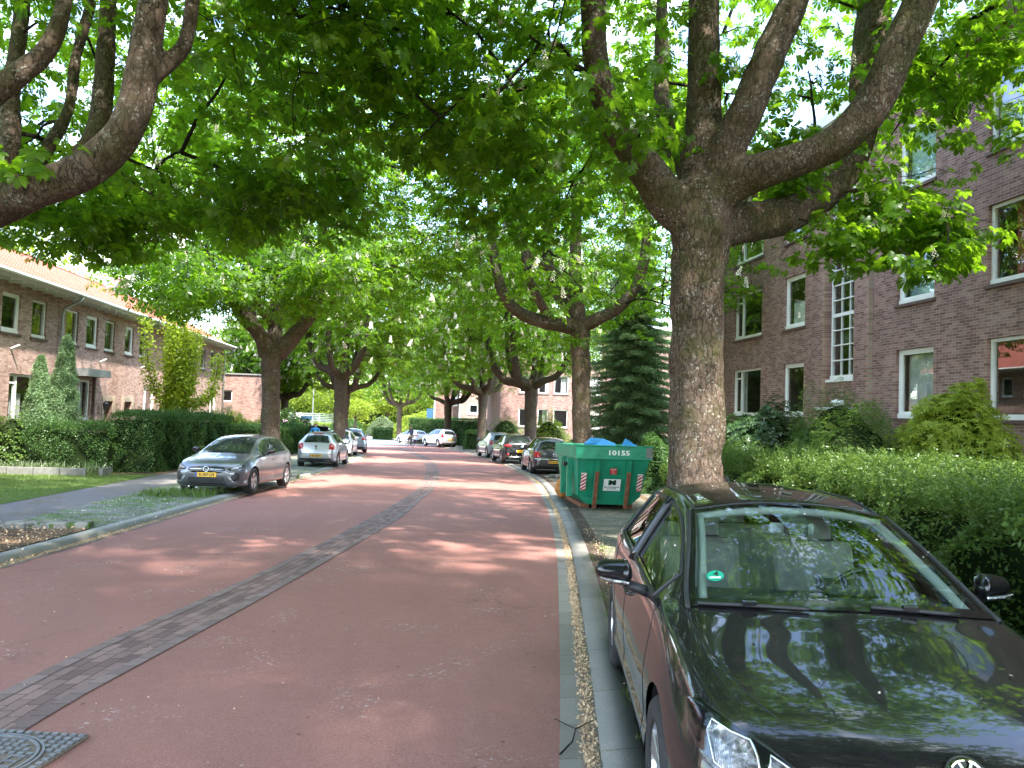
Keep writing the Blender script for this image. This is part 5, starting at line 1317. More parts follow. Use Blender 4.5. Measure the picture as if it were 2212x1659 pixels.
# ---- shrubs -----------------------------------------------------------------
def shrub(name, loc, rad, label, mat, n=9000, leaf=.09, lw=.4, tuft=5, flowers=0, fmat='blossom_pink', seed=0, base=0.0, stems=9, group=None, loose=.12):
    x, y = loc; root = empty(name, (x, y, gz(y))); tag(root, label, 'shrub', group)
    d = rnd_dir(n); d[:, 2] = np.abs(d[:, 2])*1.0-.12
    lob = 1+.28*nz(d*1.7, 1.0, seed)+.14*nz(d*4, 1.0, seed+5)
    r = (1-loose*np.abs(RNG.normal(size=n)))*lob
    P = d*np.array(rad)*r[:, None]+np.array([0, 0, base]); P[:, 2] = np.maximum(P[:, 2], .03)
    V, F = instance(tpl_blade(leaf, leaf*lw, tuft, -.15), P, d*.8+np.array([0, 0, .5])+RNG.normal(size=P.shape)*.35, rnd_dir(n), .65+.6*RNG.random(n))
    np_obj('foliage', V, F, mat, root)
    m = MB()
    for i in range(stems):
        a = i*2.4; t = np.array([math.cos(a)*rad[0]*.45, math.sin(a)*rad[1]*.45, base+rad[2]*.62])
        m.tube([(math.cos(a)*.06, math.sin(a)*.06, -.05), t*.5+np.array([0, 0, .1]), t], [.03, .02, .008], 5)
    m.build('stems', 'bark_twig', root)
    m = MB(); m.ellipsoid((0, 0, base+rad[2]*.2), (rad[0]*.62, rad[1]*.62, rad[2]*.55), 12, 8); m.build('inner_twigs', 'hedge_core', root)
    if flowers:
        j = RNG.choice(n, flowers, replace=False)
        B = P[j]*1.03; o = d[j]
        V, F = instance(tpl_blade(.055, .05, 6, .3), np.repeat(B, 3, 0)+RNG.normal(size=(len(B)*3, 3))*.03, np.repeat(o, 3, 0)+RNG.normal(size=(len(B)*3, 3))*.5, rnd_dir(len(B)*3), 1.0)
        f = np_obj('flowers', V, F, fmat, root); f['kind'] = 'stuff'
    return root
shrub('rhododendron', (9.0, 19.0), (1.8, 1.6, 3.1), 'dark rhododendron with few pink buds right of the big trunk', 'leaf_rhodo', 9500, .105, .32, 6, flowers=8, seed=1)
shrub('rhododendron', (9.75, 13.0), (1.3, 1.2, 3.35), 'glossy yellow green rhododendron under the ground floor windows', 'leaf_lime', 9000, .095, .30, 7, seed=2)
shrub('wild_shrub', (9.4, 16.2), (1.5, 1.4, 3.5), 'loose feathery green shrub before the stairwell of the apartment block', 'leaf_privet', 26000, .045, .45, 3, seed=3, loose=.3)
shrub('wild_shrub', (8.6, 14.2), (1.3, 1.4, 2.9), 'feathery green shrub growing out of the hedge by the yellow rhododendron', 'leaf_privet', 24000, .042, .45, 3, seed=13, loose=.3)
shrub('wild_shrub', (7.9, 10.6), (1.2, 1.7, 1.75), 'low feathery green shrub behind the loose hedge near the right edge', 'leaf_privet', 22000, .042, .45, 3, seed=23, loose=.3)
shrub('wild_shrub', (7.4, 17.6), (1.3, 1.6, 2.0), 'feathery green shrub between the big trunk and the hedge end', 'leaf_privet', 20000, .045, .45, 3, seed=24, loose=.3)
shrub('wild_shrub', (7.4, 23.0), (1.0, 1.2, 1.9), 'leafy green shrub at the foot of the spruce', 'leaf_hedge', 6000, .07, .5, 3, seed=4)
shrub('wild_shrub', (7.9, 46), (1.6, 1.6, 3.2), 'bright yellow green shrub between two right hand trunks', 'leaf_bright', 9000, .09, .45, 3, seed=5, loose=.25)
shrub('wild_shrub', (6.9, 60), (1.9, 1.5, 3.4), 'thin airy shrub in front of the brown brick flats', 'leaf_privet', 4500, .10, .5, 3, seed=6, loose=.35)
shrub('wild_shrub', (-11.2, 34.0), (1.1, 1.1, 2.1), 'golden rounded shrub behind the garden hedge', 'leaf_golden', 7000, .06, .55, 3, seed=7)
shrub('wild_shrub', (-10.4, 45.5), (1.6, 1.6, 2.6), 'yellow green laurel bush left of the dark left trunk', 'leaf_lime', 6500, .10, .45, 4, seed=8)
shrub('wild_shrub', (-12.2, 50), (1.2, 1.2, 3.0), 'reddish green bush at the end of the terraced houses', 'leaf_pale', 5000, .09, .5, 3, seed=9)
shrub('wild_shrub', (-9.2, 49), (1.2, 1.2, 2.5), 'lime green bush just right of the dark left trunk', 'leaf_lime', 5000, .10, .5, 4, seed=10)
shrub('rhododendron', (-8.9, 55.5), (1.9, 1.6, 2.9), 'rhododendron topped with pink flowers on the left beyond the hedge', 'leaf_hedge', 7000, .12, .4, 5, flowers=70, seed=11)
shrub('wild_shrub', (-12.7, 25.9), (.55, .5, 2.3), 'thin climbing shrub in front of the left ground floor window', 'leaf_privet', 900, .09, .6, 3, seed=12, loose=.4)
shrub('wild_shrub', (-5.0, 112), (2.6, 2.0, 3.0), 'silvery green shrub beyond the far hedge', 'leaf_pale', 4000, .2, .5, 3, seed=14)
shrub('wild_shrub', (-10.5, 114), (3.0, 2.0, 2.6), 'dark green shrub under the young round tree', 'leaf_hedge', 4000, .2, .5, 3, seed=15)
shrub('wild_shrub', (.5, 106), (4.0, 2.5, 4.0), 'broad green shrub behind the farthest chestnut and the white car', 'leaf_lime', 6000, .2, .5, 3, seed=16)
shrub('wild_shrub', (-12.0, 43), (.9, .9, 2.3), 'small rose shrub against the house front right of the doors', 'leaf_hedge', 1800, .07, .5, 3, seed=18, loose=.4)

# ---- planter edging and border plants ----------------------------------------
m = MB()
for i in range(9):
    x0 = -16.2+i*.75; m.box((x0, 24.65-.02*i, gz(24.6)+.16), (.72, .12, .26))
m.box((-9.45, 24.95, gz(24.9)+.16), (.12, .75, .26))
tag(m.build('planter_edging', 'concrete', bevel=.01), 'low grey concrete edging between the lawn and the garden border', 'edging')
def tufts(name, pts, h, w, n, mat, label, cat=None, kind=None, lean=.45):
    P = np.repeat(pts, n, 0)+np.concatenate([RNG.normal(size=(len(pts)*n, 2))*w, np.zeros((len(pts)*n, 1))], 1)
    dr = np.concatenate([RNG.normal(size=(len(P), 2))*lean, np.ones((len(P), 1))], 1)
    V, F = instance(tpl_blade(h, h*.10, 1, .5), P, rnd_dir(len(P)), dr, .5+.8*RNG.random(len(P)))
    return tag(np_obj(name, V, F, mat), label, cat, kind=kind)
def lawn_pts(n, x0, x1, y0, y1, off):
    x = x0+(x1-x0)*RNG.random(n); y = y0+(y1-y0)*RNG.random(n); return np.stack([x, y, GZ(y)+off], 1)
tufts('grass', lawn_pts(9000, -17, -8.15, 12.5, 24.6, .07), .06, .08, 6, 'grass_blade', 'short mown lawn grass', kind='stuff')
pv = lawn_pts(5200, -6.5, -3.6, 13.2, 26, .065); pv = pv[pv[:, 0] < fL(pv[:, 1])-.42]; k_ = nz(pv, .8, 3) > -.05; pv = pv[k_]
tufts('grass', pv, .05, .05, 5, 'grass_blade', 'weeds in the paving joints', kind='stuff')
px_ = lawn_pts(240, -6.3, -4.3, 18.2, 19.6, .065); px_ = px_[px_[:, 0] < fL(px_[:, 1])-.42]
tufts('grass', px_, .16, .06, 9, 'grass_blade', 'taller grass before the silver car', kind='stuff')
kk = np.array([(float(fR(y))+.47+RNG.normal()*.02, y, gz(y)+.055) for y in np.arange(2.5, 12, .03)]); kk = kk[nz(kk, 1.6, 1) > .0]
kk2 = np.array([(float(fR(y))+.70+RNG.normal()*.02, y, gz(y)+.055) for y in np.arange(2.5, 12, .03)]); kk2 = kk2[nz(kk2, 1.6, 7) > -.05]
tufts('weeds', np.vstack([kk, kk2]), .035, .02, 9, 'grass_blade', 'small weeds along the kerb joints', kind='stuff', lean=.9)
bp = lawn_pts(90, -15.5, -9.6, 25.0, 25.5, .1)
tufts('border_plants', bp, .30, .09, 26, 'leaf_pale', 'leafy border plants behind the concrete edging', kind='stuff')
# dandelion clocks in front of the silver car
for i, (x, y, h) in enumerate(((-5.25, 18.75, .24), (-5.12, 18.9, .20))):
    e = empty('dandelion', (x, y, gz(y)+.06)); tag(e, 'taller dandelion clock in the grass before the silver car' if i == 0 else 'shorter dandelion clock in the grass before the silver car', 'dandelion', 'dandelion clocks in the grass')
    m = MB(); m.tube([(0, 0, 0), (.01, 0, h*.5), (0, .01, h)], .004, 5); m.build('stem', 'grass_blade', e)
    m = MB(); m.ellipsoid((0, 0, h), (.022, .022, .022), 10, 8); m.build('seed_head', 'ink_white', e, smooth=True)

# ---- fallen petals -----------------------------------------------------------
def petals(name, P, size, mat, label):
    n = len(P); V, F = instance(tpl_blade(size, size*.8, 1, .5), P, np.array([0, 0, 1.0])+RNG.normal(size=(n, 3))*.35, rnd_dir(n), .5+.8*RNG.random(n))
    return tag(np_obj(name, V, F, mat), label, kind='stuff')
def along(f, a, b, y0, y1, n, off):
    y = y0+(y1-y0)*RNG.random(n)**1.5; x = f(y)+a+(b-a)*RNG.beta(2.5, 2.5, n); return np.stack([x, y, GZ(y)+off], 1)
pa = along(fR, .09, .225, 2.5, 75, 24000, .012)
pc = along(fL, -.14, .01, 6, 50, 15000, .012)
pb = along(fR, .3, 3.0, 5, 60, 4200, .068); pe = along(fR, .48, .9, 3, 14, 1500, .062)
petals('fallen_petals', np.vstack([pa, pc, pe]), .021, 'petal_tan', 'drift of fallen blossom in the gutters')
y = 5+60*RNG.random(1500)**1.3; x = fL(y)+(fR(y)-fL(y))*RNG.random(1500)
pd_ = np.stack([x, y, GZ(y)+.014], 1); q = lawn_pts(2600, -9, -5.3, 6, 13, .10); q = q[q[:, 0] < fL(q[:, 1])-.45]
petals('fallen_petals', np.vstack([pd_, pb]), .013, 'petal_tan', 'scattered pale petals on the road and bays')
petals('fallen_petals', np.vstack([q, q+RNG.normal(size=q.shape)*[.3, .3, .0]]), .032, 'petal_tan', 'blossom litter on the soil of the left tree pit')
petals('fallen_petals', np.vstack([lawn_pts(700, -6.4, -4.6, 13, 24, .075)]), .024, 'petal_pale', 'petals on the left verge pavers')
# ------------------------------------------------------------------ vehicles
# local frame: +x forward, +y left, z up, origin on the ground midway between bumpers
def spline1(pts):
    P = np.array(sorted(pts), float)
    x, y = P[:, 0], P[:, 1]; h = np.diff(x); d = np.diff(y)/h
    m_ = np.zeros(len(x)); m_[0], m_[-1] = d[0], d[-1]
    for i in range(1, len(x)-1):
        m_[i] = 0 if d[i-1]*d[i] <= 0 else 2*d[i-1]*d[i]/(d[i-1]+d[i])*(1.0)
    def f0(t):
        t = np.clip(t, x[0], x[-1]); i = np.clip(np.searchsorted(x, t)-1, 0, len(h)-1)
        u = (t-x[i])/h[i]
        return (2*u**3-3*u**2+1)*y[i]+(u**3-2*u**2+u)*h[i]*m_[i]+(-2*u**3+3*u**2)*y[i+1]+(u**3-u**2)*h[i]*m_[i+1]
    # fair the curve: blur away from the bumpers so reflections run smoothly
    g = np.linspace(x[0], x[-1], 1601); v = f0(g); dx = g[1]-g[0]; acc = v.copy()
    for _ in range(3):
        k_ = max(1, int(.055/dx)); ker = np.ones(2*k_+1)/(2*k_+1)
        acc = np.convolve(np.pad(acc, k_, mode='edge'), ker, 'valid')
    wgt = np.clip((1.88-np.abs(g))/.25, 0, 1); v = v*(1-wgt)+acc*wgt
    def f(t): return np.interp(t, g, v)
    return f

HATCH = dict(   # golf-class hatchback, length 4.26
 L=4.26, W=1.80, H=1.47, fa=1.29, ra=-1.33, rw=.318, tw=.215,
 zt=[(2.13, .58), (2.115, .66), (2.07, .735), (1.95, .80), (1.7, .868), (1.4, .925), (1.15, .968), (1.0, .995), (.9, 1.03), (.6, 1.185), (.3, 1.325), (.08, 1.405), (-.05, 1.432), (-.4, 1.462), (-.8, 1.465), (-1.2, 1.44), (-1.5, 1.395), (-1.66, 1.35), (-1.80, 1.23), (-1.97, 1.03), (-2.03, .94), (-2.07, .83), (-2.115, .66), (-2.13, .56)],
 zb=[(2.13, .46), (2.10, .27), (2.0, .22), (1.7, .19), (0, .19), (-1.8, .21), (-2.05, .26), (-2.11, .34), (-2.13, .46)],
 wm=[(2.13, .50), (2.10, .64), (2.02, .76), (1.88, .835), (1.65, .88), (1.3, .900), (.6, .890), (-.3, .890), (-1.2, .900), (-1.6, .88), (-1.9, .82), (-2.05, .74), (-2.11, .66), (-2.13, .55)],
 zm=[(2.13, .53), (1.9, .56), (1.3, .62), (0, .60), (-1.3, .66), (-2.13, .53)],
 ws=[(2.13, .46), (2.10, .56), (2.02, .66), (1.88, .735), (1.6, .79), (1.3, .815), (.9, .83), (0, .845), (-1.0, .84), (-1.5, .82), (-1.8, .78), (-2.0, .70), (-2.08, .66), (-2.13, .52)],
 zs=[(2.13, .56), (2.10, .63), (2.02, .70), (1.88, .765), (1.6, .83), (1.3, .875), (.9, .915), (.4, .935), (-.4, .95), (-1.2, .98), (-1.6, 1.0), (-1.85, .98), (-2.0, .93), (-2.08, .80), (-2.13, .54)],
 wr=[(2.13, .42), (2.08, .53), (1.9, .66), (1.5, .715), (1.1, .725), (.9, .715), (.5, .645), (.15, .585), (0, .57), (-.5, .575), (-1.1, .56), (-1.6, .52), (-1.8, .56), (-2.0, .64), (-2.08, .62), (-2.13, .48)],
 zr=[(2.13, .565), (2.10, .645), (2.02, .72), (1.88, .785), (1.6, .855), (1.3, .91), (1.0, .962), (.9, .985), (.6, 1.12), (.3, 1.25), (.08, 1.33), (-.05, 1.36), (-.4, 1.395), (-.8, 1.395), (-1.2, 1.375), (-1.5, 1.335), (-1.66, 1.30), (-1.8, 1.19), (-1.97, 1.0), (-2.03, .93), (-2.08, .81), (-2.13, .55)],
 ws_x=(.97, .07), rg_x=(-1.70, -1.98), bow=.20)

ROWS = 10
def make_surface(S):
    f = {k: spline1(S[k]) for k in ('zt', 'zb', 'wm', 'zm', 'ws', 'zs', 'wr', 'zr')}
    bowf = spline1([(2.2, .02), (1.4, .10), (1.0, S['bow']), (.5, S['bow']*.9), (0, S['bow']*.55), (-.6, 0), (-1.4, -.02), (-1.7, -.06), (-2.2, -.05)])
    # control rows (half section): 0 centre bottom .. 9 centre top
    def ctrl(x):
        zb, zm, zs, zr, zt = f['zb'](x), f['zm'](x), f['zs'](x), f['zr'](x), f['zt'](x)
        wm, ws, wr = f['wm'](x), f['ws'](x), f['wr'](x)
        wb = wm*.955
        crease = ws+(wm-ws)*.55; zc = zm+(zs-zm)*.62
        return np.array([(0*x, zb), (wb*.55, zb), (wb, zb+.03), (wb+(wm-wb)*.75, zb+(zm-zb)*.5), (wm, zm), (crease, zc), (ws, zs), ((ws+wr)/2+.012, (zs+zr)/2), (wr, zr), (wr*.86, zr+(zt-zr)*.52), (wr*.5, zr+(zt-zr)*.86), (0*x, zt)])
    C = 12
    def surf(x, v):
        """x: station, v in [0,11] -> 3D (left side)"""
        K = ctrl(x)     # (12,2,n)
        i = np.clip(v.astype(int), 0, C-2); t = v-i
        n = np.arange(len(x))
        def g(j): 
            jj = np.clip(j, 0, C-1); p = K[jj, :, n].copy()
            over = j > C-1; p[over] = K[C-2, :, n][over]*np.array([-1, 1]); 
            under = j < 0; p[under] = K[1, :, n][under]*np.array([-1, 1])
            return p
        p0, p1, p2, p3 = g(i-1), g(i), g(i+1), g(i+2)
        t = t[:, None]
        q = .5*((2*p1)+(-p0+p2)*t+(2*p0-5*p1+4*p2-p3)*t*t+(-p0+3*p1-3*p2+p3)*t**3)
        y, z = q[:, 0], q[:, 1]
        # bonnet and roof: one clean crown curve across the car
        s_ = np.clip((v-8)/3, 0, 1); wr_, zr_, zt_ = K[8, 0, n], K[8, 1, n], K[11, 1, n]
        ya = wr_*(1-s_); za = zr_+(zt_-zr_)*(1-(1-s_)**2.3); b_ = np.clip((v-8)/.55, 0, 1); b_ = b_*b_*(3-2*b_)
        y = y*(1-b_)+ya*b_; z = z*(1-b_)+za*b_
        w = np.maximum(f['wm'](x), .1)
        hi = np.clip((v-5)/3, 0, 1)
        xx = x + bowf(x)*(1-np.clip(y/w, 0, 1)**2)*hi*np.where(x > -.9, 1, .6)
        return np.stack([xx, y, z], 1)
    return surf, f

def cut_region(bm, poly, proj, keep_test=None, planes_only=False):
    """slice faces of bm by the edges of a convex 2D polygon; returns faces inside. proj(co)->(a,b) ; poly ccw or cw"""
    P = [Vector(p) for p in poly]; cx = sum((p.x for p in P))/len(P); cy = sum((p.y for p in P))/len(P)
    x0 = min(p.x for p in P)-.08; x1 = max(p.x for p in P)+.08; y0 = min(p.y for p in P)-.08; y1 = max(p.y for p in P)+.08
    ax = proj
    def near():
        fs = []
        for f in bm.faces:
            c = f.calc_center_median(); a, b = c[ax[0]], c[ax[1]]
            if x0 < a < x1 and y0 < b < y1 and (keep_test is None or keep_test(c, f)): fs.append(f)
        return fs
    fs = near()
    for i in range(len(P)):
        p, q = P[i], P[(i+1) % len(P)]
        d = q-p; n2 = Vector((d.y, -d.x)).normalized()
        no = Vector((0, 0, 0)); no[ax[0]] = n2.x; no[ax[1]] = n2.y
        co = Vector((0, 0, 0)); co[ax[0]] = p.x; co[ax[1]] = p.y
        geom = set(fs)
        for f in fs: geom.update(f.edges); geom.update(f.verts)
        bmesh.ops.bisect_plane(bm, geom=list(geom), plane_co=co, plane_no=no, dist=1e-5)
        fs = near()
    def inside(a, b):
        sgn = None
        for i in range(len(P)):
            p, q = P[i], P[(i+1) % len(P)]
            c = (q.x-p.x)*(b-p.y)-(q.y-p.y)*(a-p.x)
            if abs(c) < 1e-9: continue
            if sgn is None: sgn = c > 0
            elif (c > 0) != sgn: return False
        return True
    return [f for f in fs if inside(f.calc_center_median()[ax[0]], f.calc_center_median()[ax[1]])]

def split_off(bm, faces, name, mat, parent, offset=0.0, both_tag=None):
    """move faces to a new object"""
    vmap = {}; vs_ = []; fs_ = []
    for f in faces:
        idx = []
        for v in f.verts:
            if v not in vmap: vmap[v] = len(vs_); vs_.append(v.co + (v.normal*offset if offset else Vector((0, 0, 0))))
            idx.append(vmap[v])
        fs_.append(tuple(idx))
    o = np_obj(name, vs_, fs_, mat, parent, smooth=True)
    return o

class Car:
    def __init__(s, name, label, S, paint, loc, heading, group='parked cars', res=1.0, glass='glass_dark', grp=True):
        s.S = S; s.surf, s.f = make_surface(S)
        s.root = bpy.data.objects.new(name, None); COL.objects.link(s.root); s.root.empty_display_size = .3
        x, y = loc
        sc = s.scale = (S.get('sx', 1), S.get('sy', 1), S.get('sz', 1))
        s.root.matrix_world = Matrix.Translation((x, y, gz(y)+.058)) @ Matrix.Rotation(-.021, 4, 'X') @ Matrix.Rotation(heading, 4, 'Z')
        tag(s.root, label, 'car', group)
        s.paint = paint
        # grid
        x1, x0 = S['ws_x']; r1, r0 = S['rg_x']
        keyx = sorted({2.13, 2.12, 2.10, 2.07, 2.03, 1.98, 1.9, x1, x0, r1, r0, -1.9, -2.02, -2.05, -2.09, -2.12, -2.13})
        nst = int(150*res); base = np.linspace(-2.1, 2.1, nst)
        xs = np.unique(np.round(np.concatenate([base[np.min(np.abs(base[:, None]-np.array([x1, x0, r1, r0])), 1) > .008], keyx]), 4))
        vk = np.unique(np.round(np.concatenate([np.linspace(0, 2, 4), np.linspace(2, 6, int(22*res)+1), np.linspace(6, 8, int(10*res)+1), np.linspace(8, 11, int(18*res)+1)]), 4))
        X, Vv = np.meshgrid(xs, vk, indexing='ij')
        P = s.surf(X.ravel(), Vv.ravel()).reshape(len(xs), len(vk), 3)
        s.xs, s.vk = xs, vk
        full = np.concatenate([P, (P*np.array([1, -1, 1]))[:, -2:0:-1]], 1)      # closed ring
        m_ = full.shape[1]; verts = full.reshape(-1, 3)
        bm = s.bm = bmesh.new(); bv = [bm.verts.new(v) for v in verts]
        nx = len(xs)
        for i in range(nx-1):
            for j in range(m_):
                k = (j+1) % m_
                bm.faces.new((bv[i*m_+j], bv[i*m_+k], bv[(i+1)*m_+k], bv[(i+1)*m_+j]))
        bm.faces.new([bv[j] for j in range(m_)]); bm.faces.new([bv[(nx-1)*m_+j] for j in range(m_)][::-1])
        bmesh.ops.recalc_face_normals(bm, faces=bm.faces); bm.normal_update()
        s.tree = BVHTree.FromBMesh(bm)
        s.m_ = m_; s.glass = glass
    def w(s, x): return float(s.f['wm'](np.array([x]))[0])
    def sp(s, x, v, side=1, off=0.0):
        p = s.surf(np.array([float(x)]), np.array([float(v)]))[0]
        return Vector((p[0], p[1]*side, p[2]))
    def take(s, poly, proj, test, name, mat, parent=None, keep=False):
        fs = cut_region(s.bm, poly, proj, test); 
        if not fs: return None
        o = split_off(s.bm, fs, name, mat, parent or s.root)
        if not keep: bmesh.ops.delete(s.bm, geom=fs, context='FACES')
        return o
    def by_param(s, xa, xb, va, vb, name, mat, side=0, delete=True, inset=0.0):
        """extract faces by the loft's own stations/rows (both sides when side=0)"""
        fs = []
        x_lo, x_hi = min(xa, xb), max(xa, xb)
        # rebuild lookup by location: evaluate corners
        pts = []
        for f in s.bm.faces:
            pass
        return fs
    def wheels(s, spokes=5, rim='alloy', double=False, r=None):
        S = s.S; r = r or S['rw']; tw = S['tw']
        for xa in (S['fa'], S['ra']):
            for sd_ in (1, -1):
                yo = (s.w(xa)-.012)*sd_; yi = yo-tw*sd_
                q = tw
                prof = [(r*.64, .0), (r*.70, -.006), (r*.80, -.012), (r*.90, -.008), (r*.97, .012), (r, .035), (r, q-.035), (r*.97, q-.012), (r*.9, q), (r*.66, q)]
                m = MB(); m.lathe([(a, -b*sd_) for a, b in prof], (xa, yo, r), (0, 1, 0), 40, close=True)
                wh = m.build('wheel', 'rubber', s.root, smooth=True)
                m = MB(); rr = r*.665
                m.lathe([(rr, .0), (rr*1.0, -.012*0-.0), (rr*.955, .012), (rr*.93, .05), (rr*.93, q*.8)], (xa, yo, r), (0, -sd_, 0), 40)
                m.cyl((xa, yo-.03*sd_, r), (xa, yo-.012*sd_, r), rr*.20, n=20)
                for k in range(spokes):
                    a = 2*math.pi*k/spokes+.3
                    for dlt in ((-.11, .11) if double else (0,)):
                        e = Vector((math.cos(a+dlt*.4), 0, math.sin(a+dlt*.4))); t_ = Vector((-math.sin(a), 0, math.cos(a)))
                        e2 = Vector((math.cos(a+dlt*1.6), 0, math.sin(a+dlt*1.6)))
                        c0 = Vector((xa, yo, r)); w0, w1 = (.017, .026) if double else (.030, .045)
                        w0 *= r/.318; w1 *= r/.318
                        o0, o1 = Vector((0, -.022*sd_, 0)), Vector((0, -.006*sd_, 0)); dp = Vector((0, -.03*sd_, 0))
                        A = c0+e*rr*.12+o0; B = c0+e2*rr*.95+o1
                        m.add([A-t_*w0, A+t_*w0, B+t_*w1, B-t_*w1, A-t_*w0+dp, A+t_*w0+dp, B+t_*w1+dp, B-t_*w1+dp], [(0, 1, 2, 3), (7, 6, 5, 4), (0, 4, 5, 1), (1, 5, 6, 2), (2, 6, 7, 3), (3, 7, 4, 0)])
                m.build('rim', rim, wh, bevel=.003 if r > .3 else 0)
                m = MB(); m.cyl((xa, yo-.06*sd_, r), (xa, yo-.075*sd_, r), rr*.9, n=28); m.build('brake_disc', 'iron_grime', wh)
                # arch liner
                ra_ = r+.055
                m = MB(); n_ = 22; vs_ = []
                for i in range(n_+1):
                    t = math.pi*(-.12+1.24*i/n_); 
                    for yy in (yo-.02*sd_, yi-.06*sd_): vs_.append((xa+ra_*1.02*math.cos(t), yy, r+ra_*1.02*math.sin(t)))
                m.add(vs_, [(2*i, 2*i+2, 2*i+3, 2*i+1) for i in range(n_)]+[tuple(2*i+1 for i in range(n_+1))])
                m.build('wheel_arch', 'black_plastic', s.root)
    def arches(s, r=None, grow_=.055, lip=True):
        S = s.S; r = r or S['rw']; ra_ = r+grow_
        for xa in (S['fa'], S['ra']):
            poly = [(xa+ra_*math.cos(t), r*.98+ra_*math.sin(t)) for t in np.linspace(0, 2*math.pi, 33)[:-1]]
            fs = cut_region(s.bm, poly, (0, 2), lambda c, f: abs(c.y) > .45)
            bmesh.ops.delete(s.bm, geom=fs, context='FACES')
    def finish(s, name='body', mat=None):
        me = bpy.data.meshes.new(name); s.bm.to_mesh(me); s.bm.free(); me.materials.append(MATS[mat or s.paint])
        me.polygons.foreach_set('use_smooth', np.ones(len(me.polygons), dtype=bool))
        o = bpy.data.objects.new(name, me); link(o, s.root); s.body = o; return o
    def decal(s, name, poly, axis, mat, parent=None, off=.004, step=.05, side=1, smooth=True, rim=True):
        """poly in 2D projected onto the body. axis 'front','rear' -> (y,z); 'side' -> (x,z); 'top' -> (x,y)"""
        bm = bmesh.new(); dims = {'front': (1, 2), 'rear': (1, 2), 'side': (0, 2), 'top': (0, 1)}[axis]
        def to3(p):
            v = Vector((0, 0, 0)); v[dims[0]] = p[0]; v[dims[1]] = p[1]; return v
        f = bm.faces.new([bm.verts.new(to3(p)) for p in poly])
        tris = bmesh.ops.triangulate(bm, faces=[f])
        lo = [min(p[i] for p in poly) for i in (0, 1)]; hi = [max(p[i] for p in poly) for i in (0, 1)]
        for i in (0, 1):
            k = int((hi[i]-lo[i])/step)
            for j in range(1, k+1):
                co = to3((0, 0)); co[dims[i]] = lo[i]+(hi[i]-lo[i])*j/(k+1); no = Vector((0, 0, 0)); no[dims[i]] = 1
                bmesh.ops.bisect_plane(bm, geom=bm.verts[:]+bm.edges[:]+bm.faces[:], plane_co=co, plane_no=no)
        D = {'front': (Vector((4, 0, 0)), Vector((-1, 0, 0))), 'rear': (Vector((-4, 0, 0)), Vector((1, 0, 0))), 'side': (Vector((0, 3*side, 0)), Vector((0, -side, 0))), 'top': (Vector((0, 0, 3)), Vector((0, 0, -1)))}[axis]
        for v in bm.verts:
            o = v.co+D[0]; hit = s.tree.ray_cast(o, D[1])
            if hit[0] is None:
                hit = s.tree.find_nearest(v.co + D[0]*.25)
            v.co = hit[0]+hit[1]*off if hit[1].dot(-D[1]) > 0 else hit[0]-hit[1]*off
        if rim:
            be = [e for e in bm.edges if e.is_boundary]
            r_ = bmesh.ops.extrude_edge_only(bm, edges=be)
            nv = [g for g in r_['geom'] if isinstance(g, bmesh.types.BMVert)]
            for v in nv: v.co += D[1]*(off+.006)
        bmesh.ops.recalc_face_normals(bm, faces=bm.faces)
        me = bpy.data.meshes.new(name); bm.to_mesh(me); bm.free(); me.materials.append(MATS[mat])
        if smooth: me.polygons.foreach_set('use_smooth', np.ones(len(me.polygons), dtype=bool))
        return link(bpy.data.objects.new(name, me), parent or s.root)
    def both(s, name, poly, axis, mat, **k):
        r_ = []
        for sg in (1, -1):
            p = poly if axis == 'side' else [(a*sg, b) for a, b in poly] if axis in ('front', 'rear') else [(a, b*sg) for a, b in poly]
            r_.append(s.decal(name, p, axis, mat, side=sg, **k))
        return r_
    def line_side(s, pts, w_=.006, name='door_seam', mat='ink_black', parent=None):
        for sg in (1, -1):
            C = catmull([(p[0], 0, p[1]) for p in pts], 8); q = []
            for c in C:
                h = s.tree.ray_cast(Vector((c[0], 2*sg, c[2])), Vector((0, -sg, 0)))
                if h[0] is not None: q.append(h[0])
            if len(q) > 2:
                m = MB(); m.tube(q, w_*.5, 4); m.build(name, mat, parent or s.root)
    def plate(s, end, z, txt, y=0.0, w_=.52, mat='plate_yellow'):
        sg = 1 if end == 'front' else -1
        h = s.tree.ray_cast(Vector((3*sg, y, z)), Vector((-sg, 0, 0)))[0]
        h2 = s.tree.ray_cast(Vector((3*sg, y, z+.05)), Vector((-sg, 0, 0)))[0]
        x = max(h.x*sg, h2.x*sg)*sg+.012*sg
        m = MB(); m.box((x, y, z), (.012, w_, .11)); pl = m.build('number_plate', mat, s.root, bevel=.003)
        lft = Vector((0, 1, 0))*(sg)
        m = MB(); m.box((x+.0075*sg, y-lft.y*(w_/2-.022), z), (.003, .042, .104)); m.build('plate_band', 'plate_blue', pl)
        M = frame_mat((x+.0075*sg, y+.02*lft.y, z-.002), lft, (0, 0, 1))
        text_obj('plate_text', txt, .098, 'ink_black', M, pl, .0008, bold=.003, xs=.95)
        return pl
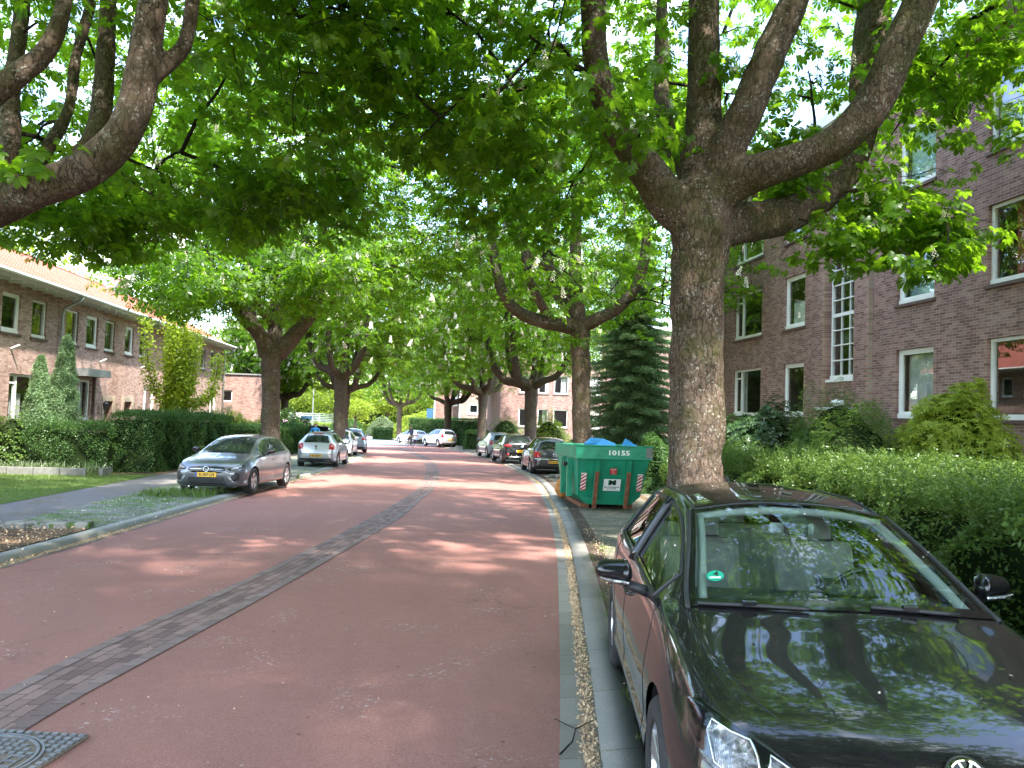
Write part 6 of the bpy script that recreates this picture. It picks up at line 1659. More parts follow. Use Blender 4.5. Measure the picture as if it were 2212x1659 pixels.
    def mirror(s, x=.60, z=.98, size=1.0, mat=None, strip=None):
        for sg in (1, -1):
            y0 = (s.w(x)-.06)*sg
            m = MB()
            # shaped shell: lofted ellipse sections
            secs = []
            for t in np.linspace(0, 1, 9):
                yy = y0+sg*(.09+.20*t)*1.0
                k = math.sin(math.pi*min(1, .22+t*.78))**.5 if t < 1 else .0
                hh = .075*(1-.45*t**2)*(1 if 0 < t < 1 else .35)*size; dd = .075*(1-.35*t)*(1 if 0 < t < 1 else .35)*size
                secs.append([(x+.02-dd*.1-.05*t+dd*math.cos(a)*(1.25 if math.cos(a) > 0 else .55), yy, z+.01*t+hh*math.sin(a)) for a in np.linspace(0, 2*math.pi, 17)[:-1]])
            vs_ = [p for c in secs for p in c]; n_ = 16
            fs_ = [(i*n_+j, i*n_+(j+1) % n_, (i+1)*n_+(j+1) % n_, (i+1)*n_+j) for i in range(8) for j in range(n_)]+[tuple(range(n_)), tuple(range(8*n_, 9*n_))]
            m.add(vs_, fs_); o = m.build('side_mirror', mat or s.paint, s.root, smooth=True)
            m = MB(); m.tube([(x+.03, y0-.02*sg, z-.10), (x+.02, y0+.06*sg, z-.075), (x+.01, y0+.13*sg, z-.055)], [.034, .028, .03], 8); m.build('mirror_arm', 'black_plastic', o, smooth=True)
            m = MB(); m.box((x-.035, y0+.19*sg, z+.005), (.012, .155, .095)); m.build('mirror_glass', 'chrome', o, bevel=.004)
            if strip:
                m = MB(); m.tube([(x+.10, y0+.11*sg, z-.038), (x+.085, y0+.19*sg, z-.033), (x+.045, y0+.265*sg, z-.022)], [.012, .012, .007], 8); m.build('mirror_lamp', strip, o, smooth=True)
    def handles(s, xs_, z, mat=None):
        for x in xs_:
            for sg in (1, -1):
                h = s.tree.ray_cast(Vector((x, 2*sg, z)), Vector((0, -sg, 0)))[0]
                m = MB(); m.tube([h+Vector((.10, -.005*sg, 0)), h+Vector((.06, .022*sg, .002)), h+Vector((-.06, .024*sg, .002)), h+Vector((-.10, -.005*sg, 0))], [.010, .014, .014, .010], 8)
                m.build('door_handle', mat or s.paint, s.root, smooth=True)
    def side_windows(s, xf, xr, split, vt=.90, vb=.12, cname='side_window', mat=None, quarter=None):
        """glass decals between belt line and roof rail, using loft params"""
        segs = []
        a = xf
        for sp_ in list(split)+[xr]:
            segs.append((a-.0, sp_)); a = sp_-.05
        mat = mat or s.glass
        for (a, b) in segs:
            for sg in (1, -1):
                X = np.linspace(a, b, 16); Vs = np.linspace(6+2*vb, 6+2*vt, 6)
                G = []
                for i, x in enumerate(X):
                    for v in Vs:
                        p = s.surf(np.array([x]), np.array([v]))[0]
                        p2 = s.surf(np.array([x]), np.array([v+.05]))[0]
                        nrm = np.array([0, p2[2]-p[2], -(p2[1]-p[1])]); nrm /= max(np.linalg.norm(nrm), 1e-6)
                        p = p+nrm*.005; G.append((p[0], p[1]*sg, p[2]))
                fs_ = [(i*6+j, i*6+j+1, (i+1)*6+j+1, (i+1)*6+j) for i in range(15) for j in range(5)]
                np_obj(cname, G, fs_, mat, s.root, smooth=True)
    def param_patch(s, name, xa, xb, v0, mat, off=.005, parent=None, n=16, m_=22, v0b=None, xcurve=None):
        """patch over the top (windscreen / rear glass): stations xa..xb, rows v0 .. centre .. v0 mirrored"""
        G = []
        for i in range(n+1):
            t = i/n; x = xa+(xb-xa)*t; vv0 = v0+((v0b or v0)-v0)*t
            vs_ = np.concatenate([np.linspace(vv0, 11, m_//2+1), np.linspace(11, vv0, m_//2+1)[1:]])
            for j, v in enumerate(vs_):
                sg = 1 if j <= m_//2 else -1
                p = s.surf(np.array([x]), np.array([min(v, 10.9999)]))[0]; px = s.surf(np.array([x-.02]), np.array([min(v, 10.9999)]))[0]; pv = s.surf(np.array([x]), np.array([min(v, 10.9999)-.05]))[0]
                nrm = np.cross(px-p, pv-p); nrm /= max(np.linalg.norm(nrm), 1e-9)
                if nrm[2] < 0: nrm = -nrm
                p = p+nrm*off; G.append((p[0], p[1]*sg, p[2]))
        w_ = len(vs_)
        return np_obj(name, G, [(i*w_+j, i*w_+j+1, (i+1)*w_+j+1, (i+1)*w_+j) for i in range(n) for j in range(w_-1)], mat, parent or s.root, smooth=True)

def variant(S, **k):
    """scale/override a body table"""
    T = dict(S); sx, sy, sz = k.pop('sx', 1), k.pop('sy', 1), k.pop('sz', 1)
    for key in ('zt', 'zb', 'wm', 'zm', 'ws', 'zs', 'wr', 'zr'): T[key] = list(T[key])
    for key, dd in list(k.items()):
        if key in ('zt', 'zb', 'wm', 'zm', 'ws', 'zs', 'wr', 'zr') and callable(dd): T[key] = [(a, dd(a, b)) for a, b in T[key]]; k.pop(key)
    T.update(k); T['_s'] = (sx, sy, sz)
    return T
def apply_scale(car):
    sx, sy, sz = car.S.get('_s', (1, 1, 1))
    car.root.matrix_world = car.root.matrix_world @ Matrix.Diagonal((sx, sy, sz, 1))

def ring_tube(pts, r, n=6):
    P = [Vector(p) for p in pts]; return tube_mesh(P+[P[0], P[1]], r, n, False)

# ---- the near black hatchback ---------------------------------------------------
def build_near_car():
    c = Car('hatchback_car', 'glossy black hatchback parked nose towards the viewer in the right foreground', HATCH, 'paint_black', (2.19, 4.41), R(-100.3-0), res=1.25)
    S = c.S; bm = c.bm
    c.arches()
    x1, x0 = S['ws_x']; xs, vk, m_ = c.xs, c.vk, c.m_
    nv = len(vk)
    # openings: delete faces of windscreen, front side windows, by proximity to loft params
    bm.faces.ensure_lookup_table()
    from mathutils.kdtree import KDTree
    def cells(xa, xb, va, vb, side=None):
        """3D centres of loft cells in a parameter window"""
        out = []
        for i in range(len(xs)-1):
            xc = (xs[i]+xs[i+1])/2
            if not (min(xa, xb) < xc < max(xa, xb)): continue
            for j in range(nv-1):
                vc = (vk[j]+vk[j+1])/2
                if not (va < vc < vb): continue
                p = (c.surf(np.array([xs[i]]), np.array([vk[j]]))[0]+c.surf(np.array([xs[i+1]]), np.array([vk[j+1]]))[0]+c.surf(np.array([xs[i+1]]), np.array([vk[j]]))[0]+c.surf(np.array([xs[i]]), np.array([vk[j+1]]))[0])/4
                for sg in (1, -1): out.append(Vector((p[0], p[1]*sg, p[2])))
        return out
    def kill(cs):
        kd = KDTree(len(bm.faces)); bm.faces.ensure_lookup_table()
        for i, f in enumerate(bm.faces): kd.insert(f.calc_center_median(), i)
        kd.balance(); ids = {kd.find(q)[1] for q in cs}
        ids = [i for i in ids]
        bmesh.ops.delete(bm, geom=[bm.faces[i] for i in ids], context='FACES')
    kill(cells(x1-.05, x0+.03, 8.26, 11.0))
    kill(cells(.62, -1.30, 6.25, 7.75))
    kill(cells(-1.72, -1.93, 8.7, 11.0))
    c.finish()
    # windscreen: black border frame + glass
    g = c.param_patch('windscreen', x1-.012, x0, 8.12, 'glass_car', off=.004, n=26, m_=40)
    # border strips made of loft patches just inside the glass edge
    def strip(xa, xb, va, vb, name, mat, off, parent, n=20, sides=(1, -1), m2=3):
        for sg in sides:
            G = []
            for i in range(n+1):
                x = xa+(xb-xa)*i/n
                for j in range(m2+1):
                    v = va+(vb-va)*j/m2; p = c.surf(np.array([x]), np.array([min(v, 10.999)]))[0]
                    G.append((p[0], p[1]*sg, p[2]+off))
            w_ = m2+1
            np_obj(name, G, [(i*w_+j, i*w_+j+1, (i+1)*w_+j+1, (i+1)*w_+j) for i in range(n) for j in range(m2)], mat, parent, smooth=True)
    strip(x1-.012, x0, 8.12, 8.29, 'windscreen_border', 'gloss_black', .0062, g)
    strip(x0+.035, x0, 8.28, 11, 'windscreen_border', 'gloss_black', .0062, g, n=3, m2=14)
    strip(x1-.012, x1-.085, 8.28, 11, 'windscreen_border', 'gloss_black', .0062, g, n=4, m2=14)
    # trim along A pillars
    for sg in (1, -1):
        pts = [c.sp(x, 8.08, sg)+Vector((0, 0, .004)) for x in np.linspace(x1, x0, 20)]
        m = MB(); m.tube(pts, .013, 6); m.build('pillar_trim', 'black_plastic', c.root, smooth=True)
        m = MB(); m.tube([c.sp(x, 8.30, sg)+Vector((0, 0, .002)) for x in np.linspace(x0-.03, -1.55, 24)], .007, 5); m.build('roof_seam', 'black_plastic', c.root, smooth=True)
    m = MB(); m.tube([c.sp(x0-.002, v, 1)+Vector((0, 0, .003)) for v in np.linspace(8.3, 10.99, 12)]+[c.sp(x0-.002, v, -1)+Vector((0, 0, .003)) for v in np.linspace(10.99, 8.3, 12)], .008, 5); m.build('windscreen_seal', 'black_plastic', c.root, smooth=True)
    # side glass (front + rear door), frames
    for sg in (1, -1):
        for nm, a, b in (('side_window', .66, -.30), ('side_window', -.38, -1.32)):
            G = []; nn = 18
            for i in range(nn+1):
                x = a+(b-a)*i/nn
                for v in np.linspace(6.18, 7.82, 7):
                    p = c.surf(np.array([x]), np.array([v]))[0]; G.append((p[0], (p[1]-.010)*sg, p[2]))
            w_ = np_obj(nm, G, [(i*7+j, i*7+j+1, (i+1)*7+j+1, (i+1)*7+j) for i in range(nn) for j in range(6)], 'glass_car', c.root, smooth=True)
            loop = [c.sp(x, 6.2, sg) for x in np.linspace(a, b, 14)]+[c.sp(b, v, sg) for v in np.linspace(6.4, 7.6, 5)]+[c.sp(x, 7.8, sg) for x in np.linspace(b, a, 14)]+[c.sp(a, v, sg) for v in np.linspace(7.6, 6.4, 5)]
            m = MB(); v_, f_ = ring_tube(loop, .012, 6); m.add(v_, f_); m.build('window_frame', 'black_plastic', w_, smooth=True)
        m = MB(); m.tube([c.sp(-.34, v, sg) for v in np.linspace(6.1, 7.9, 8)], .035, 8); m.build('door_pillar', 'gloss_black', c.root, smooth=True)
    rgl = c.param_patch('rear_window', -1.71, -1.95, 8.6, 'glass_car', off=.004)
    # interior
    m = MB()
    m.add([(.95, -.72, .93), (.95, .72, .93), (.30, .70, .90), (.30, -.70, .90), (.30, -.70, .55), (.30, .70, .55)], [(0, 1, 2, 3), (3, 2, 5, 4)])
    m.box((.62, 0, .90), (.75, 1.44, .05)); m.box((.30, .36, .965), (.22, .40, .06)); m.build('dashboard', 'cabin_black', c.root, bevel=.012)
    m = MB(); m.box((.66, -.17, .931), (.05, .9, .012)); m.box((.60, .50, .931), (.05, .30, .012)); m.build('dash_vent', 'cabin_grey', c.root)
    m = MB(); m.box((-.45, 0, .28), (2.8, 1.5, .06)); m.box((-.45, .80, .60), (2.6, .03, .60)); m.box((-.45, -.80, .60), (2.6, .03, .60)); m.box((.45, 0, .5), (.05, 1.5, .7)); m.box((-1.55, 0, .62), (.05, 1.5, .66)); m.build('cabin_floor', 'cabin_black', c.root)
    def seat(x, y, w_, label):
        m = MB()
        def blk(cx, cz, dx, dz, tilt, w2, r_=.06):
            M = Matrix.Rotation(tilt, 3, 'Y'); m.box((cx, y, cz), (dx, w2, dz), rot=M)
        blk(x, .48, .50, .16, -.06, w_); blk(x-.30, .80, .15, .64, -.30, w_)
        o = m.build('seat', 'seat_fabric', c.root, bevel=.05)
        m = MB(); m.box((x-.43, y, 1.20), (.09, .26, .18), rot=Matrix.Rotation(-.2, 3, 'Y')); m.cyl((x-.42, y+.06, 1.05), (x-.42, y+.06, 1.16), .008); m.cyl((x-.42, y-.06, 1.05), (x-.42, y-.06, 1.16), .008); m.build('headrest', 'seat_fabric', o, bevel=.03)
    seat(-.16, .37, .52, ''); seat(-.16, -.37, .52, ''); seat(-1.0, 0, 1.28, '')
    m = MB(); m.lathe([(.185+.016*math.cos(a), .016*math.sin(a)) for a in np.linspace(0, 6.283, 9)[:-1]], (.33, .37, .92), (-.85, 0, .42), 40, close=True)
    st = m.build('steering_wheel', 'gloss_black', c.root, smooth=True)
    m = MB(); m.ellipsoid((.345, .37, .915), (.05, .08, .07)); m.tube([(.34, .20, .92), (.345, .54, .92)], .016, 6); m.tube([(.55, .37, .83), (.35, .37, .915)], .04, 8); m.build('steering_hub', 'cabin_black', st, smooth=True)
    m = MB(); m.box((.26, 0, 1.275), (.03, .25, .065), rot=Matrix.Rotation(.25, 3, 'Y')); mr = m.build('rear_view_mirror', 'cabin_grey', c.root, bevel=.02)
    m = MB(); m.box((.34, 0, 1.30), (.10, .11, .10)); m.build('mirror_mount', 'cabin_black', mr, bevel=.01)
    # pale headlining edge visible through the glass
    m = MB()
    for sg in (1, -1): m.tube([c.sp(x, 8.36, sg)+Vector((-.03, -.02*sg, -.03)) for x in np.linspace(.86, .12, 14)], .024, 6)
    m.tube([c.sp(.10, v, 1)+Vector((-.01, 0, -.03)) for v in np.linspace(8.36, 10.99, 10)]+[c.sp(.10, v, -1)+Vector((-.01, 0, -.03)) for v in np.linspace(10.99, 8.36, 10)], .024, 6)
    m.build('headlining', 'cabin_grey', c.root, smooth=True)
    # green emission sticker, lower passenger corner
    p = c.sp(.72, 8.85, -1)
    upv = (c.sp(.62, 8.85, -1)-p).normalized(); lf = (c.sp(.72, 9.1, -1)-p).normalized()
    ctr = c.sp(.72, 8.62, -1)+lf.cross(upv)*.008
    M = frame_mat(ctr, lf, upv)
    m = MB(); m.cyl((0, 0, 0), (0, 0, .0015), .042, n=32); stk = m.build('sticker', 'sticker_green', c.root, xf=M)
    text_obj('sticker_text', '4', .052, 'ink_black', M @ Matrix.Translation((.004, .014, .0018)), stk, .0004, bold=.001)
    m = MB(); m.box((0, -.014, .002), (.056, .014, .0008)); m.build('sticker_field', 'ink_white', stk, xf=M)
    # headlights
    for sg in (1, -1):
        # polygon in the front view (y,z)
        poly = [(.51*sg, .675), (.60*sg, .725), (.70*sg, .765), (.78*sg, .792), (.815*sg, .765), (.825*sg, .70), (.80*sg, .635), (.70*sg, .60), (.60*sg, .61), (.53*sg, .635)]
        hb = c.decal('headlight', poly, 'front', 'gloss_black', off=.003, step=.03)
        c.decal('lamp_reflector', [(.635*sg, .625), (.64*sg, .70), (.655*sg, .735), (.755*sg, .755), (.775*sg, .72), (.765*sg, .645), (.70*sg, .62)], 'front', 'clear_lens', parent=hb, off=.008, step=.02)
        c.decal('lamp_reflector', [(.53*sg, .648), (.545*sg, .683), (.60*sg, .708), (.615*sg, .66), (.60*sg, .622)], 'front', 'clear_lens', parent=hb, off=.008, step=.02)
        c.decal('indicator_strip', [(.54*sg, .628), (.60*sg, .613), (.70*sg, .603), (.80*sg, .637), (.802*sg, .655), (.70*sg, .618), (.60*sg, .627)], 'front', 'clear_lens', parent=hb, off=.0095, step=.03)
        c.decal('lamp_cover', poly, 'front', 'glass_lamp', parent=hb, off=.013, step=.03)
        for ring in ([(.635, .625), (.64, .70), (.655, .735), (.755, .755), (.775, .72), (.765, .645), (.70, .62)], [(.53, .648), (.545, .683), (.60, .708), (.615, .66), (.60, .622)]):
            q = []
            for k in range(len(ring)):
                for u in (0, .5):
                    a, b = ring[k], ring[(k+1) % len(ring)]; y, z = (a[0]*(1-u)+b[0]*u)*sg, a[1]*(1-u)+b[1]*u
                    hh = c.tree.ray_cast(Vector((4, y, z)), Vector((-1, 0, 0)))
                    if hh[0]: q.append(hh[0]+hh[1]*.010)
            m = MB(); v_, f_ = ring_tube(q, .0042, 6); m.add(v_, f_); m.build('lamp_bezel', 'chrome', hb, smooth=True)
    # grille
    c.decal('grille', [(-.50, .655), (-.48, .695), (-.3, .71), (0, .715), (.3, .71), (.48, .695), (.50, .655), (.3, .635), (-.3, .635)], 'front', 'black_plastic', off=.003, step=.04)
    for z in (.655, .685):
        q = []
        for y in np.linspace(-.49, .49, 26):
            h = c.tree.ray_cast(Vector((4, y, z)), Vector((-1, 0, 0)))[0]; q.append(h+Vector((.010, 0, 0)))
        m = MB(); m.tube(q, .006, 6); m.build('grille_bar', 'chrome' if z < .67 else 'gloss_black', c.root, smooth=True)
    c.decal('lower_grille', [(-.55, .30), (-.50, .47), (.50, .47), (.55, .30)], 'front', 'black_plastic', off=.003)
    c.both('fog_grille', [(.60, .32), (.58, .45), (.72, .46), (.76, .36)], 'front', 'black_plastic')
    # round emblem: ring with stacked V and W strokes
    h = c.tree.ray_cast(Vector((4, 0, .70)), Vector((-1, 0, 0))); nrm = Vector((.80, 0, .45)).normalized()
    M = frame_mat(h[0]+nrm*.012, (0, 1, 0), Vector((0, 0, 1))-nrm*nrm.z)
    m = MB(); m.cyl((0, 0, -.03), (0, 0, .0), .072, n=40); em = m.build('emblem', 'gloss_black', c.root, xf=M)
    m = MB(); m.lathe([(.058+.007*math.cos(a), .003+.006*math.sin(a)) for a in np.linspace(0, 6.283, 9)[:-1]], (0, 0, 0), (0, 0, 1), 48, close=True)
    def stroke(a, b, w_=.009):
        a, b = Vector((*a, .003)), Vector((*b, .003)); d = (b-a).normalized(); s_ = Vector((-d.y, d.x, 0))*w_/2; up_ = Vector((0, 0, .006))
        m.add([a-s_, a+s_, b+s_, b-s_, a-s_+up_, a+s_+up_, b+s_+up_, b-s_+up_], [(0, 1, 2, 3), (7, 6, 5, 4), (0, 4, 5, 1), (1, 5, 6, 2), (2, 6, 7, 3), (3, 7, 4, 0)])
    for a, b in (((-.022, .052), (0, .008)), ((0, .008), (.022, .052)), ((-.050, .026), (-.022, -.048)), ((-.022, -.048), (0, -.002)), ((0, -.002), (.022, -.048)), ((.022, -.048), (.050, .026))): stroke(a, b)
    m.build('emblem_mark', 'chrome', em, xf=M)
    c.plate('front', .42, '', mat='ink_white')
    # hood seam lines and creases
    for sg in (1, -1):
        q = []
        for x, y in ((1.98, .50), (1.85, .585), (1.6, .665), (1.3, .705), (1.0, .735), (.85, .745)):
            h = c.tree.ray_cast(Vector((x, y*sg, 3)), Vector((0, 0, -1)))[0]
            if h: q.append(h+Vector((0, 0, -.001)))
        m = MB(); m.tube([Vector(p) for p in catmull([tuple(p) for p in q], 6)], .0038, 5); m.build('bonnet_seam', 'ink_black', c.root)
    c.line_side([(.80, .93), (.83, .75), (.80, .50), (.72, .24)]); c.line_side([(-.34, .95), (-.35, .7), (-.34, .45), (-.30, .22)]); c.line_side([(-1.18, .98), (-1.17, .85), (-1.02, .66), (-.93, .50), (-.90, .22)])
    c.line_side([(.80, .25), (0, .245), (-.9, .25)], .008)
    m = MB()
    c.handles((-.16, -1.02), .80, 'gloss_black')
    c.mirror(.42, 1.015, 1.0, 'gloss_black', 'clear_lens')
    # wipers on a dark cowl
    WP = {True: [(.965-.004*i, v, 1) for i, v in enumerate(np.linspace(8.9, 10.6, 8))], False: [(.975-.003*i, v, -1) for i, v in enumerate(np.linspace(10.2, 8.3, 10))]}
    for (a, b, cc) in (((.90, .55), (.94, .10), (.93, -.10)), ((.93, -.10), (.90, -.45), (.84, -.66))):
        q = [c.sp(x, v, sg_)+Vector((0, 0, .016)) for x, v, sg_ in WP[a[1] > 0]]
        m = MB(); m.tube(q, .009, 6); wi = m.build('wiper', 'black_plastic', c.root, smooth=True)
        m = MB(); m.box(q[len(q)//2]+Vector((0, 0, .01)), (.03, .07, .02)); m.build('wiper_joint', 'gloss_black', wi, bevel=.004)
    h = c.tree.ray_cast(Vector((-1.38, 0, 3)), Vector((0, 0, -1)))[0]
    m = MB(); m.prism([(-.09, -.01), (.07, -.01), (-.03, .055), (-.065, .06)], 'y', -.012, .012); m.build('antenna_fin', 'gloss_black', c.root, bevel=.005, xf=Matrix.Translation(h))
    c.both('tail_light', [(.50, .80), (.78, .80), (.76, .93), (.55, .93)], 'rear', 'red_lens')
    c.wheels(5, double=True)
    # underbody
    m = MB(); m.box((0, 0, .25), (3.9, 1.4, .14)); m.build('underbody', 'black_plastic', c.root)
    # petals on the roof and bonnet
    P = []
    for i in range(46):
        x, y = random.uniform(-1.2, 1.9), random.uniform(-.7, .7)
        h = c.tree.ray_cast(Vector((x, y, 3)), Vector((0, 0, -1)))
        if h[0]: P.append(h[0]+h[1]*.008)
    P = np.array([tuple(c.root.matrix_world @ p) for p in P])
    petals('fallen_petals', P, .013, 'petal_pale', 'petals lying on the black car')
    return c
near = build_near_car()

# ---- generic parked cars ------------------------------------------------------
def parked(name, label, S, paint, loc, heading, front=None, rear=None, glass='glass_dark', wheels=(5, False), mirrors=None, handles=(-.16, -1.02), res=.7, tailpoly=None, headpoly=None, extra=None, rimmat='alloy', rearglass=True, plate_rear=None, plate_front=None, bumper_dark=True, open_hatch=False, group='parked cars', seams=True, splits=(-.30,), side_end=-1.35):
    c = Car(name, label, S, paint, loc, heading, res=res, group=group)
    c.arches()
    c.finish()
    x1, x0 = S['ws_x']
    c.param_patch('windscreen', x1-.01, x0, 8.38, glass)
    r1, r0 = S['rg_x']
    if rearglass: c.param_patch('rear_window', r1, r0, 8.5, glass, n=8)
    c.side_windows(.60, side_end, splits)
    zs0 = float(c.f['zs'](np.array([-1.0]))[0])
    if seams:
        c.line_side([(.80, zs0-.06), (.82, .7), (.72, .24)]); c.line_side([(-.34, zs0-.02), (-.34, .6), (-.30, .22)]); c.line_side([(-1.18, zs0), (-1.02, .66), (-.92, .24)])
    c.handles(handles, zs0-.16)
    c.mirror(.48, zs0+.07, .95, mirrors)
    tp = tailpoly or [(.52, .78), (.55, .95), (.72, .95), (.79, .88), (.79, .78)]
    c.both('tail_light', tp, 'rear', 'red_lens', off=.008)
    hp = headpoly or [(.50, .66), (.66, .74), (.79, .79), (.82, .70), (.74, .62), (.56, .60)]
    for o in c.both('headlight', hp, 'front', 'gloss_black', off=.004): pass
    cy = sum(p[0] for p in hp)/len(hp); cz = sum(p[1] for p in hp)/len(hp)
    c.both('headlamp_lens', [(cy+(p[0]-cy)*.72, cz+(p[1]-cz)*.66) for p in hp], 'front', 'clear_lens', off=.010)
    c.decal('front_grille', [(-.50, .27), (-.44, .44), (.44, .44), (.50, .27)], 'front', 'black_plastic', off=.003)
    c.both('fog_recess', [(.62, .36), (.60, .50), (.72, .50), (.74, .38)], 'front', 'black_plastic')
    if bumper_dark: c.decal('rear_bumper_trim', [(-.78, .22), (-.78, .38), (.78, .38), (.78, .22)], 'rear', 'black_plastic', off=.004)
    if plate_rear: c.plate('rear', plate_rear[1], plate_rear[0])
    if plate_front: c.plate('front', plate_front[1], plate_front[0])
    c.wheels(*wheels[:1], rim=rimmat, double=wheels[1])
    m = MB(); m.box((0, 0, .26), (3.9, 1.4, .12)); m.build('underbody', 'black_plastic', c.root)
    if extra: extra(c)
    apply_scale(c)
    return c

# silver hatchback, left, facing the viewer
def corsa_extra(c):
    c.decal('upper_grille', [(-.46, .60), (-.43, .675), (-.2, .70), (.2, .70), (.43, .675), (.46, .60), (.35, .545), (-.35, .545)], 'front', 'gloss_black', off=.006, step=.03)
    for sg in (1, -1):
        q = [c.tree.ray_cast(Vector((4, y*sg, .635)), Vector((-1, 0, 0)))[0]+Vector((.014, 0, 0)) for y in np.linspace(.09, .43, 10)]
        m = MB(); m.tube(q, [.010]*9+[.004], 6); m.build('grille_bar', 'chrome', c.root, smooth=True)
    h = c.tree.ray_cast(Vector((4, 0, .635)), Vector((-1, 0, 0)))[0]
    M = frame_mat(h+Vector((.02, 0, 0)), (0, 1, 0), (0, 0, 1))
    m = MB(); m.lathe([(.062+.008*math.cos(a), .006*math.sin(a)) for a in np.linspace(0, 6.283, 9)[:-1]], (0, 0, 0), (0, 0, 1), 32, close=True)
    m.add([(-.085, .005, .0), (-.02, .018, .0), (.005, .005, .0), (.085, .0, .0), (.02, -.018, 0), (-.005, -.003, 0)], [(0, 1, 2, 3, 4, 5)])
    m.build('emblem', 'chrome', c.root, xf=M)
    c.both('side_intake', [(.66, .34), (.64, .50), (.70, .58), (.775, .52), (.77, .38)], 'front', 'black_plastic')
    for z in (.30, .33, .36, .39, .42):
        q = [c.tree.ray_cast(Vector((4, y, z)), Vector((-1, 0, 0)))[0]+Vector((.006, 0, 0)) for y in np.linspace(-.45, .45, 16)]
        m = MB(); m.tube(q, .004, 4); m.build('grille_slat', 'gloss_black', c.root)
    h = c.tree.ray_cast(Vector((-1.3, 0, 3)), Vector((0, 0, -1)))[0]
    m = MB(); m.cyl(h, h+Vector((-.06, 0, .07)), .006); m.build('antenna', 'black_plastic', c.root)
    q = [c.tree.ray_cast(Vector((x, y, 3)), Vector((0, 0, -1)))[0]+Vector((0, 0, .0)) for x, y in ((1.98, .0), (1.7, 0), (1.4, 0), (1.15, 0))]
    m = MB(); m.tube(q, .006, 5); m.build('bonnet_crease', c.paint, c.root, smooth=True)
CORSA = variant(HATCH, sx=.953, sy=.98, sz=.985, zt=lambda x, z: z-.0, rw=.325)
parked('hatchback_car', 'silver grey hatchback with yellow plate K-067-LH parked on the left verge', CORSA, 'paint_silver', (-4.66, 21.15), R(-90-9.0), res=1.0, plate_front=('K-067-LH', .50), mirrors='gloss_black', wheels=(5, True), extra=corsa_extra, bumper_dark=False,
       headpoly=[(.50, .635), (.62, .70), (.80, .755), (.82, .70), (.74, .645), (.58, .60)])
# silver hatchback seen from behind
def polo_extra(c):
    h = c.tree.ray_cast(Vector((-4, 0, .86)), Vector((1, 0, 0)))[0]
    M = frame_mat(h+Vector((-.012, 0, 0)), (0, -1, 0), (0, 0, 1))
    m = MB(); m.cyl((0, 0, -.01), (0, 0, .008), .055, n=24); m.build('emblem', 'iron_grime', c.root, xf=M)
    c.decal('handle_recess', [(-.09, .735), (-.09, .79), (.09, .79), (.09, .735)], 'rear', 'chrome', off=.006)
    h = c.tree.ray_cast(Vector((-1.63, 0, 3)), Vector((0, 0, -1)))[0]
    m = MB(); m.box(h+Vector((-.03, 0, .02)), (.05, .5, .035)); m.build('brake_light', 'red_lens', c.root, bevel=.006)
    q = [c.sp(-1.965, 9.5, 1)+Vector((-.03, 0, .02)), c.sp(-1.9, 10.9, -1)+Vector((-.03, -.15, .03))]
    m = MB(); m.tube([(-2.02, -.02, 1.03), (-1.96, -.25, 1.06), (-1.93, -.42, 1.10)], .012, 5); m.build('rear_wiper', 'black_plastic', c.root)
    for z in (.56,):
        q = [c.tree.ray_cast(Vector((-4, y, z)), Vector((1, 0, 0)))[0]+Vector((-.004, 0, 0)) for y in np.linspace(-.74, .74, 24)]
        m = MB(); m.tube(q, .008, 5); m.build('bumper_strip', 'black_plastic', c.root)
POLO = variant(HATCH, sx=.915, sy=.92, sz=1.0, ws=lambda x, w: w if x > -1.6 else w*1.06, wr=lambda x, w: w*1.04 if x < -1.4 else w)
parked('hatchback_car', 'light silver hatchback seen from behind with yellow plate GR-428-F on the left', POLO, 'paint_silver_light', (-3.98, 34.05), R(90-3.5), res=.9, plate_rear=('GR-428-F', .48), mirrors='paint_silver_light', extra=polo_extra,
       tailpoly=[(.56, .74), (.57, .95), (.66, 1.0), (.76, .93), (.80, .86), (.80, .74)])
FIESTA = variant(HATCH, sx=.93, sy=.95, sz=1.0)
parked('hatchback_car', 'white hatchback facing the viewer beside the second left trunk', FIESTA, 'paint_white', (-4.35, 44.5), R(-90-2), res=.6, headpoly=[(.46, .68), (.60, .76), (.80, .86), (.80, .76), (.70, .68), (.55, .64)])
parked('hatchback_car', 'silver grey hatchback with dark mirror just behind the white hatchback', variant(HATCH, sx=.95, sy=.98, sz=1.06), 'paint_bluegrey', (-4.2, 51.3), R(90+6), res=.5)
TALL = lambda x, z: z if z < .9 or x > 1.0 else .9+(z-.9)*1.16
# dark car with raised tailgate
def hatch_extra(c):
    m = MB(); m.add([(-1.65, -.55, 1.42), (-1.65, .55, 1.42), (-2.35, .60, 1.66), (-2.35, -.60, 1.66), (-1.65, -.55, 1.38), (-1.65, .55, 1.38), (-2.35, .60, 1.61), (-2.35, -.60, 1.61)], [(0, 1, 2, 3), (7, 6, 5, 4), (0, 4, 5, 1), (1, 5, 6, 2), (2, 6, 7, 3), (3, 7, 4, 0)])
    g = m.build('tailgate', 'paint_anthracite', c.root, bevel=.02)
    m = MB(); m.add([(-1.75, -.45, 1.459), (-1.75, .45, 1.459), (-2.2, .48, 1.613), (-2.2, -.48, 1.613)], [(0, 1, 2, 3)]); m.build('tailgate_window', 'glass_dark', g)
    m = MB(); [m.cyl((-1.75, sg*.55, 1.1), (-2.1, sg*.57, 1.55), .012) for sg in (1, -1)]; m.build('gas_strut', 'black_metal', g)
parked('estate_car', 'dark car with its tailgate raised behind the light silver hatchback', variant(HATCH, zt=TALL, zr=TALL), 'paint_anthracite', (-6.0, 50.0), R(90), res=.5, extra=hatch_extra)
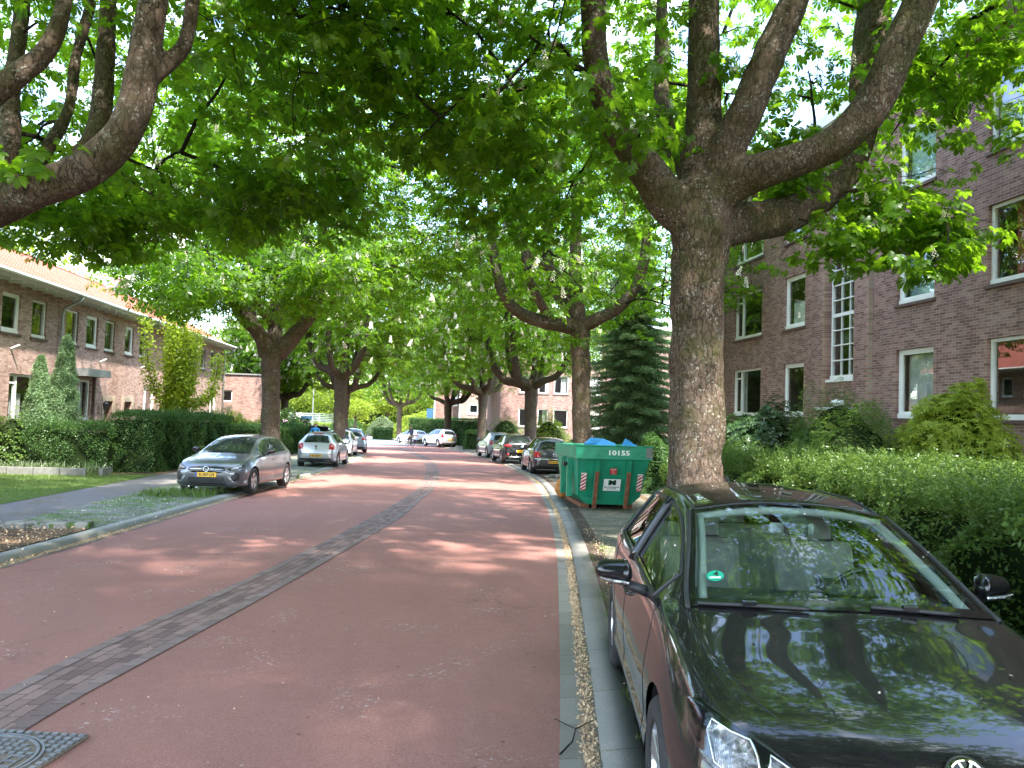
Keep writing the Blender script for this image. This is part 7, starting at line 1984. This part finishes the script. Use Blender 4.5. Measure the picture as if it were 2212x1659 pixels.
# right hand row
def p307(c):
    c.decal('bumper_chrome', [(-.78, .60), (-.78, .625), (.78, .625), (.78, .60)], 'rear', 'chrome', off=.008)
    h = c.tree.ray_cast(Vector((-4, 0, .80)), Vector((1, 0, 0)))[0]
    m = MB(); m.ellipsoid(h+Vector((-.01, 0, 0)), (.012, .03, .045)); m.tube([h+Vector((-.012, -.06, -.07)), h+Vector((-.02, 0, -.085)), h+Vector((-.012, .06, -.07))], .010, 5); m.build('emblem', 'chrome', c.root, smooth=True)
    m = MB(); m.tube([(-2.02, -.02, 1.02), (-1.98, -.3, 1.06)], .012, 5); m.build('rear_wiper', 'black_plastic', c.root)
P307 = variant(HATCH, sx=.99, sy=.97, sz=1.03, zt=lambda x, z: z*1.0, zs=lambda x, z: z)
parked('hatchback_car', 'dark anthracite hatchback with yellow plate parked next to the green skip', P307, 'paint_anthracite', (5.55, 32.9), R(90-.5), res=.9, plate_rear=('97-HK-BT', .50), extra=p307, tailpoly=[(.54, .66), (.55, .84), (.68, .90), (.80, .92), (.80, .70), (.72, .66)], rearglass=True, bumper_dark=True)
def suv_x(c):
    c.decal('skid_plate', [(-.55, .27), (-.60, .36), (.60, .36), (.55, .27)], 'rear', 'alloy', off=.010)
    m = MB(); h = c.tree.ray_cast(Vector((-4, 0, .93)), Vector((1, 0, 0)))[0]; m.add([h+Vector((-.012, 0, .07)), h+Vector((-.012, .04, 0)), h+Vector((-.012, 0, -.07)), h+Vector((-.012, -.04, 0))], [(0, 1, 2, 3)]); m.build('emblem', 'chrome', c.root)
    c.both('fog_light', [(.60, .42), (.60, .50), (.70, .50), (.70, .42)], 'rear', 'red_lens', off=.010)
    for o in [ob for ob in c.root.children if ob.name.startswith('body')]: pass
LIFT = lambda x, z: z*1.0
CAPTUR = variant(HATCH, sx=.965, sy=1.0, sz=1.07, zb=lambda x, z: z+.03, rw=.33)
parked('crossover_car', 'black crossover with pale lettered band on its door, middle of the three dark cars', CAPTUR, 'paint_black', (5.20, 41.7), R(90+4.5), res=.7, extra=suv_x, plate_rear=('L-447-TS', .62), tailpoly=[(.48, .84), (.50, .93), (.70, .96), (.80, .92), (.80, .84), (.66, .83)])
MPV = variant(HATCH, sx=.93, sy=.96, sz=1.09)
parked('van_car', 'silver blue compact van behind the black crossover on the right', MPV, 'paint_bluegrey', (4.95, 48.7), R(90+7.5), res=.6, tailpoly=[(.60, .78), (.62, 1.02), (.74, 1.02), (.80, .90), (.80, .76)])
def rails(c):
    for sg in (1, -1):
        m = MB(); m.tube([(0, .56*sg, 1.40), (-.1, .56*sg, 1.47), (-.8, .55*sg, 1.49), (-1.45, .52*sg, 1.43), (-1.55, .52*sg, 1.36)], .016, 6); m.build('roof_rail', 'black_plastic', c.root, smooth=True)
ESTATE = variant(HATCH, sx=1.02, sy=.98, sz=1.12, zb=lambda x, z: z+.02, rg_x=(-1.72, -1.99))
parked('estate_car', 'silver estate car with roof rails behind the trunk near the cyclist', ESTATE, 'paint_silver_light', (2.05, 71.6), R(90+25), res=.55, extra=rails, plate_rear=('16-TJ-KR', .62), tailpoly=[(.62, .80), (.62, 1.05), (.74, 1.05), (.80, .92), (.80, .78)])
def ioniq(c): c.decal('rear_valance', [(-.62, .30), (-.55, .46), (.55, .46), (.62, .30)], 'rear', 'gloss_black', off=.006)
IONIQ = variant(HATCH, sx=1.05, sy=1.0, sz=.985)
parked('liftback_car', 'white liftback parked at the far end beyond the cyclist', IONIQ, 'paint_white', (-.55, 81.3), R(90+27), res=.55, extra=ioniq, plate_rear=('SP-932-L', .52), tailpoly=[(.36, .84), (.40, .92), (.72, .94), (.80, .88), (.78, .80), (.60, .82)])
# ------------------------------------------------------------------ green skip container
sk = empty('skip_container', (4.50, 17.55, gz(17.55)+.06), 0.0)
sk.rotation_euler = (-.021, 0, R(-2))
tag(sk, 'green steel rubbish skip numbered 10155 with blue sheets sticking out', 'skip')
# local: x across (width), y length away, z up.  Near end panel slopes outwards to the top.
H_, wt_, wb_, Lt, Lb = 1.47, .84, .74, 3.2, 2.5
def skp(name, vs_, fs_, mat='skip_green', parent=None, **k):
    m = MB(); m.add(vs_, fs_); return m.build(name, mat, parent or sk, **k)
yt, yb = -.38, .06    # near end: top overhang / bottom
za, zc = .10, H_-.28
def shell(t):  # outline points offset inwards by t
    a = [(-wb_+t, yb+t, za), (wb_-t, yb+t, za), (wt_-t, yt+t, zc), (-wt_+t, yt+t, zc)]
    b = [(-wb_+t, yb+Lb-t, za), (wb_-t, yb+Lb-t, za), (wt_-t, yt+Lt-t, zc), (-wt_+t, yt+Lt-t, zc)]
    # chamfer low corners at the near end, as in the photograph
    return a, b
a, b = shell(0); m = MB()
cb = .22
pts = [(-wb_+cb, yb+.02, za), (wb_-cb, yb+.02, za), (wb_, yb-.02, za+cb*.9), (wt_, yt, zc), (-wt_, yt, zc), (-wb_, yb-.02, za+cb*.9)]
pf = [(-wb_+cb, yb+Lb, za), (wb_-cb, yb+Lb, za), (wb_, yb+Lb, za+cb*.9), (wt_, yt+Lt, zc), (-wt_, yt+Lt, zc), (-wb_, yb+Lb, za+cb*.9)]
m.add(pts+pf, [(0, 1, 2, 3, 4, 5), (11, 10, 9, 8, 7, 6), (0, 6, 7, 1), (1, 7, 8, 2), (2, 8, 9, 3), (4, 10, 11, 5), (5, 11, 6, 0)])
body = m.build('hopper', 'skip_green', sk, bevel=.008)
sol = body.modifiers.new('plate', 'SOLIDIFY'); sol.thickness = .012; sol.offset = -1
# rim band
m = MB(); z0, z1 = zc-.02, H_
for (x0, x1_, y0, y1) in ((-wt_-.05, wt_+.05, yt-.06, yt+.03), (-wt_-.05, wt_+.05, yt+Lt-.03, yt+Lt+.05), (-wt_-.05, -wt_+.04, yt+.031, yt+Lt-.031), (wt_-.04, wt_+.05, yt+.031, yt+Lt-.031)):
    m.box2((x0, y0, z0), (x1_, y1, z1))
rim = m.build('rim', 'skip_green', sk, bevel=.012)
m = MB(); m.box2((-wt_-.07, yt-.08, H_-.001), (wt_+.07, yt+.03, H_+.025)); m.build('rim_lip', 'skip_green', rim, bevel=.006)
# ribs on the sloping face, lower halves rusty
slope = Vector((0, yt-yb, zc-za)); 
for x in (-.37, .37):
    def rib(t0, t1, w_, mat, name, par):
        p = Vector((x, yb-.02, za))+slope*t0; q = Vector((x, yb-.02, za))+slope*t1; d = Vector((0, -.055, -.01)); s_ = Vector((w_, 0, 0))
        mm = MB(); mm.add([p-s_, p+s_, q+s_, q-s_, p-s_+d, p+s_+d, q+s_+d, q-s_+d], [(0, 1, 2, 3), (7, 6, 5, 4), (0, 4, 5, 1), (1, 5, 6, 2), (2, 6, 7, 3), (3, 7, 4, 0)]); return mm.build(name, mat, par, bevel=.004)
    r_ = rib(.0, .98, .05, 'skip_green', 'rib', sk)
    m = MB(); m.prism([(-.10, -.02), (.06, -.02), (.06, .76), (.02, .78), (-.06, .02)], 'x', x-.045, x+.045)
    p = Vector((x, yb-.085, za-.08)); q = Vector((x, yb-.085-.045, za-.08)); mm = MB(); s_ = Vector((.047, 0, 0)); t1 = Vector((0, (yt-yb)*.72, (zc-za)*.72+.08)); d = Vector((0, -.03, 0))
    mm.add([p-s_, p+s_, p+s_+t1, p-s_+t1, p-s_+d, p+s_+d, p+s_+t1+d, p-s_+t1+d], [(0, 1, 2, 3), (7, 6, 5, 4), (0, 4, 5, 1), (1, 5, 6, 2), (2, 6, 7, 3), (3, 7, 4, 0)]); mm.build('rusty_strap', 'rust', r_, bevel=.004)
m = MB(); m.box2((-.62, .3, .0), (-.42, 2.6, .10)); m.box2((.42, .3, 0), (.62, 2.6, .10)); m.build('skid', 'rust', sk)
# side pockets (left side)
m = MB(); m.box2((-wt_-.11, .35, .25), (-wt_+.02, .50, 1.15)); m.build('side_rib', 'skip_green', sk, bevel=.008); m = MB(); m.box2((-wt_-.11, 1.3, .25), (-wt_+.02, 1.45, 1.15)); m.build('side_rib', 'skip_green', sk, bevel=.008)
m = MB(); m.cyl((-wt_-.18, .42, 1.02), (-wt_-.02, .42, 1.02), .045, n=14); m.cyl((-wt_-.2, .42, 1.02), (-wt_-.17, .42, 1.02), .075, n=14); m.build('lifting_pin', 'black_metal', sk, smooth=False)
# frame on sloping face for lettering
n_ = Vector((0, -(zc-za), (yt-yb))).normalized(); n_ = Vector((0, -1, (yt-yb)/(zc-za)*1.0)); n_.normalize()
if n_.y > 0: n_ = -n_
def face(x, t, off=.004):
    o = Vector((x, yb-.01, za))+slope*t+n_*off
    return frame_mat(o, (1, 0, 0), slope)
def panel(name, x, t, w_, h_, mat, off, par):
    M = face(x, t, off); mm = MB(); mm.box((0, 0, 0), (w_, h_, .003)); return mm.build(name, mat, par, xf=M)
sign = panel('company_sign', .02, .44, .40, .30, 'ink_white', .012, sk)
M = face(.02, .44, .0145)
text_obj('sign_letter', 'M', .17, 'ink_green', M @ Matrix.Translation((-.018, .052, 0)), sign, .0006, bold=.006, xs=1.25)
text_obj('sign_letter', 'M', .17, 'ink_black', M @ Matrix.Translation((.012, .058, .0012)), sign, .0006, bold=.007, xs=1.25)
text_obj('sign_text', 'M&M CONTAINERSERVICE', .036, 'ink_black', M @ Matrix.Translation((0, -.055, 0)), sign, .0005, bold=.0012, xs=.82)
text_obj('sign_text', '024 - 663 44 90', .032, 'ink_black', M @ Matrix.Translation((0, -.092, 0)), sign, .0005, bold=.001, xs=1)
text_obj('sign_text', 'www.mmcontainerservice.nl', .022, 'ink_black', M @ Matrix.Translation((0, -.125, 0)), sign, .0005, xs=1.05)
red = panel('warning_sticker', .02, .735, .155, .145, 'ink_red', .012, sk)
M = face(.02, .735, .0145)
text_obj('sticker_text', 'LET OP!', .036, 'ink_white', M @ Matrix.Translation((0, .045, 0)), red, .0005, bold=.001)
for i, s_ in enumerate(('Niet', 'overladen', 'boven', 'de rand')): text_obj('sticker_text', s_, .022, 'ink_white', M @ Matrix.Translation((0, .012-.024*i, 0)), red, .0005)
for x, sg in ((-.655, 1), (.665, -1)):
    w_, h_ = .125, .44
    st = panel('hazard_strip', x, .50, w_, h_, 'ink_white', .008, sk); M = face(x, .50, .0105); mm = MB()
    for i in range(-1, 6):
        y0 = -h_/2+i*.088*1.0
        q = [(-w_/2, y0), (w_/2, y0+.09), (w_/2, y0+.134), (-w_/2, y0+.044)]
        q = [(p[0]*1, max(-h_/2, min(h_/2, p[1]))) for p in q]
        if abs(q[0][1]-q[3][1])+abs(q[1][1]-q[2][1]) > .01: mm.add([(p[0], p[1], 0) for p in q], [(0, 1, 2, 3)])
    mm.build('red_stripes', 'ink_red', st, xf=M)
M = frame_mat((.0, yt-.0625, (z0+z1)/2+.0), (1, 0, 0), (0, 0, 1))
text_obj('skip_number', '10155', .155, 'ink_white', M @ Matrix.Translation((.10, 0, 0)), sk, .0006, bold=.004, xs=1.35)
m = MB(); m.box2((wt_-.10, yt-.067, H_-.25), (wt_+.052, yt-.0605, H_-.02)); m.build('bare_patch', 'concrete', sk)
m = MB(); m.box2((-wt_-.0, .75, .55), (-wt_+.0-.015, 1.0, .95)); m.build('side_label', 'ink_white', sk)
# contents: blue sheets (top-level, lying in the skip)
def sheet(name, pts, label, mat='blue_sheet'):
    mm = MB(); n2 = len(pts); vs_ = [Vector(p) for p in pts]; cc = sum(vs_, Vector())/n2+Vector((0, .1, .05))
    mm.add(vs_+[cc], [(i, (i+1) % n2, n2) for i in range(n2)])
    o = mm.build(name, mat, None); o.matrix_world = sk.matrix_basis.copy()
    s2 = o.modifiers.new('t', 'SOLIDIFY'); s2.thickness = .012
    return tag(o, label, 'sheet')
sheet('blue_sheet', [(-.72, .1, 1.30), (-.62, .0, 1.52), (-.45, .1, 1.66), (-.15, .15, 1.64), (.12, .05, 1.54), (.16, -.05, 1.36), (-.3, -.25, 1.34)], 'rounded light blue sheet bulging over the left of the skip rim')
sheet('blue_sheet', [(.22, .1, 1.36), (.38, .12, 1.66), (.60, .10, 1.52), (.74, .0, 1.40), (.5, -.1, 1.35)], 'pointed blue sheet sticking up right of the middle of the skip')
sheet('blue_sheet', [(.66, .5, 1.36), (.74, .52, 1.52), (.79, .6, 1.50), (.77, .7, 1.36)], 'small blue scrap at the right corner of the skip')
# orange sack beside the skip
sc2 = empty('orange_sack', (3.62+.93, 23.1, gz(23.1)+.05)); tag(sc2, 'small orange brown sack standing on the pavers just left of the skip', 'sack')
sc2.location = (3.98, 20.6, gz(20.6)+.05)
m = MB(); m.ellipsoid((0, 0, .26), (.22, .17, .27), 14, 10); m.ellipsoid((.02, 0, .56), (.11, .09, .13), 12, 8)
bod = m.build('bag', 'orange_sack', sc2, smooth=True)
for v in bod.data.vertices:
    v.co += Vector((noise.noise(v.co*7), noise.noise(v.co*7+Vector((5, 0, 0))), 0))*.05; v.co.z = max(0, v.co.z)
m = MB(); m.lathe([(.05, .0), (.06, .015), (.05, .03)], (.02, 0, .66), (0, 0, 1), 12, close=True); m.build('tie', 'rust', sc2)

# ------------------------------------------------------------------ people
def skin_body(name, verts, edges, mat, parent, sub=2):
    me = bpy.data.meshes.new(name); me.from_pydata([v[:3] for v in verts], edges, [])
    o = bpy.data.objects.new(name, me); link(o, parent)
    sm = o.modifiers.new('skin', 'SKIN'); sd_ = o.modifiers.new('sub', 'SUBSURF'); sd_.levels = sub; sd_.render_levels = sub
    for i, v in enumerate(verts):
        sv = me.skin_vertices[0].data[i]; sv.radius = (v[3], v[4] if len(v) > 4 else v[3]); sv.use_root = (i == 0)
    me.materials.append(MATS[mat]); 
    dg = bpy.context.evaluated_depsgraph_get(); me2 = bpy.data.meshes.new_from_object(o.evaluated_get(dg)); 
    o.modifiers.clear(); o.data = me2; me2.materials.clear(); me2.materials.append(MATS[mat])
    me2.polygons.foreach_set('use_smooth', np.ones(len(me2.polygons), dtype=bool))
    return o
def hand(mb_v, mb_e, wrist, d, up_v, base_i):
    pass
def fingers(m, w, d, side, s=1.0):
    """palm and five curled fingers as tapered chains; w wrist, d pointing dir"""
    d = Vector(d).normalized(); sd_ = Vector(side).normalized(); n2 = d.cross(sd_)
    m.ellipsoid(Vector(w)+d*.045*s, (.042*s, .042*s, .020*s), 10, 8, rot=Matrix((d, sd_, n2)).transposed())
    for k, (off, L) in enumerate(((-.030, .060), (-.010, .072), (.010, .068), (.030, .055))):
        a = Vector(w)+d*.085*s+sd_*off*s; b = a+d*L*.45*s-n2*.012*s; c = b+d*L*.2*s-n2*.035*s; e = c-d*L*.25*s-n2*.02*s
        m.tube([a, b, c, e], [.010*s, .009*s, .008*s, .006*s], 6)
    a = Vector(w)+d*.03*s-sd_*.035*s; m.tube([a, a+d*.03*s-sd_*.03*s, a+d*.055*s-sd_*.028*s-n2*.015*s], [.012*s, .010*s, .008*s], 6)

def head(parent, c, yawd=0.0, hair='hair_brown', r=.095, long=True):
    """face looks along +x rotated by yawd"""
    M = Matrix.Translation(c) @ Matrix.Rotation(yawd, 4, 'Z')
    m = MB(); m.ellipsoid((0, 0, 0), (r*1.0, r*.80, r*1.22), 20, 14); m.ellipsoid((r*.98, 0, -.15*r), (r*.20, r*.14, r*.24), 8, 6)
    m.ellipsoid((0, r*.80, -.1*r), (r*.16, r*.10, r*.26), 8, 6); m.ellipsoid((0, -r*.80, -.1*r), (r*.16, r*.10, r*.26), 8, 6); m.cyl((-.01, 0, -r*1.9), (0, 0, -r*.8), r*.50, r*.52, 12)
    h = m.build('head', 'skin', parent, smooth=True, xf=M)
    m = MB(); [m.ellipsoid((r*.90, s_*r*.32, .05*r), (r*.06, r*.12, r*.07), 8, 6) for s_ in (1, -1)]; m.ellipsoid((r*.90, 0, -.55*r), (r*.05, r*.22, r*.05), 8, 6); m.build('features', 'hair_brown', h, smooth=True, xf=M)
    m = MB(); m.ellipsoid((-r*.16, 0, r*.18), (r*1.02, r*.92, r*1.16), 18, 12)
    if long: m.ellipsoid((-r*.55, 0, -r*.75), (r*.60, r*.85, r*1.25), 14, 10)
    m.build('hair', hair, h, smooth=True, xf=M)
    return h

# bicycle (local +x forward)
def bicycle(loc, heading):
    b = empty('bicycle', (loc[0], loc[1], gz(loc[1])+.006), heading); tag(b, 'dark upright city bicycle with black pannier ridden away on the red road', 'bicycle')
    for x, nm in ((.55, 'w'), (-.53, 'w')):
        m = MB(); m.lathe([(.335+.018*math.cos(a), .018*math.sin(a)) for a in np.linspace(0, 6.283, 9)[:-1]], (x, 0, .353), (0, 1, 0), 36, close=True)
        wh = m.build('wheel', 'rubber', b, smooth=True)
        m = MB(); m.lathe([(.315, -.012), (.325, 0), (.315, .012), (.305, 0)], (x, 0, .353), (0, 1, 0), 36, close=True)
        for k in range(20):
            a = 2*math.pi*k/20; m.cyl((x, .02*(-1)**k, .353), (x+.31*math.cos(a), 0, .353+.31*math.sin(a)), .0018, n=3)
        m.cyl((x, -.04, .353), (x, .04, .353), .022, n=10); m.build('rim', 'alloy', wh)
        m = MB(); m.tube([(x+.37*math.cos(a), 0, .353+.37*math.sin(a)) for a in np.linspace(.3, 2.9, 14)], .016, 5); m.build('mudguard', 'black_metal', b)
    m = MB(); R_ = .016
    m.tube([(-.08, 0, .30), (-.22, 0, .80)], R_, 8); m.tube([(-.08, 0, .30), (.15, 0, .42), (.36, 0, .80)], R_, 8); m.tube([(-.16, 0, .62), (.36, 0, .74)], R_*.8, 8)
    m.tube([(-.08, .03, .30), (-.53, .05, .353)], .010, 6); m.tube([(-.08, -.03, .30), (-.53, -.05, .353)], .010, 6); m.tube([(-.20, .02, .72), (-.53, .05, .353)], .009, 6); m.tube([(-.20, -.02, .72), (-.53, -.05, .353)], .009, 6)
    m.tube([(.34, 0, .92), (.40, 0, .70), (.44, .045, .62), (.55, .05, .353)], .013, 6); m.tube([(.40, 0, .70), (.44, -.045, .62), (.55, -.05, .353)], .013, 6)
    m.build('frame', 'black_metal', b, smooth=True)
    m = MB(); m.tube([(.10, .26, 1.02), (.26, .24, 1.06), (.35, .06, 1.03), (.34, 0, 1.0), (.35, -.06, 1.03), (.26, -.24, 1.06), (.10, -.26, 1.02)], .012, 6); m.tube([(.34, 0, .90), (.34, 0, 1.0)], .013, 6); m.build('handlebar', 'chrome', b, smooth=True)
    m = MB(); m.cyl((-.22, 0, .78), (-.24, 0, .94), .013); m.ellipsoid((-.26, 0, .97), (.14, .10, .035)); m.ellipsoid((-.14, 0, .97), (.10, .045, .03)); m.build('saddle', 'black_plastic', b, smooth=True)
    m = MB(); m.box((-.55, 0, .76), (.40, .13, .02)); m.tube([(-.68, .06, .75), (-.53, .07, .353)], .006, 5); m.tube([(-.68, -.06, .75), (-.53, -.07, .353)], .006, 5); m.build('carrier', 'black_metal', b)
    m = MB(); m.box((-.56, -.17, .55), (.36, .16, .34)); m.build('pannier', 'cloth_navy', b, bevel=.03)
    m = MB(); m.ellipsoid((-.80, 0, .62), (.02, .03, .03)); m.build('rear_light', 'red_lens', b, smooth=True)
    m = MB(); m.lathe([(.085, -.004), (.09, 0), (.085, .004)], (-.08, -.045, .30), (0, 1, 0), 24, close=True); m.tube([(-.08, -.06, .30), (.03, -.07, .20)], .009, 5); m.tube([(-.08, .06, .30), (-.19, .07, .40)], .009, 5); m.box((.03, -.12, .195), (.09, .09, .02)); m.box((-.19, .12, .40), (.09, .09, .02)); m.build('crank', 'black_metal', b)
    return b
bh = R(90+26)
bk = bicycle((-.62, 67.7), bh)
pr = empty('person', (-.62, 67.7, gz(67.7)+.006), bh); tag(pr, 'cyclist with long hair in dark jacket and khaki trousers riding away', 'person')
body_v = [(-.26, 0, 1.05, .15, .15), (-.24, 0, 1.20, .145, .12), (-.20, 0, 1.38, .165, .12), (-.16, 0, 1.50, .12, .09), (-.14, 0, 1.57, .055, .055),
          (-.16, .19, 1.47, .062), (-.03, .25, 1.25, .048), (.10, .25, 1.09, .034),
          (-.16, -.19, 1.47, .062), (-.03, -.25, 1.25, .048), (.10, -.25, 1.09, .034)]
skin_body('torso', body_v, [(0, 1), (1, 2), (2, 3), (3, 4), (3, 5), (5, 6), (6, 7), (3, 8), (8, 9), (9, 10)], 'cloth_navy', pr)
leg_v = [(-.26, 0, 1.02, .16, .14), (-.20, .11, 1.0, .10), (.10, .12, .78, .075), (-.13, .12, .46, .048), (-.20, .12, .43, .04), (-.20, -.11, 1.0, .10), (.12, -.12, .66, .075), (.02, -.12, .27, .048), (.0, -.12, .24, .04)]
skin_body('trousers', leg_v, [(0, 1), (1, 2), (2, 3), (3, 4), (0, 5), (5, 6), (6, 7), (7, 8)], 'cloth_khaki', pr)
m = MB(); m.ellipsoid((-.15, .12, .43), (.13, .045, .045)); m.ellipsoid((.05, -.12, .23), (.13, .045, .045)); m.build('shoe', 'black_plastic', pr, smooth=True)
head(pr, Vector((-.12, 0, 1.72)), 0, r=.098)
m = MB(); fingers(m, (.10, .25, 1.075), (.8, 0, -.5), (0, 1, 0)); fingers(m, (.10, -.25, 1.075), (.8, 0, -.5), (0, -1, 0)); m.build('hand', 'skin', pr, smooth=True)
# person in blue standing at the open tailgate, facing the viewer
pb = empty('person', (-6.05, 46.9, gz(46.9)+.07), R(-90)); tag(pb, 'person in a blue jacket standing at the raised tailgate, facing the viewer', 'person')
bv = [(0, 0, 1.00, .15, .12), (0, 0, 1.18, .15, .11), (0, 0, 1.36, .175, .12), (0, 0, 1.48, .12, .085), (0, 0, 1.55, .055), (0, .20, 1.45, .062), (.04, .27, 1.20, .05), (.18, .25, 1.03, .036), (0, -.20, 1.45, .062), (.04, -.27, 1.20, .05), (.18, -.25, 1.03, .036)]
skin_body('jacket', bv, [(0, 1), (1, 2), (2, 3), (3, 4), (3, 5), (5, 6), (6, 7), (3, 8), (8, 9), (9, 10)], 'cloth_blue', pb)
lv = [(0, 0, .98, .15, .12), (0, .10, .90, .10), (.02, .11, .50, .07), (0, .11, .10, .045), (0, -.10, .90, .10), (.02, -.11, .50, .07), (0, -.11, .10, .045)]
skin_body('trousers', lv, [(0, 1), (1, 2), (2, 3), (0, 4), (4, 5), (5, 6)], 'cloth_navy', pb)
m = MB(); m.ellipsoid((.05, .11, .045), (.13, .045, .045)); m.ellipsoid((.05, -.11, .045), (.13, .045, .045)); m.build('shoe', 'black_plastic', pb, smooth=True)
head(pb, Vector((.01, 0, 1.70)), 0, r=.098, long=False)
m = MB(); m.box((.10, 0, 1.715), (.02, .15, .035)); m.build('sunglasses', 'gloss_black', pb, bevel=.006)
m = MB(); fingers(m, (.18, .25, 1.02), (.7, 0, -.7), (0, 1, 0)); fingers(m, (.18, -.25, 1.02), (.7, 0, -.7), (0, -1, 0)); m.build('hand', 'skin', pb, smooth=True)

# ------------------------------------------------------------------ small street items
sg_ = empty('street_sign', (-9.6, 72, gz(72))); tag(sg_, 'slim lamp post with a dark blue name sign far left of the crossing', 'sign')
m = MB(); m.tube([(0, 0, -.1), (0, 0, 5.2)], [.06, .04], 8); m.build('post', 'zinc', sg_)
m = MB(); m.box((-.55, 0, 2.35), (1.0, .04, .26)); m.build('sign_board', 'slate_blue', sg_, bevel=.01)
m = MB(); m.tube([(0, 0, .0), (.10, .14, .01), (.16, .33, .005), (.30, .45, .01)], [.006, .005, .004, .002], 5); m.tube([(.16, .33, .005), (.05, .45, .02)], .003, 4)
o = m.build('fallen_twig', 'bark_twig'); o.location = (.87, 4.35, gz(4.35)+.02); tag(o, 'thin dry twig lying across the gutter edge in the foreground', 'twig')
# white droppings / paint marks on the road
